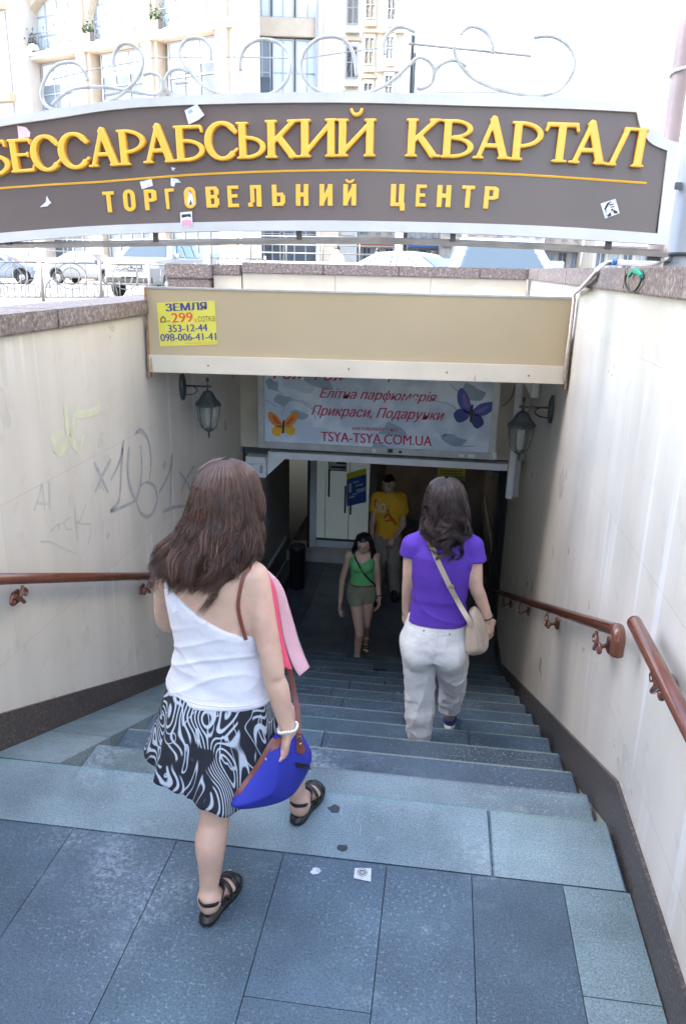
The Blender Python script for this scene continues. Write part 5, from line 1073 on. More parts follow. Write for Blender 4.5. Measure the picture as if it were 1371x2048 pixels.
    part('grille', np.maximum(shell-.0, np.maximum(np.maximum(ax-W*.24, np.abs(z-zb-.01)-(.10 if kind == 'jeep' else .06)), y-fy-.5)), mat('grille_dark', (.03, .03, .03), .5))
    part('lower_bumper', np.maximum(shell, np.maximum(np.maximum(ax-W*.40, np.abs(z-(zb-.38))-.11), y-fy-.5)), mat('grille_dark', (.03, .03, .03), .5))
    def addm(name, m_, m, par=t, sm=False): m_.v = [tuple(p) for p in place(np.array(m_.v))]; return m_.build(name, m, par, sm)
    if kind == 'jeep':
        for k in range(3): m_ = MB(); m_.tube([(-.44, fy-.03, zb-.06+.065*k), (0, fy-.055, zb-.06+.065*k), (.44, fy-.03, zb-.06+.065*k)], .014, 6); addm('grille_bar', m_, M_chrome)
        m_ = MB(); m_.tube([(.10*math.cos(a), fy-.075, zb+.01+.10*math.sin(a)) for a in [k*2*math.pi/20 for k in range(21)]], .013, 6)
        m_.tube([(-.07, fy-.075, zb+.07), (-.032, fy-.075, zb-.06), (0, fy-.075, zb+.02), (.032, fy-.075, zb-.06), (.07, fy-.075, zb+.07)], .011, 5); addm('emblem', m_, M_chrome)
    m_ = MB(); m_.box(-.26, .26, fy-.055, fy-.03, zb-.27, zb-.16); addm('number_plate', m_, M_white)
    for wy in wb:
        for sgn in (1, -1):
            m_ = MB(); m_.lathe((sgn*(W/2-.2), wy, wr_), [(.2, -.1), (wr_-.02, -.1), (wr_, -.07), (wr_, .07), (wr_-.02, .1), (wr_*.66, .1), (wr_*.64, .08)], 22, (sgn, 0, 0)); wh = addm('wheel', m_, M_tyre, t, True)
            m_ = MB(); m_.lathe((sgn*(W/2-.2), wy, wr_), [(.02, .10), (.06, .10), (wr_*.25, .085), (wr_*.62, .075), (wr_*.645, .104), (wr_*.63, .06)], 20, (sgn, 0, 0)); addm('rim', m_, M_rim, wh, True)
    return t
def ang(x, Y): p = PY(x, 500, Y); return math.atan2(-p.x, p.y)      # direction to the viewer
p = PY(238, 545, 24); car('white jeep with chrome grille parked head-on behind the ornate fence', 'jeep', (p.x+.65, 25.6, GZ+.004), ang(240, 25)-R(24), M_cwhite)
p = PY(140, 545, 35); car('white sedan parked behind the fence left of the jeep', 'sedan', (p.x+.3, 36.5, GZ+.004), ang(140, 36)+R(56), mat('car_white_paint_dimmed', (.13, .14, .15), .35, coat=.2))  # white car; its paint is darkened to offset the overexposing sun
p = PY(-28, 545, 33); car('dark blue sedan cut off by the left edge of the photo', 'sedan', (p.x, 33.5, GZ+.004), ang(-20, 33)+R(80), mat('car_dark_blue', (.16, .19, .24), .25, coat=.5))
p = PY(1002, 520, 12.6); car('silver blue car with a pale windscreen close behind the far parapet', 'sedan', (p.x, 14.2, GZ+.12), ang(1000, 13)+R(6), mat('car_silver_blue', (.16, .19, .23), .3, .1, coat=.6), .035)
p = PY(822, 520, 19); car('white car half hidden behind the parapet left of the silver one', 'sedan', (p.x, 20.5, GZ), ang(822, 20)+R(62), M_cwhite)

# ---- unseen buildings added for light: one bounces sun, the other shades the stairwell
t = thing('bounce_house', 'unseen pale house added on the right to bounce sunlight into the stairwell', 'house', (11, 8, GZ))  # out of view; added to bounce warm sunlight onto the left wall
g = MB(); g.box(10.2, 22, -14, 25, GZ, 19); g.build('wall', mat('bounce_render', (.72, .65, .55), .85, var=.06, vscale=1), t)
for j in range(5):
    for i in range(9): g = MB(); g.box(10.12, 10.199, -12+i*4.2, -10.6+i*4.2, GZ+.9+3.4*j, GZ+2.8+3.4*j); g.build('window', M_windk, t)
t = thing('shade_block', 'unseen tall block added behind the stairs to shade them', 'building', (-16, -7.5, GZ))  # unseen; placed and sized to keep the sun off the stairwell
g = MB(); g.box(-31, -2.4, -20, -7.3, GZ, 31); g.build('wall', M_sto2, t)
for j in range(8):
    g = MB(); g.box(-31.05, -2.35, -7.299, -7.15, GZ+3.2+3.4*j, GZ+3.45+3.4*j); g.build('string_course', M_sto, t)
for i in range(6):
    for j in range(8): g = MB(); g.box(-29.5+i*4.6, -27.5+i*4.6, -7.299, -7.24, GZ+.9+3.4*j, GZ+2.7+3.4*j); g.build('window', M_windk, t)
# ================================================================== PEOPLE
from mathutils.bvhtree import BVHTree
M_skin = mat('skin_fair', (.575, .37, .268), .5, sss=.12, var=.10, vscale=16, bump=.06, bscale=160, col2=(.60, .34, .26), cscale=9, cthr=(.52, .72))
M_skin2 = mat('skin_tanned', (.60, .385, .275), .5, sss=.12, var=.07, vscale=22, bump=.04, bscale=220)
M_lip = mat('lip_skin', (.40, .17, .15), .5); M_eye = mat('eye_white', (.38, .36, .34), .25); M_iris = mat('eye_iris', (.05, .03, .02), .2); M_brow = mat('eyebrow_hair', (.03, .02, .015), .7)
def A3(*v): return np.array(v, float)
def Jp(x, y, Y): return np.array(PY(x, y, Y))
def body_mesh(name, prims, patches, m, parent, disp=None, it=1):
    """patches: (lo, hi, h), coarse first; finer boxes replace the coarse surface inside them"""
    Vs, Fs, off = [], [], 0
    for i, (lo, hi, h) in enumerate(patches):
        G = Grid(lo, hi, h)
        for p in prims:
            pr, k = p[0], p[1]; G.add(pr, k, len(p) > 2 and p[2])
        V, F = G.mesh(); V = relax(V, F, it, .35)
        for lo2, hi2, h2 in patches[i+1:]:
            c = V[F].mean(1); ins = np.all((c > np.asarray(lo2)+2.2*h2) & (c < np.asarray(hi2)-2.2*h2), axis=1); F = F[~ins]
        Vs.append(V); Fs.append(F+off); off += len(V)
    V, F = np.concatenate(Vs), np.concatenate(Fs); us = np.unique(F); mp = np.full(len(V), -1); mp[us] = np.arange(len(us)); V, F = V[us], mp[F]
    if disp is not None: N = vnormals(V, F); V = V+N*disp(V, N)[:, None]
    return np_mesh(name, V, F, m, parent)
def cloth_mesh(name, prims, lo, hi, h, off, cuts, m, parent, disp=None, it=2):
    """garment: the body surface pushed outwards, trimmed by cut functions (negative = keep)"""
    G = Grid(lo, hi, h)
    for p in prims: G.add(p[0], p[1], False, .05)
    D = G.D-off
    x, y, z = G.xyz()
    for c in cuts: D = np.maximum(D, c(x, y, z))
    G.D = D.astype(np.float32); V, F = G.mesh(); V = relax(V, F, it, .4)
    if disp is not None: N = vnormals(V, F); V = V+N*disp(V, N)[:, None]
    return np_mesh(name, V, F, m, parent)
def axes(yaw, pitch=0., roll=0.):
    """right, forward, up of a head that looks along yaw (0 = +Y), pitch<0 looks down"""
    M = Matrix.Rotation(yaw, 3, 'Z') @ Matrix.Rotation(pitch, 3, 'X') @ Matrix.Rotation(roll, 3, 'Y'); return [np.array(M.col[i]) for i in range(3)]
def head_prims(c, ax, s=1., male=False):
    r, f, u = ax; M = np.array(ax); P = lambda a, b, d: c+s*(r*a+f*b+u*d); E_ = lambda a, b, d, q: ell(P(a, b, d), np.array(q)*s, M)
    o = [(E_(0, 0, 0, (.074, .094, .088)), .0), (E_(0, .035, -.06, (.054, .06, .058)), .03), (E_(0, .07, -.106, (.024 if male else .02, .022, .02)), .025)]
    for g in (1, -1):
        o += [(E_(g*.036, .055, -.045, (.026, .028, .03)), .02), (E_(g*.05, .02, -.08, (.02, .035, .03)), .025), (cap(P(g*.012, .086, .008), P(g*.045, .074, .008), .009*s, .008*s), .012), (E_(g*.032, .096, -.014, (.017, .014, .010)), .008, True), (E_(g*.032, .080, -.014, (.0135, .0125, .0125)), .002), (E_(g*.075, -.008, -.018, (.009, .022, .032)), .008)]
    o += [(cap(P(0, .090, -.006), P(0, .108, -.044), .008*s, .012*s), .012), (E_(.012, .098, -.047, (.009, .01, .008)), .006), (E_(-.012, .098, -.047, (.009, .01, .008)), .006), (cap(P(-.017, .088, -.073), P(.017, .088, -.073), .0065*s, .0065*s), .006), (cap(P(-.013, .088, -.084), P(.013, .088, -.084), .007*s, .007*s), .006), (E_(0, .1, -.0785, (.02, .012, .0022)), .003, True)]
    return o
def face_parts(c, ax, s, t, brow=M_brow):
    r, f, u = ax; P = lambda a, b, d: Vector(c+s*(r*a+f*b+u*d))
    for g in (1, -1):
        q = MB(); q.lathe(P(g*.032, .0785, -.014), [(.0001, .0145*s), (.006*s, .0132*s), (.0105*s, .009*s), (.012*s, .002*s), (.001, 0)], 14, f); e = q.build('eye', M_eye, t, True)
        q = MB(); q.lathe(P(g*.032, .0785, -.015), [(.0001, .0155*s), (.0048*s, .0148*s), (.0055*s, .0120*s), (.0001, .011*s)], 12, f); q.build('iris', M_iris, e, True)
        q = MB(); q.tube(smooth_path([P(g*.013, .097, .011), P(g*.03, .094, .017), P(g*.05, .080, .012)]), [.0035*s]*12+[.0015*s], 6, flat=.6); q.build('eyebrow', brow, t, True)
    q = MB(); q.tube(smooth_path([P(-.021, .088, -.077), P(-.008, .0965, -.0725), P(0, .097, -.0745), P(.008, .0965, -.0725), P(.021, .088, -.077)], 3), .0042*s, 6); q.tube(smooth_path([P(-.018, .089, -.080), P(0, .0965, -.086), P(.018, .089, -.080)], 4), .0045*s, 6); q.build('lips', M_lip, t, True)
def rotv(v, k, a): k = nrm(k); return v*math.cos(a)+np.cross(k, v)*math.sin(a)+k*(k@v)*(1-math.cos(a))
def hand_prims(w_, d, n, curls=(.5, .55, .6, .7), s=1., thumb=.35, spread=1.):
    """wrist, finger direction, palm direction (fingers curl towards it); thumb side = d x n"""
    d = nrm(d); n = nrm(n-d*(n@d)); sd_ = np.cross(d, n); M = np.array([sd_, d, n]); o = []
    o.append((ell(w_+d*.047*s, np.array((.038, .052, .0155))*s, M), .012)); o.append((ell(w_+d*.075*s+sd_*.004*s, np.array((.039, .022, .0145))*s, M), .012)); o.append((ell(w_+d*.035*s+sd_*.024*s+n*.006*s, np.array((.016, .032, .015))*s, M), .012))
    for i, (lat, L) in enumerate(zip((.0295, .0100, -.0100, -.0285), ((.043, .026, .021), (.048, .030, .022), (.044, .028, .021), (.034, .021, .018)))):
        p = w_+s*(d*(.090-.004*abs(i-1.2))+sd_*lat*spread); v = rotv(d, n, -.06*(1.5-i)*spread); ax_ = np.cross(v, n); c = curls[i]; rr = (.0092, .0094, .009, .008)[i]*s
        for j in range(3):
            v = rotv(v, ax_, c*(.8, 1.1, .7)[j]); q = p+v*L[j]*s; o.append((cap(p, q, rr*(1-.09*j), rr*(.91-.09*j)), .004)); p = q
    p = w_+s*(d*.022+sd_*.026+n*.006)
    for L, v, r0 in ((.044, d*.62+sd_*.72+n*thumb, .0125), (.033, d*.85+sd_*.38+n*(thumb+.15), .0108), (.026, d*.93+sd_*.18+n*(thumb+.25), .0096)):
        q = p+nrm(v)*L*s; o.append((cap(p, q, r0*s, r0*.9*s), .007)); p = q
    return o
def limb(*pr, k=.02):
    """chain of (point, radius)"""
    cs = [cap(a[0], b[0], a[1], b[1]) for a, b in zip(pr[:-1], pr[1:])]
    def f(x, y, z):
        d = cs[0][0](x, y, z)
        for c in cs[1:]: d = smin(d, c[0](x, y, z), .003)
        return d
    return [((f, np.min([c[1] for c in cs], 0), np.max([c[2] for c in cs], 0)), k)]
def spl(*pr, n=4):
    """smooth chain through (point, radius)"""
    P = np.array([np.append(np.asarray(p, float), r) for p, r in pr]); out = []
    for i in range(len(P)-1):
        a, b, c, d = P[max(i-1, 0)], P[i], P[i+1], P[min(i+2, len(P)-1)]
        for k in range(n): t = k/n; out.append(.5*((2*b)+(c-a)*t+(2*a-5*b+4*c-d)*t*t+(3*b-a-3*c+d)*t**3))
    out.append(P[-1]); return [(q[:3], q[3]) for q in out]
def foot_prims(heel, d, s=1., lift=.03, toes=True):
    """heel point on the ground, direction (may tip), returns bare foot standing 'lift' above the sole line"""
    d = nrm(d); sd_ = nrm(np.cross(d, A3(0, 0, 1))); u = np.cross(sd_, d); P = lambda a, b, h: heel+s*(d*a+sd_*b)+u*(h*s+lift); M = np.array([sd_, d, u])
    o = [(ell(P(.035, 0, .032), np.array((.032, .037, .032))*s, M), .02), (cap(P(.05, 0, .05), P(.15, .004, .028), .034*s, .026*s), .03), (ell(P(.165, .002, .018), np.array((.043, .045, .020))*s, M), .025)]
    if toes:
        for b, L, r0 in ((-.028, .245, .0125), (-.010, .24, .0095), (.006, .233, .009), (.020, .224, .0085), (.033, .212, .008)): o.append((cap(P(.185, b, .014), P(L-.01, b*1.02, .012), r0*s, r0*.95*s), .006))
    else: o.append((ell(P(.215, 0, .016), np.array((.036, .035, .016))*s, M), .02))
    return o, P, (sd_, d, u)
def sandal(P, t, m, s=1., flip=1):
    """P from foot_prims: dark platform sole with instep bands and a heel strap"""
    out = [(-.005, -.026), (.03, -.036), (.09, -.034), (.16, -.047), (.215, -.046), (.252, -.026), (.258, .0), (.245, .026), (.215, .042), (.16, .048), (.09, .036), (.03, .036), (-.005, .026), (-.018, 0)]
    lo = [Vector(P(a, b*flip, -.028)) for a, b in out]; hi = Vector(P(0, 0, -.001)-P(0, 0, -.028))
    g = MB(); g.prism([Vector(P(p.x, p.y*flip, -.028)) for p in smooth_path([(a, b, 0) for a, b in out+[out[0]]], 3)[:-1]], hi); sh = g.build('sandal', m, t, True, bevel=.003)
    for o in sh.data.polygons: pass
    g = MB()
    for a, wd, hgt, rad in ((.20, .0, .040, .0105), (.172, .0, .050, .0105), (.128, .0, .066, .009)):
        g.tube(smooth_path([Vector(P(a, -.047, 0)), Vector(P(a+.004, -.042, hgt*.6)), Vector(P(a+.006, -.015, hgt)), Vector(P(a+.004, .015, hgt*.98)), Vector(P(a, .042, hgt*.6)), Vector(P(a-.004, .047, 0))]), rad, 8, flat=.32, upv=P(1, 0, 0)-P(0, 0, 0))
    g.tube(smooth_path([Vector(P(.10, -.036, .01)), Vector(P(.05, -.040, .048)), Vector(P(.012, -.032, .064)), Vector(P(-.008, 0, .068)), Vector(P(.012, .032, .064)), Vector(P(.05, .040, .048)), Vector(P(.10, .036, .01))]), .0085, 8, flat=.32, upv=P(0, 0, 1)-P(0, 0, 0))
    g.tube(smooth_path([Vector(P(.05, -.041, .045)), Vector(P(.09, -.034, .072)), Vector(P(.105, 0, .082)), Vector(P(.09, .034, .072)), Vector(P(.05, .041, .045))]), .008, 8, flat=.32, upv=P(.6, 0, 1)-P(0, 0, 0)); g.build('strap', m, sh, True)
def hair_strands(name, env, yaw, n, seed, m, parent, thr=(-118, 118), clump=46, wave=.010, wfreq=16., r=.0018, tipvar=.05, seg=22, part=.0, curl=0., fly=.03):
    """env rows: z, centre x, centre y, half width, depth behind centre; strands run from the parting down the envelope and gather into locks"""
    E_ = np.array(sorted(env, reverse=True), float); q = np.random.RandomState(seed); zz = -E_[:, 0]; f = lambda z, i: np.interp(-z, zz, E_[:, i])
    ztop, zbot = E_[0, 0], E_[-1, 0]; V = []; F = []; C = []; K = 3; cy_, sy_ = math.cos(yaw), math.sin(yaw)
    cth = np.linspace(thr[0], thr[1], clump)+q.normal(0, 4, clump); cph = np.cumsum(q.normal(.55, .5, clump)); cz = q.normal(0, tipvar, clump); cw = q.uniform(.7, 1.3, clump); ctone = q.uniform(.72, 1.4, clump); crho = q.uniform(-.11, .05, clump); base = 0
    for i in range(n):
        k = i % clump; wild = q.rand() < fly; th0 = cth[k]+q.normal(0, 11); tht = cth[k]+q.normal(0, 3.6 if not wild else 14); rho = q.uniform(.60, 1.0)**.4
        zs = ztop-q.uniform(0, .012); ze = zbot+abs(q.normal(0, .6*tipvar))+cz[k]+(abs(th0)/120.)**2*.04
        if q.rand() < .15: ze += q.uniform(.04, .22)
        t = np.linspace(0, 1, seg)**.9; z = zs+(ze-zs)*t; th = np.radians(np.clip(th0+(tht-th0)*t**1.3, thr[0], thr[1]))
        A, B = f(z, 3), f(z, 4); fl = np.clip((z-zbot)/(ztop-zbot), 0, 1); low = np.clip(1.25*(1-fl)-.25, 0, 1); am = wave*low*cw[k]
        w1 = am*np.sin(z*wfreq*2+cph[k]+q.normal(0, .3)); w2 = am*np.cos(z*wfreq*1.8+cph[k]*1.7+q.normal(0, .3))
        rr = rho*(1+q.normal(0, .012))*(1+crho[k]*np.clip(t*1.8-.7, 0, 1))+(.10*t*q.rand() if wild else 0)
        lx = A*np.sin(th)*rr+w1+part*np.exp(-((z-ztop)/.03)**2); ly = -B*np.cos(th)*rr+w2*.8-curl*(1-fl)**3
        X = f(z, 1)+lx*cy_-ly*sy_; Y = f(z, 2)+lx*sy_+ly*cy_; Pn = np.stack([X, Y, z], 1)
        T = np.gradient(Pn, axis=0); T /= np.linalg.norm(T, axis=1, keepdims=True)+1e-9; a = np.cross(T, A3(.3, .2, 1)); a /= np.linalg.norm(a, axis=1, keepdims=True)+1e-9; b = np.cross(T, a)
        rad = r*(1-.8*t**3)*q.uniform(.6, 1.25)*(.6 if wild else 1)
        ring = np.stack([Pn+a*(rad*math.cos(2*math.pi*j/K))[:, None]+b*(rad*math.sin(2*math.pi*j/K))[:, None] for j in range(K)], 1); V.append(ring.reshape(-1, 3))
        idx = base+np.arange(seg*K).reshape(seg, K); nx = np.roll(idx, -1, 1); F.append(np.stack([idx[:-1], nx[:-1], nx[1:], idx[1:]], -1).reshape(-1, 4)); base += seg*K
        C.append(np.full(seg*K, ctone[k]*q.uniform(.45, 1.75)))
    V = np.concatenate(V); F = np.concatenate(F); o = np_mesh(name, V, F, m, parent)
    at = o.data.color_attributes.new('tint', 'FLOAT_COLOR', 'POINT'); C = np.concatenate(C); at.data.foreach_set('color', np.stack([C, C, C, np.ones_like(C)], 1).astype(np.float32).ravel()); return o
M_hairW = mat('brown_hair', (.064, .029, .018), .38, spec=.6, attr='tint'); M_hairP = mat('dark_brown_hair', (.033, .019, .015), .40, spec=.5, attr='tint'); M_hairG = mat('black_hair', (.012, .009, .009), .35, spec=.5, attr='tint')
def bvh(*objs):
    V = []; F = []
    for o in objs:
        b = len(V); V += [v.co[:] for v in o.data.vertices]; F += [tuple(i+b for i in p.vertices) for p in o.data.polygons]
    return BVHTree.FromPolygons(V, F)
def on_surf(tree, x, y, off, Yfall):
    d = ray(x, y).normalized(); h = tree.ray_cast(EYE, d)
    return h[0]-d*off if h[0] is not None else PY(x, y, Yfall)
def ribbon(name, pts, wd, th, m, parent, nrmv=None, n=6, bev=True):
    P = smooth_path(pts, n); g = MB(); N = len(P); vs = []
    for i in range(N):
        t = (P[min(i+1, N-1)]-P[max(i-1, 0)]).normalized(); nn = (EYE-P[i]).normalized() if nrmv is None else Vector(nrmv); s = t.cross(nn).normalized(); nn = s.cross(t).normalized(); w_ = wd if not callable(wd) else wd(i/(N-1))
        vs += [P[i]-s*w_/2-nn*th/2, P[i]+s*w_/2-nn*th/2, P[i]+s*w_/2+nn*th/2, P[i]-s*w_/2+nn*th/2]
    fs = [(4*i+a, 4*i+(a+1) % 4, 4*i+4+(a+1) % 4, 4*i+4+a) for i in range(N-1) for a in range(4)]+[(3, 2, 1, 0), (4*N-4, 4*N-3, 4*N-2, 4*N-1)]
    g.add(vs, fs); return g.build(name, m, parent)
def pillow(name, px, Y, thick, m, parent, h=.006, slope=None, disp=None, corner=.0):
    """soft flat object from its outline: inflated polygon standing in the plane through Y (slope = dY per metre of x)"""
    sl = slope or 0.; P = []
    xr = PY(*px[0], Y).x
    for x, y in px:
        r_ = ray(x, y); t = (Y-sl*xr-EYE.y+sl*EYE.x)/(r_.y-sl*r_.x); p = EYE+r_*t; P.append((p.x, p.z))
    pp = [(q.x, q.y) for q in smooth_path([(a, b, 0) for a, b in P+[P[0]]], 4)[:-1]] if not corner else P
    a = np.array(pp); lo = np.array([a[:, 0].min()-.02, Y+sl*(a[:, 0].min()-xr)-.15, a[:, 1].min()-.02]); hi = np.array([a[:, 0].max()+.02, Y+sl*(a[:, 0].max()-xr)+.15, a[:, 1].max()+.02])
    lo[1], hi[1] = min(lo[1], hi[1]-.3)-abs(sl)*.2, max(hi[1], lo[1]+.3)+abs(sl)*.2; G = Grid(lo, hi, h); x, y, z = G.xyz(); d2 = sdpoly(np.broadcast_to(x, (G.n[0], 1, G.n[2])), np.broadcast_to(z, (G.n[0], 1, G.n[2])), pp)
    wv = (y-Y-sl*(x-xr))/math.sqrt(1+sl*sl); G.D = (d2+wv**2/(thick**2/ .06)*1.0).astype(np.float32)
    V, F = G.mesh(); V = relax(V, F, 2, .4)
    if disp is not None: N = vnormals(V, F); V = V+N*disp(V, N)[:, None]
    return np_mesh(name, V, F, m, parent)

def hem_line(name, tree, cx, cy, z, r, m, parent, dz=lambda a: 0., n=48):
    P = []
    for k in range(n+1):
        a = 2*math.pi*k/n; d = Vector((math.cos(a), math.sin(a), 0)); zz = z+dz(a); h = tree.ray_cast(Vector((cx, cy, zz))+d*.45, -d)
        if h[0] is not None: P.append(h[0]+d*r*.35)
    if len(P) > 8: g = MB(); g.tube(P, r, 5, flat=.6); return g.build(name, m, parent, True)
# ------------------------------------------------------------------ the woman in white
YW = 2.25
tW = thing('person', 'woman with long brown hair in white top and black patterned skirt walking downstairs', 'person', (-.69, 2.2, 0))
shL, shR = A3(-.862, 2.262, 1.212), A3(-.556, 2.232, 1.215)
elR, wrR = Jp(546, 1352, 2.195), Jp(577, 1462, 2.19); elL, wrL = Jp(333, 1240, 2.43), Jp(400, 1260, 2.62)
torso = (loft([(.62, -.70, 2.275, .165, .12), (.70, -.70, 2.275, .185, .138), (.78, -.70, 2.268, .178, .130), (.86, -.698, 2.262, .155, .112), (.94, -.697, 2.256, .137, .100), (1.02, -.698, 2.252, .141, .101), (1.10, -.702, 2.25, .155, .105), (1.18, -.704, 2.25, .160, .102), (1.24, -.700, 2.25, .142, .09), (1.29, -.695, 2.25, .095, .068), (1.32, -.69, 2.252, .06, .058)], R(-8)), .0)
hcW = A3(-.662, 2.285, 1.472); axW = axes(R(-10), R(-8))
shoulders = [(cap(A3(-.71, 2.252, 1.315), shL+A3(.02, 0, .012), .040, .043), .035), (cap(A3(-.68, 2.248, 1.315), shR+A3(-.02, 0, .012), .040, .043), .035)]
kneeL, ankL = Jp(431, 1612, 2.14), Jp(416, 1795, 2.055); kneeR, ankR = A3(-.545, 2.55, .47), Jp(599, 1612, 2.60)
pW = [torso]+shoulders+[(cap(A3(-.69, 2.255, 1.28), A3(-.675, 2.268, 1.40), .052, .050), .03)]
pW += limb(*spl((shR, .042), (shR*.55+elR*.45+A3(.001, -.004, 0), .041), (elR+A3(0, 0, .03), .0355), (elR+A3(0, .004, -.005), .0345), (elR*.75+wrR*.25+A3(.004, 0, 0), .0365), (elR*.35+wrR*.65, .030), (wrR, .0255)), k=.025)
pW += limb(*spl((shL, .046), (shL*.5+elL*.5, .045), (elL, .039), (elL*.7+wrL*.3, .038), (wrL, .026)), k=.025)
tL, tR = A3(-.79, 2.27, .72), A3(-.615, 2.29, .72)
pW += limb(*spl((tL, .098), (kneeL*.5+tL*.5, .080), (kneeL+A3(0, 0, .04), .056), (kneeL*.85+ankL*.15+A3(0, -.004, 0), .051), (kneeL*.64+ankL*.36+A3(-.004, -.014, 0), .053), (kneeL*.36+ankL*.64+A3(0, -.006, 0), .0415), (kneeL*.12+ankL*.88, .0315), (ankL, .030)), k=.03)
pW += limb(*spl((tR, .098), (kneeR*.5+tR*.5, .080), (kneeR+A3(0, 0, .04), .060), (kneeR*.85+ankR*.15, .056), (kneeR*.64+ankR*.36+A3(0, -.014, 0), .0565), (kneeR*.36+ankR*.64, .045), (kneeR*.12+ankR*.88, .0345), (ankR, .0335)), k=.03)
heelL, heelR = np.array(PZ(408, 1856, 0.0))+A3(0, .012, 0), np.array(PZ(590, 1652, .0))+A3(.0, .01, 0)
dL, dR = A3(.27, 1, 0), A3(.26, 1, .0)
fL, PLf, _ = foot_prims(heelL, dL, .88); fR, PRf, _ = foot_prims(heelR, dR, .96)
pW += fL+[(cap(ankL, PLf(.045, 0, .05), .030, .030), .02)]+fR+[(cap(ankR, PRf(.045, 0, .05), .034, .034), .02)]
hdR = wrR+A3(-.012, .0, -.03); hP = hand_prims(wrR, A3(-.22, -.02, -1), A3(-.9, -.2, -.1), (.62, .68, .74, .82), 1.0, .30)
pW += hP+hand_prims(wrL, nrm(wrL-elL), A3(1, 0, -.2), (.5, .5, .55, .6))+head_prims(hcW, axW)
nb_ = body_mesh('body', pW, [((-1.02, 1.95, -.02), (-.30, 2.90, 1.63), .0065), (hcW-A3(.12, .13, .15), hcW+A3(.12, .15, .12), .0038), ((wrR-A3(.09, .08, .2)), wrR+A3(.07, .08, .015), .0030), (heelL-A3(.08, .05, .03), heelL+A3(.16, .30, .10), .0035), (heelR-A3(.08, .05, .03), heelR+A3(.16, .30, .10), .0035)], M_skin, tW)
face_parts(hcW, axW, 1., tW)
sandal(PLf, tW, mat('sandal_black_leather', (.014, .013, .013), .35, var=.2, vscale=40)); sandal(PRf, tW, MATS['sandal_black_leather'])
# toenails
g = MB()
M_topW = mat('white_jersey', (.66, .645, .68), .8, bump=.35, bscale=24, var=.02, vscale=30)
def foldsW(V, N):
    z = V[:, 2]; low = np.clip((1.10-z)/.12, 0, 1); return .0042*fold(V, 3, 60, (1, .15, .16), .16, 9, 2.)*low+.0038*fold(V, 9, 46, (1, 0, -.28), .18, 9, 2.)*low+.0012*wob(V, 5, 50)+.002
neck_cut = lambda x, y, z: (z-(1.035-.50*(x+.60)+.60*(x+.60)**2))*.9+.0*y
def topcuts(): return [lambda x, y, z: neck_cut(x, y, z), lambda x, y, z: (.778-.02*(x+.7))-z+0*y]
topW = cloth_mesh('top', [torso]+shoulders[:0], (-.95, 2.05, .70), (-.45, 2.45, 1.32), .0045, .010, topcuts(), M_topW, tW, foldsW)
stL = bvh(nb_, topW)
hem_line('hem', bvh(topW), -.70, 2.26, .797, .0022, M_topW, tW, lambda a: -.02*.16*math.cos(a)); hem_line('hem', bvh(topW), -.70, 2.26, .815, .0012, M_topW, tW)
ribbon('shoulder_strap', [on_surf(stL, 354, 1222, .002, 2.2), on_surf(stL, 345, 1195, .004, 2.2), on_surf(stL, 345, 1172, .005, 2.2), Vector((-.815, 2.235, 1.298)), Vector((-.812, 2.29, 1.255))], .024, .004, M_topW, tW)
# skirt
def skirt_mat():
    m = bpy.data.materials.new('black_skirt_print'); m.use_nodes = True; n = m.node_tree.nodes; l = m.node_tree.links; b = n['Principled BSDF']; b.inputs['Roughness'].default_value = .8
    tc = n.new('ShaderNodeTexCoord'); mp = n.new('ShaderNodeMapping'); mp.inputs['Scale'].default_value = (1, 1, .62); l.new(tc.outputs['Object'], mp.inputs[0])
    def noise(sc, dist, det=1., off=0.):
        q = n.new('ShaderNodeTexNoise'); q.inputs['Scale'].default_value = sc; q.inputs['Distortion'].default_value = dist; q.inputs['Detail'].default_value = det; mm = n.new('ShaderNodeMapping'); mm.inputs['Location'].default_value = (off, off, off); l.new(mp.outputs[0], mm.inputs[0]); l.new(mm.outputs[0], q.inputs[0]); return q.outputs[0]
    def m_(op, a, v): q = n.new('ShaderNodeMath'); q.operation = op; l.new(a, q.inputs[0]); (l.new(v, q.inputs[1]) if not isinstance(v, (int, float)) else setattr(q.inputs[1], 'default_value', v)); return q.outputs[0]
    def rmp(x, a, b_): q = n.new('ShaderNodeMapRange'); q.inputs[1].default_value = a; q.inputs[2].default_value = b_; l.new(x, q.inputs[0]); return q.outputs[0]
    sp_ = n.new('ShaderNodeSeparateXYZ'); l.new(tc.outputs['Object'], sp_.inputs[0])
    flow = m_('ADD', m_('ADD', m_('MULTIPLY', sp_.outputs[0], 74.), m_('MULTIPLY', sp_.outputs[1], 52.)), m_('MULTIPLY', noise(5.2, .5), 46.))
    tri = m_('PINGPONG', flow, 1.); wid = m_('MULTIPLY', noise(9., .3, 1., 5.), .5); line = rmp(m_('ADD', tri, wid), .80, .98)
    mask = rmp(noise(7.0, 1.0, 1., 7.3), .455, .495); lines = m_('MULTIPLY', line, mask)
    tri2 = m_('PINGPONG', m_('MULTIPLY', noise(6.0, 1.6, 1., 3.1), 8.), 1.); l2 = rmp(tri2, .90, .97); lines = m_('MAXIMUM', lines, l2)
    mx = n.new('ShaderNodeMix'); mx.data_type = 'RGBA'; l.new(lines, mx.inputs[0]); mx.inputs[6].default_value = (.012, .013, .022, 1); mx.inputs[7].default_value = (.46, .51, .57, 1); l.new(mx.outputs[2], b.inputs['Base Color'])
    MATS['black_skirt_print'] = m; return m
NA, NZ = 144, 34; V = []; F = []
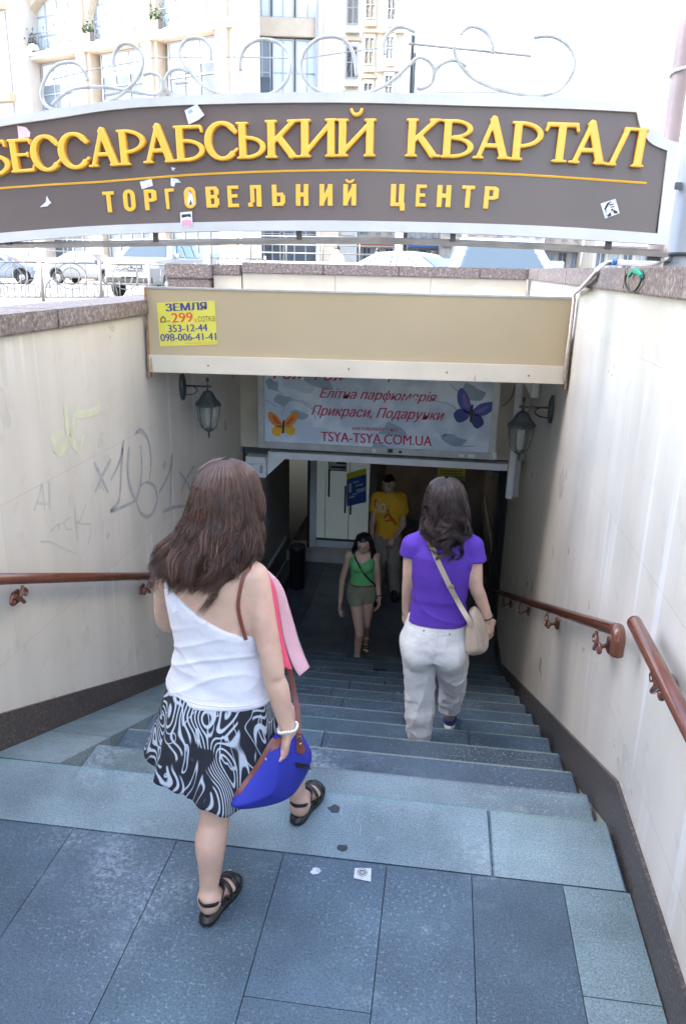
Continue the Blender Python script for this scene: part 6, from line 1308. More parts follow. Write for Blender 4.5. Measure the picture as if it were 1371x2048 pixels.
for lay in (0, 1):
    for j in range(NZ):
        t = j/(NZ-1)
        for i in range(NA):
            p = 2*math.pi*i/NA; cx, sx = math.cos(p), math.sin(p)                      # cx>0 right, sx<0 back
            left = max(0, -cx)**2; back = max(0, -sx)
            hem = .455+.070*left+.02*math.sin(3*p+.7)-.02*back*(1 if cx > -.2 else .2)
            z = .815+(hem-.815)*t; a = .178+.054*t**.8+.055*left*t**1.4; b = .137+.100*t**.8
            fld = .016*t**1.2*math.sin(9*p+1.5*math.sin(2*p)+.8*t)+.007*t*math.sin(17*p+2)
            q_ = (-.004 if lay else 0)+fld; yw = R(-8); lx, ly = (a+q_)*cx, (b+q_)*sx
            V.append((-.70+lx*math.cos(yw)-ly*math.sin(yw)-.0*t, 2.272+.02*t+lx*math.sin(yw)+ly*math.cos(yw), z))
for lay in (0, 1):
    o_ = lay*NA*NZ
    for j in range(NZ-1):
        for i in range(NA):
            q_ = (o_+j*NA+i, o_+j*NA+(i+1) % NA, o_+(j+1)*NA+(i+1) % NA, o_+(j+1)*NA+i); F.append(q_ if lay == 0 else q_[::-1])
for i in range(NA): a = (NZ-1)*NA+i; b = (NZ-1)*NA+(i+1) % NA; F.append((a, b, b+NA*NZ, a+NA*NZ))
skirt = np_mesh('skirt', np.array(V), np.array(F), skirt_mat(), tW)
# hair
capW = [(ell(hcW+A3(0, -.008, .012), (.084, .100, .088)), 0.), (ell(A3(-.672, 2.205, 1.38), (.085, .065, .12)), .04), (ell(A3(-.695, 2.165, 1.315), (.09, .035, .07)), .04)]
G = Grid((-.95, 2.0, 1.05), (-.45, 2.5, 1.65), .008)
for p, k in capW: G.add(p, k)
x, y, z = G.xyz(); u_ = (y-hcW[1])*math.cos(R(10))+(x-hcW[0])*math.sin(R(10)); G.D = np.maximum(G.D, np.minimum(u_-.035, np.maximum(u_-.12, hcW[2]+.045-z))).astype(np.float32)
Vh, Fh = G.mesh(); hW = np_mesh('hair', relax(Vh, Fh, 2, .4), Fh, mat('hair_under_brown', (.03, .016, .012), .5), tW)
envW = [(1.592, -.660, 2.285, .012, .03), (1.583, -.660, 2.28, .052, .06), (1.56, -.660, 2.28, .083, .094), (1.52, -.660, 2.28, .102, .118), (1.47, -.661, 2.28, .113, .127), (1.41, -.667, 2.275, .120, .132), (1.35, -.684, 2.265, .138, .142), (1.30, -.708, 2.258, .158, .150), (1.26, -.724, 2.252, .158, .154), (1.235, -.732, 2.25, .140, .156), (1.21, -.738, 2.25, .115, .156)]
hair_strands('hair_strands', envW, R(-10), 6500, 3, M_hairW, hW, (-114, 114), 84, .024, 17., .0013, .032, 28, curl=.016, fly=.03)
# bracelet
g = MB(); q = np.cross(nrm(wrR-elR), A3(0, 1, 0)); d_ = nrm(wrR-elR); q = nrm(q); q2 = np.cross(d_, q); c_ = wrR-d_*.012
for k in range(20):
    a = 2*math.pi*k/20; p_ = c_+q*.033*math.cos(a)+q2*.033*math.sin(a)+d_*.003*math.sin(3*a); g.lathe(Vector(p_), [(.001, -.0062), (.0048, -.0035), (.0062, 0), (.0048, .0035), (.001, .0062)], 8)
g.build('bracelet', mat('pearl_white', (.72, .70, .66), .25), tW, True)
# blue handbag
M_bag = mat('blue_canvas', (.020, .030, .33), .7, bump=.2, bscale=500, var=.05, vscale=8); M_lea = mat('brown_leather', (.17, .045, .025), .42, var=.2, vscale=20)
tB_ = thing('handbag', 'bright blue handbag with brown leather trim carried by the woman in white', 'handbag', PY(545, 1540, 2.24))
bag = pillow('body', [(459, 1606), (468, 1588), (486, 1566), (506, 1540), (524, 1508), (540, 1482), (560, 1466), (596, 1464), (612, 1482), (625, 1508), (620, 1536), (604, 1566), (586, 1588), (558, 1602), (520, 1611), (480, 1614)], 2.085, .052, M_bag, tB_, .005, .86, lambda V, N: .0025*wob(V, 4, 14))
tb = bvh(bag)
def bs(x, y, off): return on_surf(tb, x, y, off, 2.22)
ribbon('leather_trim', [bs(463, 1600, .002), bs(480, 1580, .004), bs(500, 1553, .004), bs(520, 1524, .004), bs(536, 1496, .004), bs(548, 1478, .004)], .016, .004, M_lea, tB_)
g = MB(); P = [bs(x, y, .003) for x, y in ((592, 1478), (603, 1480), (611, 1498), (606, 1510), (592, 1504))]; g.prism(P, (Vector(P[0])-EYE).normalized()*-.003); g.build('leather_corner', M_lea, tB_)
g = MB(); P = [bs(x, y, .003) for x, y in ((556, 1474), (545, 1488), (540, 1504), (556, 1496), (566, 1480))]; g.prism(P, (Vector(P[0])-EYE).normalized()*-.003); g.build('leather_corner', M_lea, tB_)
g = MB(); P = [bs(x, y, .004) for x, y in ((590, 1525), (617, 1530), (623, 1540), (594, 1536))]; g.prism(P, (Vector(P[0])-EYE).normalized()*-.004); g.build('label', M_blk, tB_, bevel=.001)
g = MB(); g.lathe(bs(600, 1488, .006), [(.001, .004), (.004, .002), (.005, -.002), (.001, -.004)], 10, (0, -1, 0)); g.build('stud', M_chrome, tB_, True)
stW = bvh(nb_, topW)
ribbon('strap', [Vector(shR)+Vector((-.05, .04, .06)), on_surf(stW, 500, 1132, .005, 2.2), on_surf(stW, 488, 1152, .006, 2.18), on_surf(stW, 480, 1180, .006, 2.16), on_surf(stW, 476, 1215, .006, 2.16), on_surf(stW, 484, 1255, .006, 2.17), on_surf(stW, 492, 1280, .006, 2.18)], .012, .004, M_lea, tB_)
ribbon('strap', [PY(556, 1200, 2.36), PY(572, 1300, 2.36), PY(585, 1370, 2.34), PY(594, 1420, 2.30), PY(598, 1480, 2.225)], .018, .004, M_lea, tB_)
g = MB()
for k in range(9):
    p = PY(596, 1415, 2.33).lerp(PY(599, 1478, 2.225), k/8); g.tube([p+Vector((.006*math.cos(a), .002*math.sin(2*a), .008*math.sin(a))) for a in [j*.79 for j in range(9)]], .0022, 5)
g.build('chain', mat('antique_brass', (.25, .16, .08), .35, .8), tB_, True)
# pink cloth over the shoulder
tC = thing('pink_cloth', 'pale pink cloth with hot pink lining draped over the shoulder of the woman in white', 'cloth', PY(570, 1250, 2.36))
M_hot = mat('hot_pink_cloth', (.80, .085, .17), .7, bump=.1, bscale=200); M_pale = mat('pale_pink_cloth', (.66, .38, .42), .8, bump=.15, bscale=160, var=.08, vscale=15)
def sheet(name, left, right, m, n=22, k=7, bulge=.014):
    L_ = smooth_path(left, 6); R_ = smooth_path(right, 6); g = MB(); vs = []
    for i in range(n+1):
        u = i/n; a = L_[round(u*(len(L_)-1))]; b = R_[round(u*(len(R_)-1))]
        for j in range(k+1): v = j/k; p = a.lerp(b, v); d = (EYE-p).normalized(); vs.append(p+d*(bulge*math.sin(math.pi*v)+.004*math.sin(5*v+4*u)))
    lay2 = [v+Vector((.001, .0045, .001)) for v in vs]; N = len(vs); g.add(vs+lay2, [])
    W_n = k+1; fs = []
    for i in range(n):
        for j in range(k): a = i*W_n+j; fs += [(a, a+1, a+W_n+1, a+W_n), (N+a+W_n, N+a+W_n+1, N+a+1, N+a)]
    rim = [i*W_n for i in range(n+1)]+[n*W_n+j for j in range(1, W_n)]+[i*W_n+k for i in range(n-1, -1, -1)]+[j for j in range(k-1, 0, -1)]
    fs += [(rim[i], rim[(i+1) % len(rim)], N+rim[(i+1) % len(rim)], N+rim[i]) for i in range(len(rim))]
    g.f += fs; g.c += [(1, 1, 1)]*len(fs); g.mi += [0]*len(fs); return g.build(name, m, tC, True)
sheet('pale_side', [PY(522, 1141, 2.27), PY(545, 1165, 2.30), PY(556, 1215, 2.33), PY(566, 1275, 2.345), PY(582, 1325, 2.35), PY(598, 1353, 2.35)], [PY(530, 1138, 2.30), PY(562, 1172, 2.36), PY(580, 1225, 2.40), PY(596, 1280, 2.42), PY(609, 1315, 2.42), PY(618, 1336, 2.42)], M_pale)
sheet('pink_lining', [PY(514, 1139, 2.245), PY(530, 1150, 2.235), PY(541, 1180, 2.25), PY(548, 1225, 2.275), PY(551, 1270, 2.285), PY(562, 1337, 2.29)], [PY(522, 1139, 2.26), PY(545, 1166, 2.295), PY(556, 1215, 2.32), PY(562, 1262, 2.335), PY(572, 1305, 2.34), PY(584, 1340, 2.345)], M_hot, bulge=.005)

# ------------------------------------------------------------------ the woman in purple
YP = 4.05; zP = -4*RS
tP = thing('person', 'woman in purple T-shirt and pale linen trousers walking down the steps', 'person', (.05, YP, zP))
shL, shR = A3(-.114, YP, .700), A3(.218, YP, .708); elL, wrL = Jp(818, 1160, YP+.03), Jp(812, 1222, YP+.10); elR, wrR = Jp(951, 1172, YP-.02), Jp(976, 1238, YP+.02)
torsoP = (loft([(.04, .045, YP+.01, .165, .125), (.12, .045, YP+.01, .180, .142), (.20, .046, YP+.01, .176, .132), (.29, .05, YP+.005, .156, .112), (.38, .053, YP, .138, .098), (.47, .055, YP, .144, .102), (.56, .055, YP, .162, .108), (.66, .053, YP, .160, .104), (.72, .052, YP, .132, .088), (.785, .05, YP, .09, .066), (.81, .05, YP, .055, .055)]), .0)
shP = [(cap(A3(.03, YP, .800), shL+A3(.01, 0, .012), .044, .042), .035), (cap(A3(.07, YP, .800), shR+A3(-.01, 0, .012), .044, .042), .035)]
hcP = A3(.052, YP+.03, .975); axP = axes(R(4), R(-12))
armP = limb(*spl((shL, .046), (shL*.5+elL*.5, .045), (elL, .039), (elL*.7+wrL*.3, .037), (wrL, .026)), k=.025)+limb(*spl((shR, .046), (shR*.5+elR*.5, .045), (elR, .039), (elR*.7+wrR*.3, .037), (wrR, .026)), k=.025)
pP = [torsoP]+shP+armP
pP += [(cap(A3(.05, YP, .78), A3(.052, YP+.015, .91), .052, .05), .03)]+head_prims(hcP, axP, 1.02)
pP += hand_prims(wrR, A3(.12, .12, -1), A3(-.5, .5, -.1), (.25, .3, .35, .42), 1., .2)+hand_prims(wrL, A3(-.05, .3, -1), A3(.6, .3, 0), (.4, .45, .5, .55))
bodyP = body_mesh('body', pP, [((-.30, YP-.25, .10), (.48, YP+.30, 1.12), .008), (wrR-A3(.08, .08, .2), wrR+A3(.1, .12, .015), .0038), (wrL-A3(.08, .08, .2), wrL+A3(.08, .14, .015), .0045), (hcP-A3(.12, .13, .15), hcP+A3(.12, .15, .12), .0045)], M_skin, tP)
face_parts(hcP, axP, 1.02, tP)
M_pur = mat('purple_jersey', (.088, .028, .33), .8, bump=.45, bscale=15, var=.03, vscale=25)
slv = [(cap(shL, shL*.72+elL*.28+A3(-.004, 0, 0), .048, .054), .025), (cap(shR, shR*.70+elR*.30+A3(.004, 0, 0), .048, .054), .025)]
def foldsP(V, N):
    z = V[:, 2]; low = np.clip((.56-z)/.15, 0, 1); return .0055*fold(V, 2, 30, (1, 0, .25), .2)*low+.005*fold(V, 7, 26, (1, 0, -.4), .2)*low+.005*fold(V, 14, 22, (.5, 0, 1), .25)*np.clip((z-.48)/.1, 0, 1)+.0015*wob(V, 5, 30)
shirtP = cloth_mesh('t_shirt', [torsoP]+shP+slv, (-.30, YP-.22, .20), (.42, YP+.24, .90), .0055, .012, [lambda x, y, z: .258-z+0*x+0*y, lambda x, y, z: .085-np.sqrt((x-.05)**2+(y-YP-.03)**2+((z-.86)*.8)**2), lambda x, y, z: -((x-shL[0])*.25+(z-.655)*1.0)+np.where(x < -.06, 0, -9)+0*y if 0 else np.where(x < -.110, .640-z, -1.)+0*y, lambda x, y, z: np.where(x > .220, .640-z, -1.)+0*y], M_pur, tP, foldsP)
# trousers
M_lin = mat('pale_linen', (.68, .655, .625), .85, bump=.75, bscale=22, var=.06, vscale=14)
cfL = Jp(838, 1468, YP+.05); knL = Jp(838, 1385, YP+.04); hpL = A3(-.045, YP+.01, .10); hpR = A3(.135, YP+.01, .10); knR = Jp(905, 1372, YP+.25); cfR = Jp(897, 1416, YP+.33)
trs = [torsoP, (ell(A3(-.04, YP-.045, .06), (.085, .08, .10)), .03), (ell(A3(.13, YP-.045, .06), (.085, .08, .10)), .03)]+limb((hpL, .105), (hpL*.5+knL*.5, .088), (knL, .074), (cfL*.5+knL*.5, .073), (cfL*.85+knL*.15, .069), (cfL, .060), k=.03)+limb((hpR, .105), (hpR*.5+knR*.5, .088), (knR, .071), (cfR*.6+knR*.4, .067), (cfR, .056), k=.03)
def foldsT(V, N):
    z = V[:, 2]; low = np.clip((.02-z)/.25, 0, 1); top_ = np.clip((.25-z)/.08, 0, 1)
    return top_*(.008*fold(V, 6, 34, (.15, 0, 1), .22, 8, 2.)*(.45+.55*low)+  .005*fold(V, 11, 48, (1, 0, .45), .25, 8, 2.)*low+.005*fold(V, 17, 44, (1, .2, -.5), .25, 8, 2.)*low+.002*wob(V, 4, 30)+.003*wob(V, 31, 12)*low)
trP = cloth_mesh('trousers', trs, (-.25, YP-.24, -.68), (.36, YP+.52, .33), .006, .006, [lambda x, y, z: z-.285+0*x+0*y, lambda x, y, z: np.where(x < .055, (cfL[2]-.035)-z, (cfR[2]-.02)-z)+0*y], M_lin, tP, foldsT)
tt_ = bvh(trP)
hem_line('hem', bvh(shirtP), .05, YP, .279, .002, M_pur, tP); hem_line('waistband_seam', tt_, .05, YP, .222, .0018, M_lin, tP)
g = MB()
for x, y in ((847, 1262), (898, 1269)):
    p = on_surf(tt_, x, y, .001, YP-.15); g2 = MB(); g2.lathe(p, [(.001, .003), (.005, .002), (.006, -.003), (.001, -.004)], 8, (0, -1, 0)); g2.build('pocket_stud', M_iron, tP, True)
def pocket(pts): ribbon('pocket_seam', [on_surf(tt_, x, y, .0015, YP-.15) for x, y in pts], .004, .002, M_lin, tP)
ribbon('centre_seam', [on_surf(tt_, x, y, .0012, YP-.15) for x, y in ((871, 1247), (871, 1262), (872, 1280), (873, 1296))], .006, .002, M_lin, tP)
for sd_ in (0, 1): ribbon('side_seam', [on_surf(tt_, x, y, .001, YP-.1) for x, y in (((812, 1290), (813, 1340), (816, 1390), (820, 1430)), ((930, 1290), (926, 1330), (922, 1370), (918, 1405)))[sd_]], .004, .002, M_lin, tP)
pocket([(820, 1256), (846, 1263), (868, 1258)]); pocket([(884, 1262), (900, 1270), (924, 1265)])
# shoes
def shoe(heel, d, t, m, ms, s=1.):
    f_, P, _ = foot_prims(heel, d, s, .022, False); q = [(a, k+.005) for a, k in f_]; lo = np.array(heel)-A3(.15, .12, .03); hi = np.array(heel)+A3(.15, .34, .14)
    fy = nrm(d); lo = np.minimum(np.array(heel)-.08, np.array(heel)+fy*.28-.08); hi = np.maximum(np.array(heel)+.08, np.array(heel)+fy*.28+.08); hi[2] += .05
    o = cloth_mesh('shoe', q, lo, hi, .006, .006, [lambda x, y, z: z-(heel[2]+.098)-0*x-0*y], m, t)
    out = [(-.012, -.02), (.03, -.036), (.1, -.034), (.17, -.046), (.225, -.042), (.258, -.02), (.262, .0), (.25, .022), (.22, .04), (.16, .045), (.1, .034), (.03, .036), (-.012, .02), (-.02, 0)]
    g = MB(); g.prism([Vector(P(p.x, p.y, -.022)) for p in smooth_path([(a*s, b*s, 0) for a, b in out+[out[0]]], 3)[:-1]], Vector(P(0, 0, .012)-P(0, 0, -.022))); g.build('sole', ms, o, True, bevel=.003); return P
M_shoe = mat('blue_canvas_shoe', (.035, .05, .20), .7); M_rub = mat('white_rubber', (.66, .66, .64), .5)
hl = np.array(PZ(838, 1483, zP)); shoe(hl+A3(0, .005, 0), A3(-.12, 1, 0), tP, M_shoe, M_rub)
hr = np.array(PZ(897, 1461, -5*RS)); shoe(hr, A3(.08, 1, 0), tP, M_shoe, M_rub)
pfoot = [limb((cfL+A3(0, 0, .02), .04), (hl+A3(0, .05, .06), .036), k=.01), limb((cfR+A3(0, 0, .03), .04), (hr+A3(0, .05, .06), .036), k=.01)]
for pf in pfoot: body_mesh('ankle', pf, [((-.15, YP-.2, -.75), (.30, YP+.6, -.2), .008)], M_skin, tP)
# hair
capP = [(ell(hcP+A3(0, -.01, .012), (.086, .102, .092)), 0.), (ell(A3(.05, YP-.045, .85), (.088, .062, .12)), .04)]
G = Grid((-.12, YP-.2, .6), (.24, YP+.2, 1.12), .009)
for p, k in capP: G.add(p, k)
x, y, z = G.xyz(); u_ = y-hcP[1]+0*x; G.D = np.maximum(G.D, np.minimum(u_-.04, np.maximum(u_-.12, hcP[2]+.045-z))).astype(np.float32); Vh, Fh = G.mesh(); hP_ = np_mesh('hair', relax(Vh, Fh, 2, .4), Fh, mat('hair_under_dark', (.022, .014, .011), .5), tP)
envP = [(1.098, .05, YP+.02, .012, .03), (1.088, .05, YP+.02, .055, .06), (1.06, .05, YP+.02, .088, .095), (1.02, .051, YP+.02, .106, .115), (.97, .053, YP+.02, .117, .122), (.91, .055, YP+.018, .122, .125), (.85, .058, YP+.015, .125, .13), (.79, .062, YP+.01, .118, .135), (.76, .066, YP+.005, .105, .138), (.722, .068, YP, .08, .135)]
hair_strands('hair_strands', envP, 0., 4500, 11, M_hairP, hP_, (-112, 112), 40, .036, 24., .0017, .04, 28, curl=.02, fly=.05)
g = MB(); d_ = nrm(wrR-elR); q = nrm(np.cross(d_, A3(0, 1, 0))); q2 = np.cross(d_, q); g.tube([Vector(wrR-d_*.014+q*.031*math.cos(a)+q2*.031*math.sin(a)) for a in [k*.349 for k in range(19)]], .004, 6); g.build('bracelet', M_blk, tP, True)
# beige shoulder bag
M_bei = mat('beige_leather', (.46, .36, .27), .5, var=.12, vscale=10, bump=.15, bscale=90)
tS = thing('shoulder_bag', 'beige leather shoulder bag hanging on the hip of the woman in purple', 'shoulder bag', PY(950, 1270, YP-.08))
sb_ = pillow('body', [(936, 1222), (948, 1214), (958, 1222), (968, 1240), (975, 1268), (973, 1292), (960, 1304), (942, 1308), (929, 1302), (928, 1275), (931, 1245)], YP-.06, .075, M_bei, tS, .006, .55, lambda V, N: .005*wob(V, 3, 22)+.003*wob(V, 8, 40))
ts = bvh(shirtP, trP, bodyP)
ribbon('strap', [Vector((-.05, YP+.03, .835)), on_surf(ts, 853, 1068, .008, YP-.1), on_surf(ts, 872, 1115, .010, YP-.1), on_surf(ts, 895, 1165, .012, YP-.1), on_surf(ts, 916, 1205, .016, YP-.1), PY(934, 1236, YP-.135), PY(944, 1254, YP-.13)], .028, .005, M_bei, tS)
g = MB(); p = on_surf(ts, 900, 1173, .014, YP-.1); g.box(p.x-.019, p.x+.019, p.y-.003, p.y+.003, p.z-.011, p.z+.011); g.build('buckle', mat('brass', (.65, .48, .16), .3, .9), tS, bevel=.003)
ribbon('flap_edge', [bvh(sb_).ray_cast(EYE, ray(x, y).normalized())[0] or PY(x, y, YP-.1) for x, y in ((946, 1222), (952, 1245), (960, 1268), (966, 1292))], .010, .008, M_bei, tS)

# ------------------------------------------------------------------ the young woman in green (coming up, looking down)
def place_fwd(t): pass
YG = 7.92; tG = thing('person', 'young woman in green camisole and short khaki shorts walking up with bowed head', 'person', (-.76, YG, FZ))
B0 = FZ
cxg = -.765
shl, shr = A3(cxg+.150, YG+.0, B0+1.232), A3(cxg-.150, YG+.0, B0+1.232)          # her left is at the right of the picture
elg, wrg = Jp(755, 1168, YG+.02), Jp(758, 1196, YG-.06); elh, wrh = Jp(684, 1160, YG+.03), Jp(680, 1205, YG-.04)
torG = (loft([(B0+.74, cxg, YG, .150, .108), (B0+.82, cxg, YG, .156, .115), (B0+.90, cxg, YG, .138, .100), (B0+.98, cxg, YG, .120, .088), (B0+1.06, cxg, YG-.005, .126, .092), (B0+1.14, cxg, YG-.01, .142, .106), (B0+1.20, cxg, YG-.005, .140, .092), (B0+1.26, cxg, YG, .10, .07), (B0+1.29, cxg, YG, .055, .052)]), 0.)
chest = [(ell(A3(cxg+.06, YG-.085, B0+1.12), (.055, .05, .05)), .03), (ell(A3(cxg-.06, YG-.085, B0+1.12), (.055, .05, .05)), .03)]
hcG = A3(cxg+.01, YG-.035, B0+1.405); axG = axes(R(176), R(-28))
pG = [torG]+chest+[(cap(A3(cxg, YG, B0+1.25), shl, .045, .042), .025), (cap(A3(cxg, YG, B0+1.25), shr, .045, .042), .025), (cap(A3(cxg, YG, B0+1.26), A3(cxg+.005, YG-.015, B0+1.36), .043, .042), .02)]
pG += limb((shl, .040), (elg, .032), (wrg, .022))+limb((shr, .040), (elh, .032), (wrh, .022))
kG1, aG1 = A3(cxg+.01, YG-.22, B0+.42), A3(cxg-.01, YG-.19, B0+.09); kG2, aG2 = A3(cxg+.07, YG-.02, B0+.44), A3(cxg+.05, YG+.20, B0+.14)
pG += limb(*spl((A3(cxg-.07, YG-.02, B0+.76), .083), (kG1, .050), (kG1*.65+aG1*.35+A3(0, .015, 0), .048), (aG1, .030)))+limb(*spl((A3(cxg+.075, YG, B0+.76), .083), (kG2, .050), (kG2*.65+aG2*.35+A3(0, .015, 0), .047), (aG2, .030)))
hlG, hlG2 = A3(cxg-.01, YG-.165, B0+.005), A3(cxg+.05, YG+.24, B0+.06); fG, PG1, _ = foot_prims(hlG, A3(0, -1, 0), .92, .022); fG2, PG2, _ = foot_prims(hlG2, A3(.05, -1, -.25), .92, .022); pG += fG+fG2+[(cap(aG1, PG1(.045, 0, .05), .030, .030), .02), (cap(aG2, PG2(.045, 0, .05), .030, .030), .02)]
pG += hand_prims(wrg, A3(0, -.15, -1), A3(-.8, -.3, 0), (.35, .4, .45, .5), .92)+hand_prims(wrh, A3(0, -.1, -1), A3(.8, -.3, 0), (.3, .35, .4, .45), .92)+head_prims(hcG, axG, .97)
bdG = body_mesh('body', pG, [((-1.06, YG-.42, B0-.02), (-.48, YG+.32, B0+1.55), .0085), (hcG-A3(.12, .15, .16), hcG+A3(.12, .14, .12), .0042), (wrh-A3(.07, .1, .2), wrh+A3(.07, .08, .015), .0045), (wrg-A3(.07, .1, .2), wrg+A3(.07, .08, .015), .0045)], M_skin2, tG)
face_parts(hcG, axG, .97, tG); sandal(PG1, tG, mat('sandal_brown', (.10, .05, .03), .5)); sandal(PG2, tG, MATS['sandal_brown'])
M_grn = mat('green_jersey', (.13, .46, .15), .8, bump=.4, bscale=18); M_kha = mat('khaki_cotton', (.24, .225, .15), .8, bump=.2, bscale=200, var=.1, vscale=20)
cloth_mesh('camisole', [torG]+chest, (-.98, YG-.2, B0+.85), (-.55, YG+.2, B0+1.3), .006, .007, [lambda x, y, z: z-(B0+1.175+.45*np.abs(np.abs(x-cxg)-.0)-.0)+.0*y, lambda x, y, z: z-(B0+1.215)+0*x+0*y, lambda x, y, z: B0+.905-z+0*x+0*y], M_grn, tG, lambda V, N: .003*wob(V, 3, 24))
tg = bvh(bdG)
for s in (1, -1): ribbon('camisole_strap', [Vector((cxg+s*.085, YG-.10, B0+1.19)), Vector((cxg+s*.092, YG-.078, B0+1.245)), Vector((cxg+s*.095, YG-.02, B0+1.288)), Vector((cxg+s*.09, YG+.06, B0+1.24))], .012, .003, M_grn, tG, (0, -1, .6))
cloth_mesh('shorts', [torG]+limb((A3(cxg-.07, YG-.02, B0+.76), .088), (kG1*.35+A3(cxg-.07, YG-.02, B0+.76)*.65, .085))+limb((A3(cxg+.075, YG, B0+.76), .088), (kG2*.35+A3(cxg+.075, YG, B0+.76)*.65, .085)), (-1.0, YG-.25, B0+.55), (-.52, YG+.22, B0+.95), .007, .009, [lambda x, y, z: z-(B0+.905)+0*x+0*y, lambda x, y, z: B0+.685-z+0*x+0*y], M_kha, tG, lambda V, N: .004*wob(V, 3, 26))
g = MB(); g.tube([(cxg+.143*math.cos(a), YG+.107*math.sin(a), B0+.893) for a in [k*.2094 for k in range(31)]], .012, 6, flat=.4, upv=(0, 0, 1)); g.build('belt', M_lea, tG, True)
envG = [(B0+1.500, cxg+.01, YG-.02, .012, .03), (B0+1.49, cxg+.01, YG-.02, .05, .06), (B0+1.47, cxg+.01, YG-.02, .078, .09), (B0+1.43, cxg+.01, YG-.015, .094, .105), (B0+1.38, cxg+.01, YG-.01, .106, .11), (B0+1.32, cxg+.01, YG-.005, .125, .11), (B0+1.26, cxg+.01, YG, .14, .105), (B0+1.20, cxg+.01, YG, .13, .10), (B0+1.14, cxg, YG, .12, .10)]
G = Grid(hcG-A3(.13, .14, .15), hcG+A3(.13, .15, .13), .008); G.add((ell(hcG-axG[1]*.012+axG[2]*.012, (.082, .098, .088), np.array(axG))), 0.); x, y, z = G.xyz(); q = (x-hcG[0])*axG[1][0]+(y-hcG[1])*axG[1][1]+(z-hcG[2])*axG[1][2]; qu = (x-hcG[0])*axG[2][0]+(y-hcG[1])*axG[2][1]+(z-hcG[2])*axG[2][2]
G.D = np.maximum(G.D, np.minimum(q-.03, .055-qu)).astype(np.float32); Vh, Fh = G.mesh(); hG = np_mesh('hair', Vh, Fh, mat('hair_black', (.010, .008, .008), .45), tG)
hair_strands('hair_strands', envG, R(180), 1300, 5, M_hairG, hG, (-128, 128), 34, .010, 18., .0026, .03, 18)
g = MB(); d_ = nrm(wrg-elg); q = nrm(np.cross(d_, A3(0, 1, 0))); q2 = np.cross(d_, q); g.tube([Vector(wrg-d_*.02+q*.027*math.cos(a)+q2*.027*math.sin(a)) for a in [k*.349 for k in range(19)]], .007, 6); g.build('bracelet', M_blk, tG, True)
tK = thing('crossbody_bag', 'small black bag on a strap across the green camisole', 'bag', (-.6, YG, B0+.8))
tg2 = bvh(*[o for o in tG.children if o.name.split('.')[0] in ('body', 'camisole', 'shorts')])
ribbon('strap', [Vector((cxg-.085, YG+.02, B0+1.315)), on_surf(tg2, 706, 1105, .006, YG-.1), on_surf(tg2, 716, 1128, .007, YG-.1), on_surf(tg2, 728, 1148, .007, YG-.1), on_surf(tg2, 742, 1163, .007, YG-.1), on_surf(tg2, 750, 1172, .008, YG-.1), PY(754, 1195, YG-.05)], .020, .004, M_blk, tK)
pillow('body', [(744, 1196), (757, 1196), (760, 1212), (748, 1214), (742, 1206)], YG-.02, .05, M_blk, tK, .008, .4)

# ------------------------------------------------------------------ the young man in yellow
YY = 9.78; cxy = -.615; tY = thing('person', 'young man in yellow T-shirt and grey trousers standing in the dark doorway', 'person', (cxy, YY, FZ))
shl, shr = A3(cxy+.165, YY, B0+1.365), A3(cxy-.165, YY, B0+1.355); ely, wry = Jp(806, 1050, YY-.03), Jp(786, 1078, YY-.17); elz, wrz = Jp(744, 1050, YY+.02), Jp(744, 1080, YY-.02)
torY = (loft([(B0+.80, cxy, YY, .150, .112), (B0+.90, cxy, YY, .155, .115), (B0+1.00, cxy, YY, .150, .105), (B0+1.12, cxy, YY, .155, .108), (B0+1.24, cxy, YY, .172, .115), (B0+1.32, cxy, YY, .168, .10), (B0+1.39, cxy, YY, .11, .075), (B0+1.42, cxy, YY, .06, .058)]), 0.)
shY = [(cap(A3(cxy, YY, B0+1.385), shl, .055, .052), .03), (cap(A3(cxy, YY, B0+1.385), shr, .055, .052), .03)]
hcY = A3(cxy-.02, YY-.03, B0+1.575); axY = axes(R(168), R(-8))
pY = [torY]+shY+[(cap(A3(cxy, YY, B0+1.39), A3(cxy-.012, YY-.012, B0+1.51), .05, .05), .02)]+limb((shl, .05), (ely, .038), (wry, .026))+limb((shr, .05), (elz, .038), (wrz, .026))
pY += hand_prims(wry, A3(-.55, -.25, -1), A3(-.2, .7, -.3), (.5, .55, .6, .65))+hand_prims(wrz, A3(.0, -.1, -1), A3(.8, -.2, 0), (.4, .45, .5, .55))+head_prims(hcY, axY, 1.03, True)
body_mesh('body', pY, [((cxy-.32, YY-.34, B0+.62), (cxy+.34, YY+.22, B0+1.72), .009), (hcY-A3(.12, .15, .16), hcY+A3(.12, .14, .12), .0045), (wry-A3(.13, .14, .16), wry+A3(.06, .08, .03), .0055)], M_skin2, tY)
face_parts(hcY, axY, 1.03, tY)
M_yel = mat('yellow_cotton', (.80, .43, .02), .8, bump=.5, bscale=14, var=.05, vscale=12); M_gry = mat('grey_khaki_trousers', (.32, .28, .22), .85, bump=.2, bscale=200, var=.1, vscale=10)
slY = [(cap(shl, shl*.55+ely*.45, .062, .070), .03), (cap(shr, shr*.55+elz*.45, .062, .066), .03)]
tsY = cloth_mesh('t_shirt', [torY]+shY+slY, (cxy-.34, YY-.24, B0+.74), (cxy+.36, YY+.24, B0+1.48), .0085, .014, [lambda x, y, z: B0+.815-z+0*x+0*y, lambda x, y, z: .082-np.sqrt((x-cxy)**2+(y-YY)**2+(z-B0-1.47)**2), lambda x, y, z: np.where(np.abs(x-cxy) > .185, B0+1.155-z, -1.)+0*y], M_yel, tY, lambda V, N: .006*wob(V, 3, 16)+.003*wob(V, 6, 34))
ty = bvh(tsY)
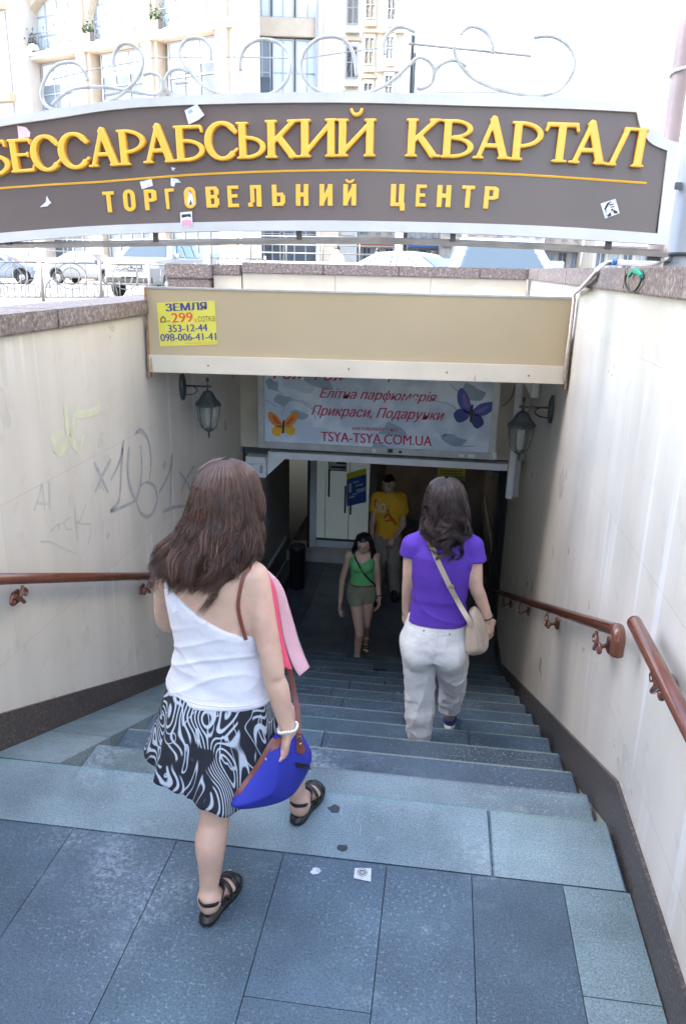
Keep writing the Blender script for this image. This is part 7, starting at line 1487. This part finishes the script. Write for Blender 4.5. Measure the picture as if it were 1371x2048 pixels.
def glyphs(s, x0, x1, y, hpx, m):
    c = bpy.data.curves.new('print', 'FONT'); c.body = s; c.offset = .03; c.resolution_u = 2; o = bpy.data.objects.new('print', c); COL.objects.link(o); dg = bpy.context.evaluated_depsgraph_get(); me = bpy.data.meshes.new_from_object(o.evaluated_get(dg)); bpy.data.objects.remove(o); bpy.data.curves.remove(c)
    vs = [v.co.x for v in me.vertices]; a, b = min(vs), max(vs)
    for v in me.vertices: px_, py_ = x0+(x1-x0)*(v.co.x-a)/(b-a), y-v.co.y/.729*hpx; v.co = on_surf(ty, px_, py_, .004, YY-.13)
    link('shirt_print', me, m, tY)
glyphs('NO', 750, 771, 1025, 20, mat('print_white', (.70, .66, .55), .7)); glyphs('T', 773, 783, 1024, 16, mat('print_grey', (.50, .38, .16), .7))
M_or = mat('print_orange', (.56, .12, .01), .7)
for pts in ([(775, 1018), (778, 1030), (786, 1040), (792, 1050)], [(768, 1036), (776, 1028), (782, 1036)], [(770, 1042), (780, 1040), (788, 1042)], [(752, 998), (750, 1008), (754, 1016)]): ribbon('shirt_print', [on_surf(ty, x, y, .004, YY-.13) for x, y in pts], .034, .003, M_or, tY)
hy1, hy2 = A3(cxy-.085, YY, B0+.86), A3(cxy+.085, YY, B0+.86); ky1, ay1 = A3(cxy-.085, YY-.04, B0+.48), A3(cxy-.10, YY+.10, B0+.10); ky2, ay2 = A3(cxy+.10, YY-.10, B0+.47), A3(cxy+.125, YY-.06, B0+.08)
cloth_mesh('trousers', [torY]+limb((hy1, .098), (ky1, .080), (ay1, .075), k=.03)+limb((hy2, .098), (ky2, .080), (ay2, .075), k=.03), (cxy-.3, YY-.28, B0), (cxy+.3, YY+.28, B0+.92), .0095, .008, [lambda x, y, z: z-(B0+.86)+0*x+0*y, lambda x, y, z: B0+.055-z+0*x+0*y], M_gry, tY, lambda V, N: .006*wob(V, 3, 16)+.004*wob(V, 6, 30))
shoe(A3(cxy-.10, YY+.12, B0+.0), A3(-.05, -1, 0), tY, mat('dark_shoe', (.03, .028, .026), .5), M_blk, 1.08); shoe(A3(cxy+.125, YY-.03, B0+.0), A3(.1, -1, 0), tY, MATS['dark_shoe'], M_blk, 1.08)
G = Grid(hcY-A3(.13, .14, .15), hcY+A3(.13, .15, .13), .006); G.add((ell(hcY-axY[1]*.010+axY[2]*.020, (.083, .100, .090), np.array(axY))), 0.); x, y, z = G.xyz(); q = (x-hcY[0])*axY[1][0]+(y-hcY[1])*axY[1][1]+(z-hcY[2])*axY[1][2]; qu = (x-hcY[0])*axY[2][0]+(y-hcY[1])*axY[2][1]+(z-hcY[2])*axY[2][2]
G.D = np.maximum(G.D, np.minimum(np.maximum(q+.005, -.2-qu), .040-qu)).astype(np.float32); G.D = np.maximum(G.D, -.085-qu).astype(np.float32); Vh, Fh = G.mesh(); N = vnormals(Vh, Fh); np_mesh('hair', Vh+N*(.006*wob(Vh, 4, 90)+.004*wob(Vh, 7, 160))[:, None], Fh, mat('hair_black', (.010, .008, .008), .45), tY)

# ------------------------------------------------------------------ far passers-by on the street
def passer(label, x, Y, h, top, bot, yaw):
    p = PY(x, 500, Y); t = thing('person', label, 'person', (p.x, Y, GZ), 'passers-by on the street'); b = A3(p.x, Y, GZ); s = h/1.72; c, sn = math.cos(yaw), math.sin(yaw); Q = lambda a, f, u: b+s*A3(a*c-f*sn, a*sn+f*c, u)
    tor = [(cap(Q(0, 0, .95), Q(0, 0, 1.34), .15*s, .15*s), .04), (cap(Q(-.17, 0, 1.38), Q(.17, 0, 1.38), .06*s, .06*s), .05)]; arms = limb((Q(.2, 0, 1.36), .05), (Q(.25, .02, 1.08), .04), (Q(.23, -.1, .84), .03))+limb((Q(-.2, 0, 1.36), .05), (Q(-.25, .02, 1.08), .04), (Q(-.23, .12, .84), .03)); legs = limb((Q(.09, 0, .9), .1), (Q(.1, -.1, .5), .07), (Q(.1, -.15, .08), .05))+limb((Q(-.09, 0, .9), .1), (Q(-.1, .08, .5), .07), (Q(-.1, .2, .1), .05))
    body_mesh('body', tor+arms+legs+[(ell(Q(0, 0, 1.61), (.085*s, .1*s, .115*s)), .02), (cap(Q(0, 0, 1.4), Q(0, 0, 1.52), .055*s, .05*s), .03)], [(b-A3(.5, .5, .05), b+A3(.5, .5, 1.85), .022)], M_skin2, t)
    cloth_mesh('shirt', tor+limb((Q(.2, 0, 1.36), .055), (Q(.24, .01, 1.18), .055))+limb((Q(-.2, 0, 1.36), .055), (Q(-.24, .01, 1.18), .055)), b+A3(-.5, -.5, .8), b+A3(.5, .5, 1.6), .022, .02, [], top, t); cloth_mesh('trousers', legs+[tor[0]], b-A3(.5, .5, .02), b+A3(.5, .5, 1.1), .022, .018, [lambda x, y, z: z-(b[2]+.98*s)+0*x+0*y], bot, t)
    cloth_mesh('hair', [(ell(Q(0, -.01, 1.65), (.085*s, .1*s, .09*s)), 0.)], b+A3(-.3, -.3, 1.4), b+A3(.3, .3, 1.95), .018, .012, [], mat('hair_black', (.01, .008, .008)), t)
passer('passer-by in white standing by the white railing beyond the parapet', 674, 27, 1.72, mat('shirt_white', (.6, .6, .6), .8), M_gry, 2.6)
passer('passer-by in blue beyond the parapet left of the middle lamp post', 755, 30, 1.75, mat('shirt_blue', (.06, .16, .55), .8), M_kha, .6)
passer('passer-by in red beside the white car beyond the parapet', 816, 33, 1.74, mat('shirt_red', (.45, .08, .06), .8), M_gry, 1.4)
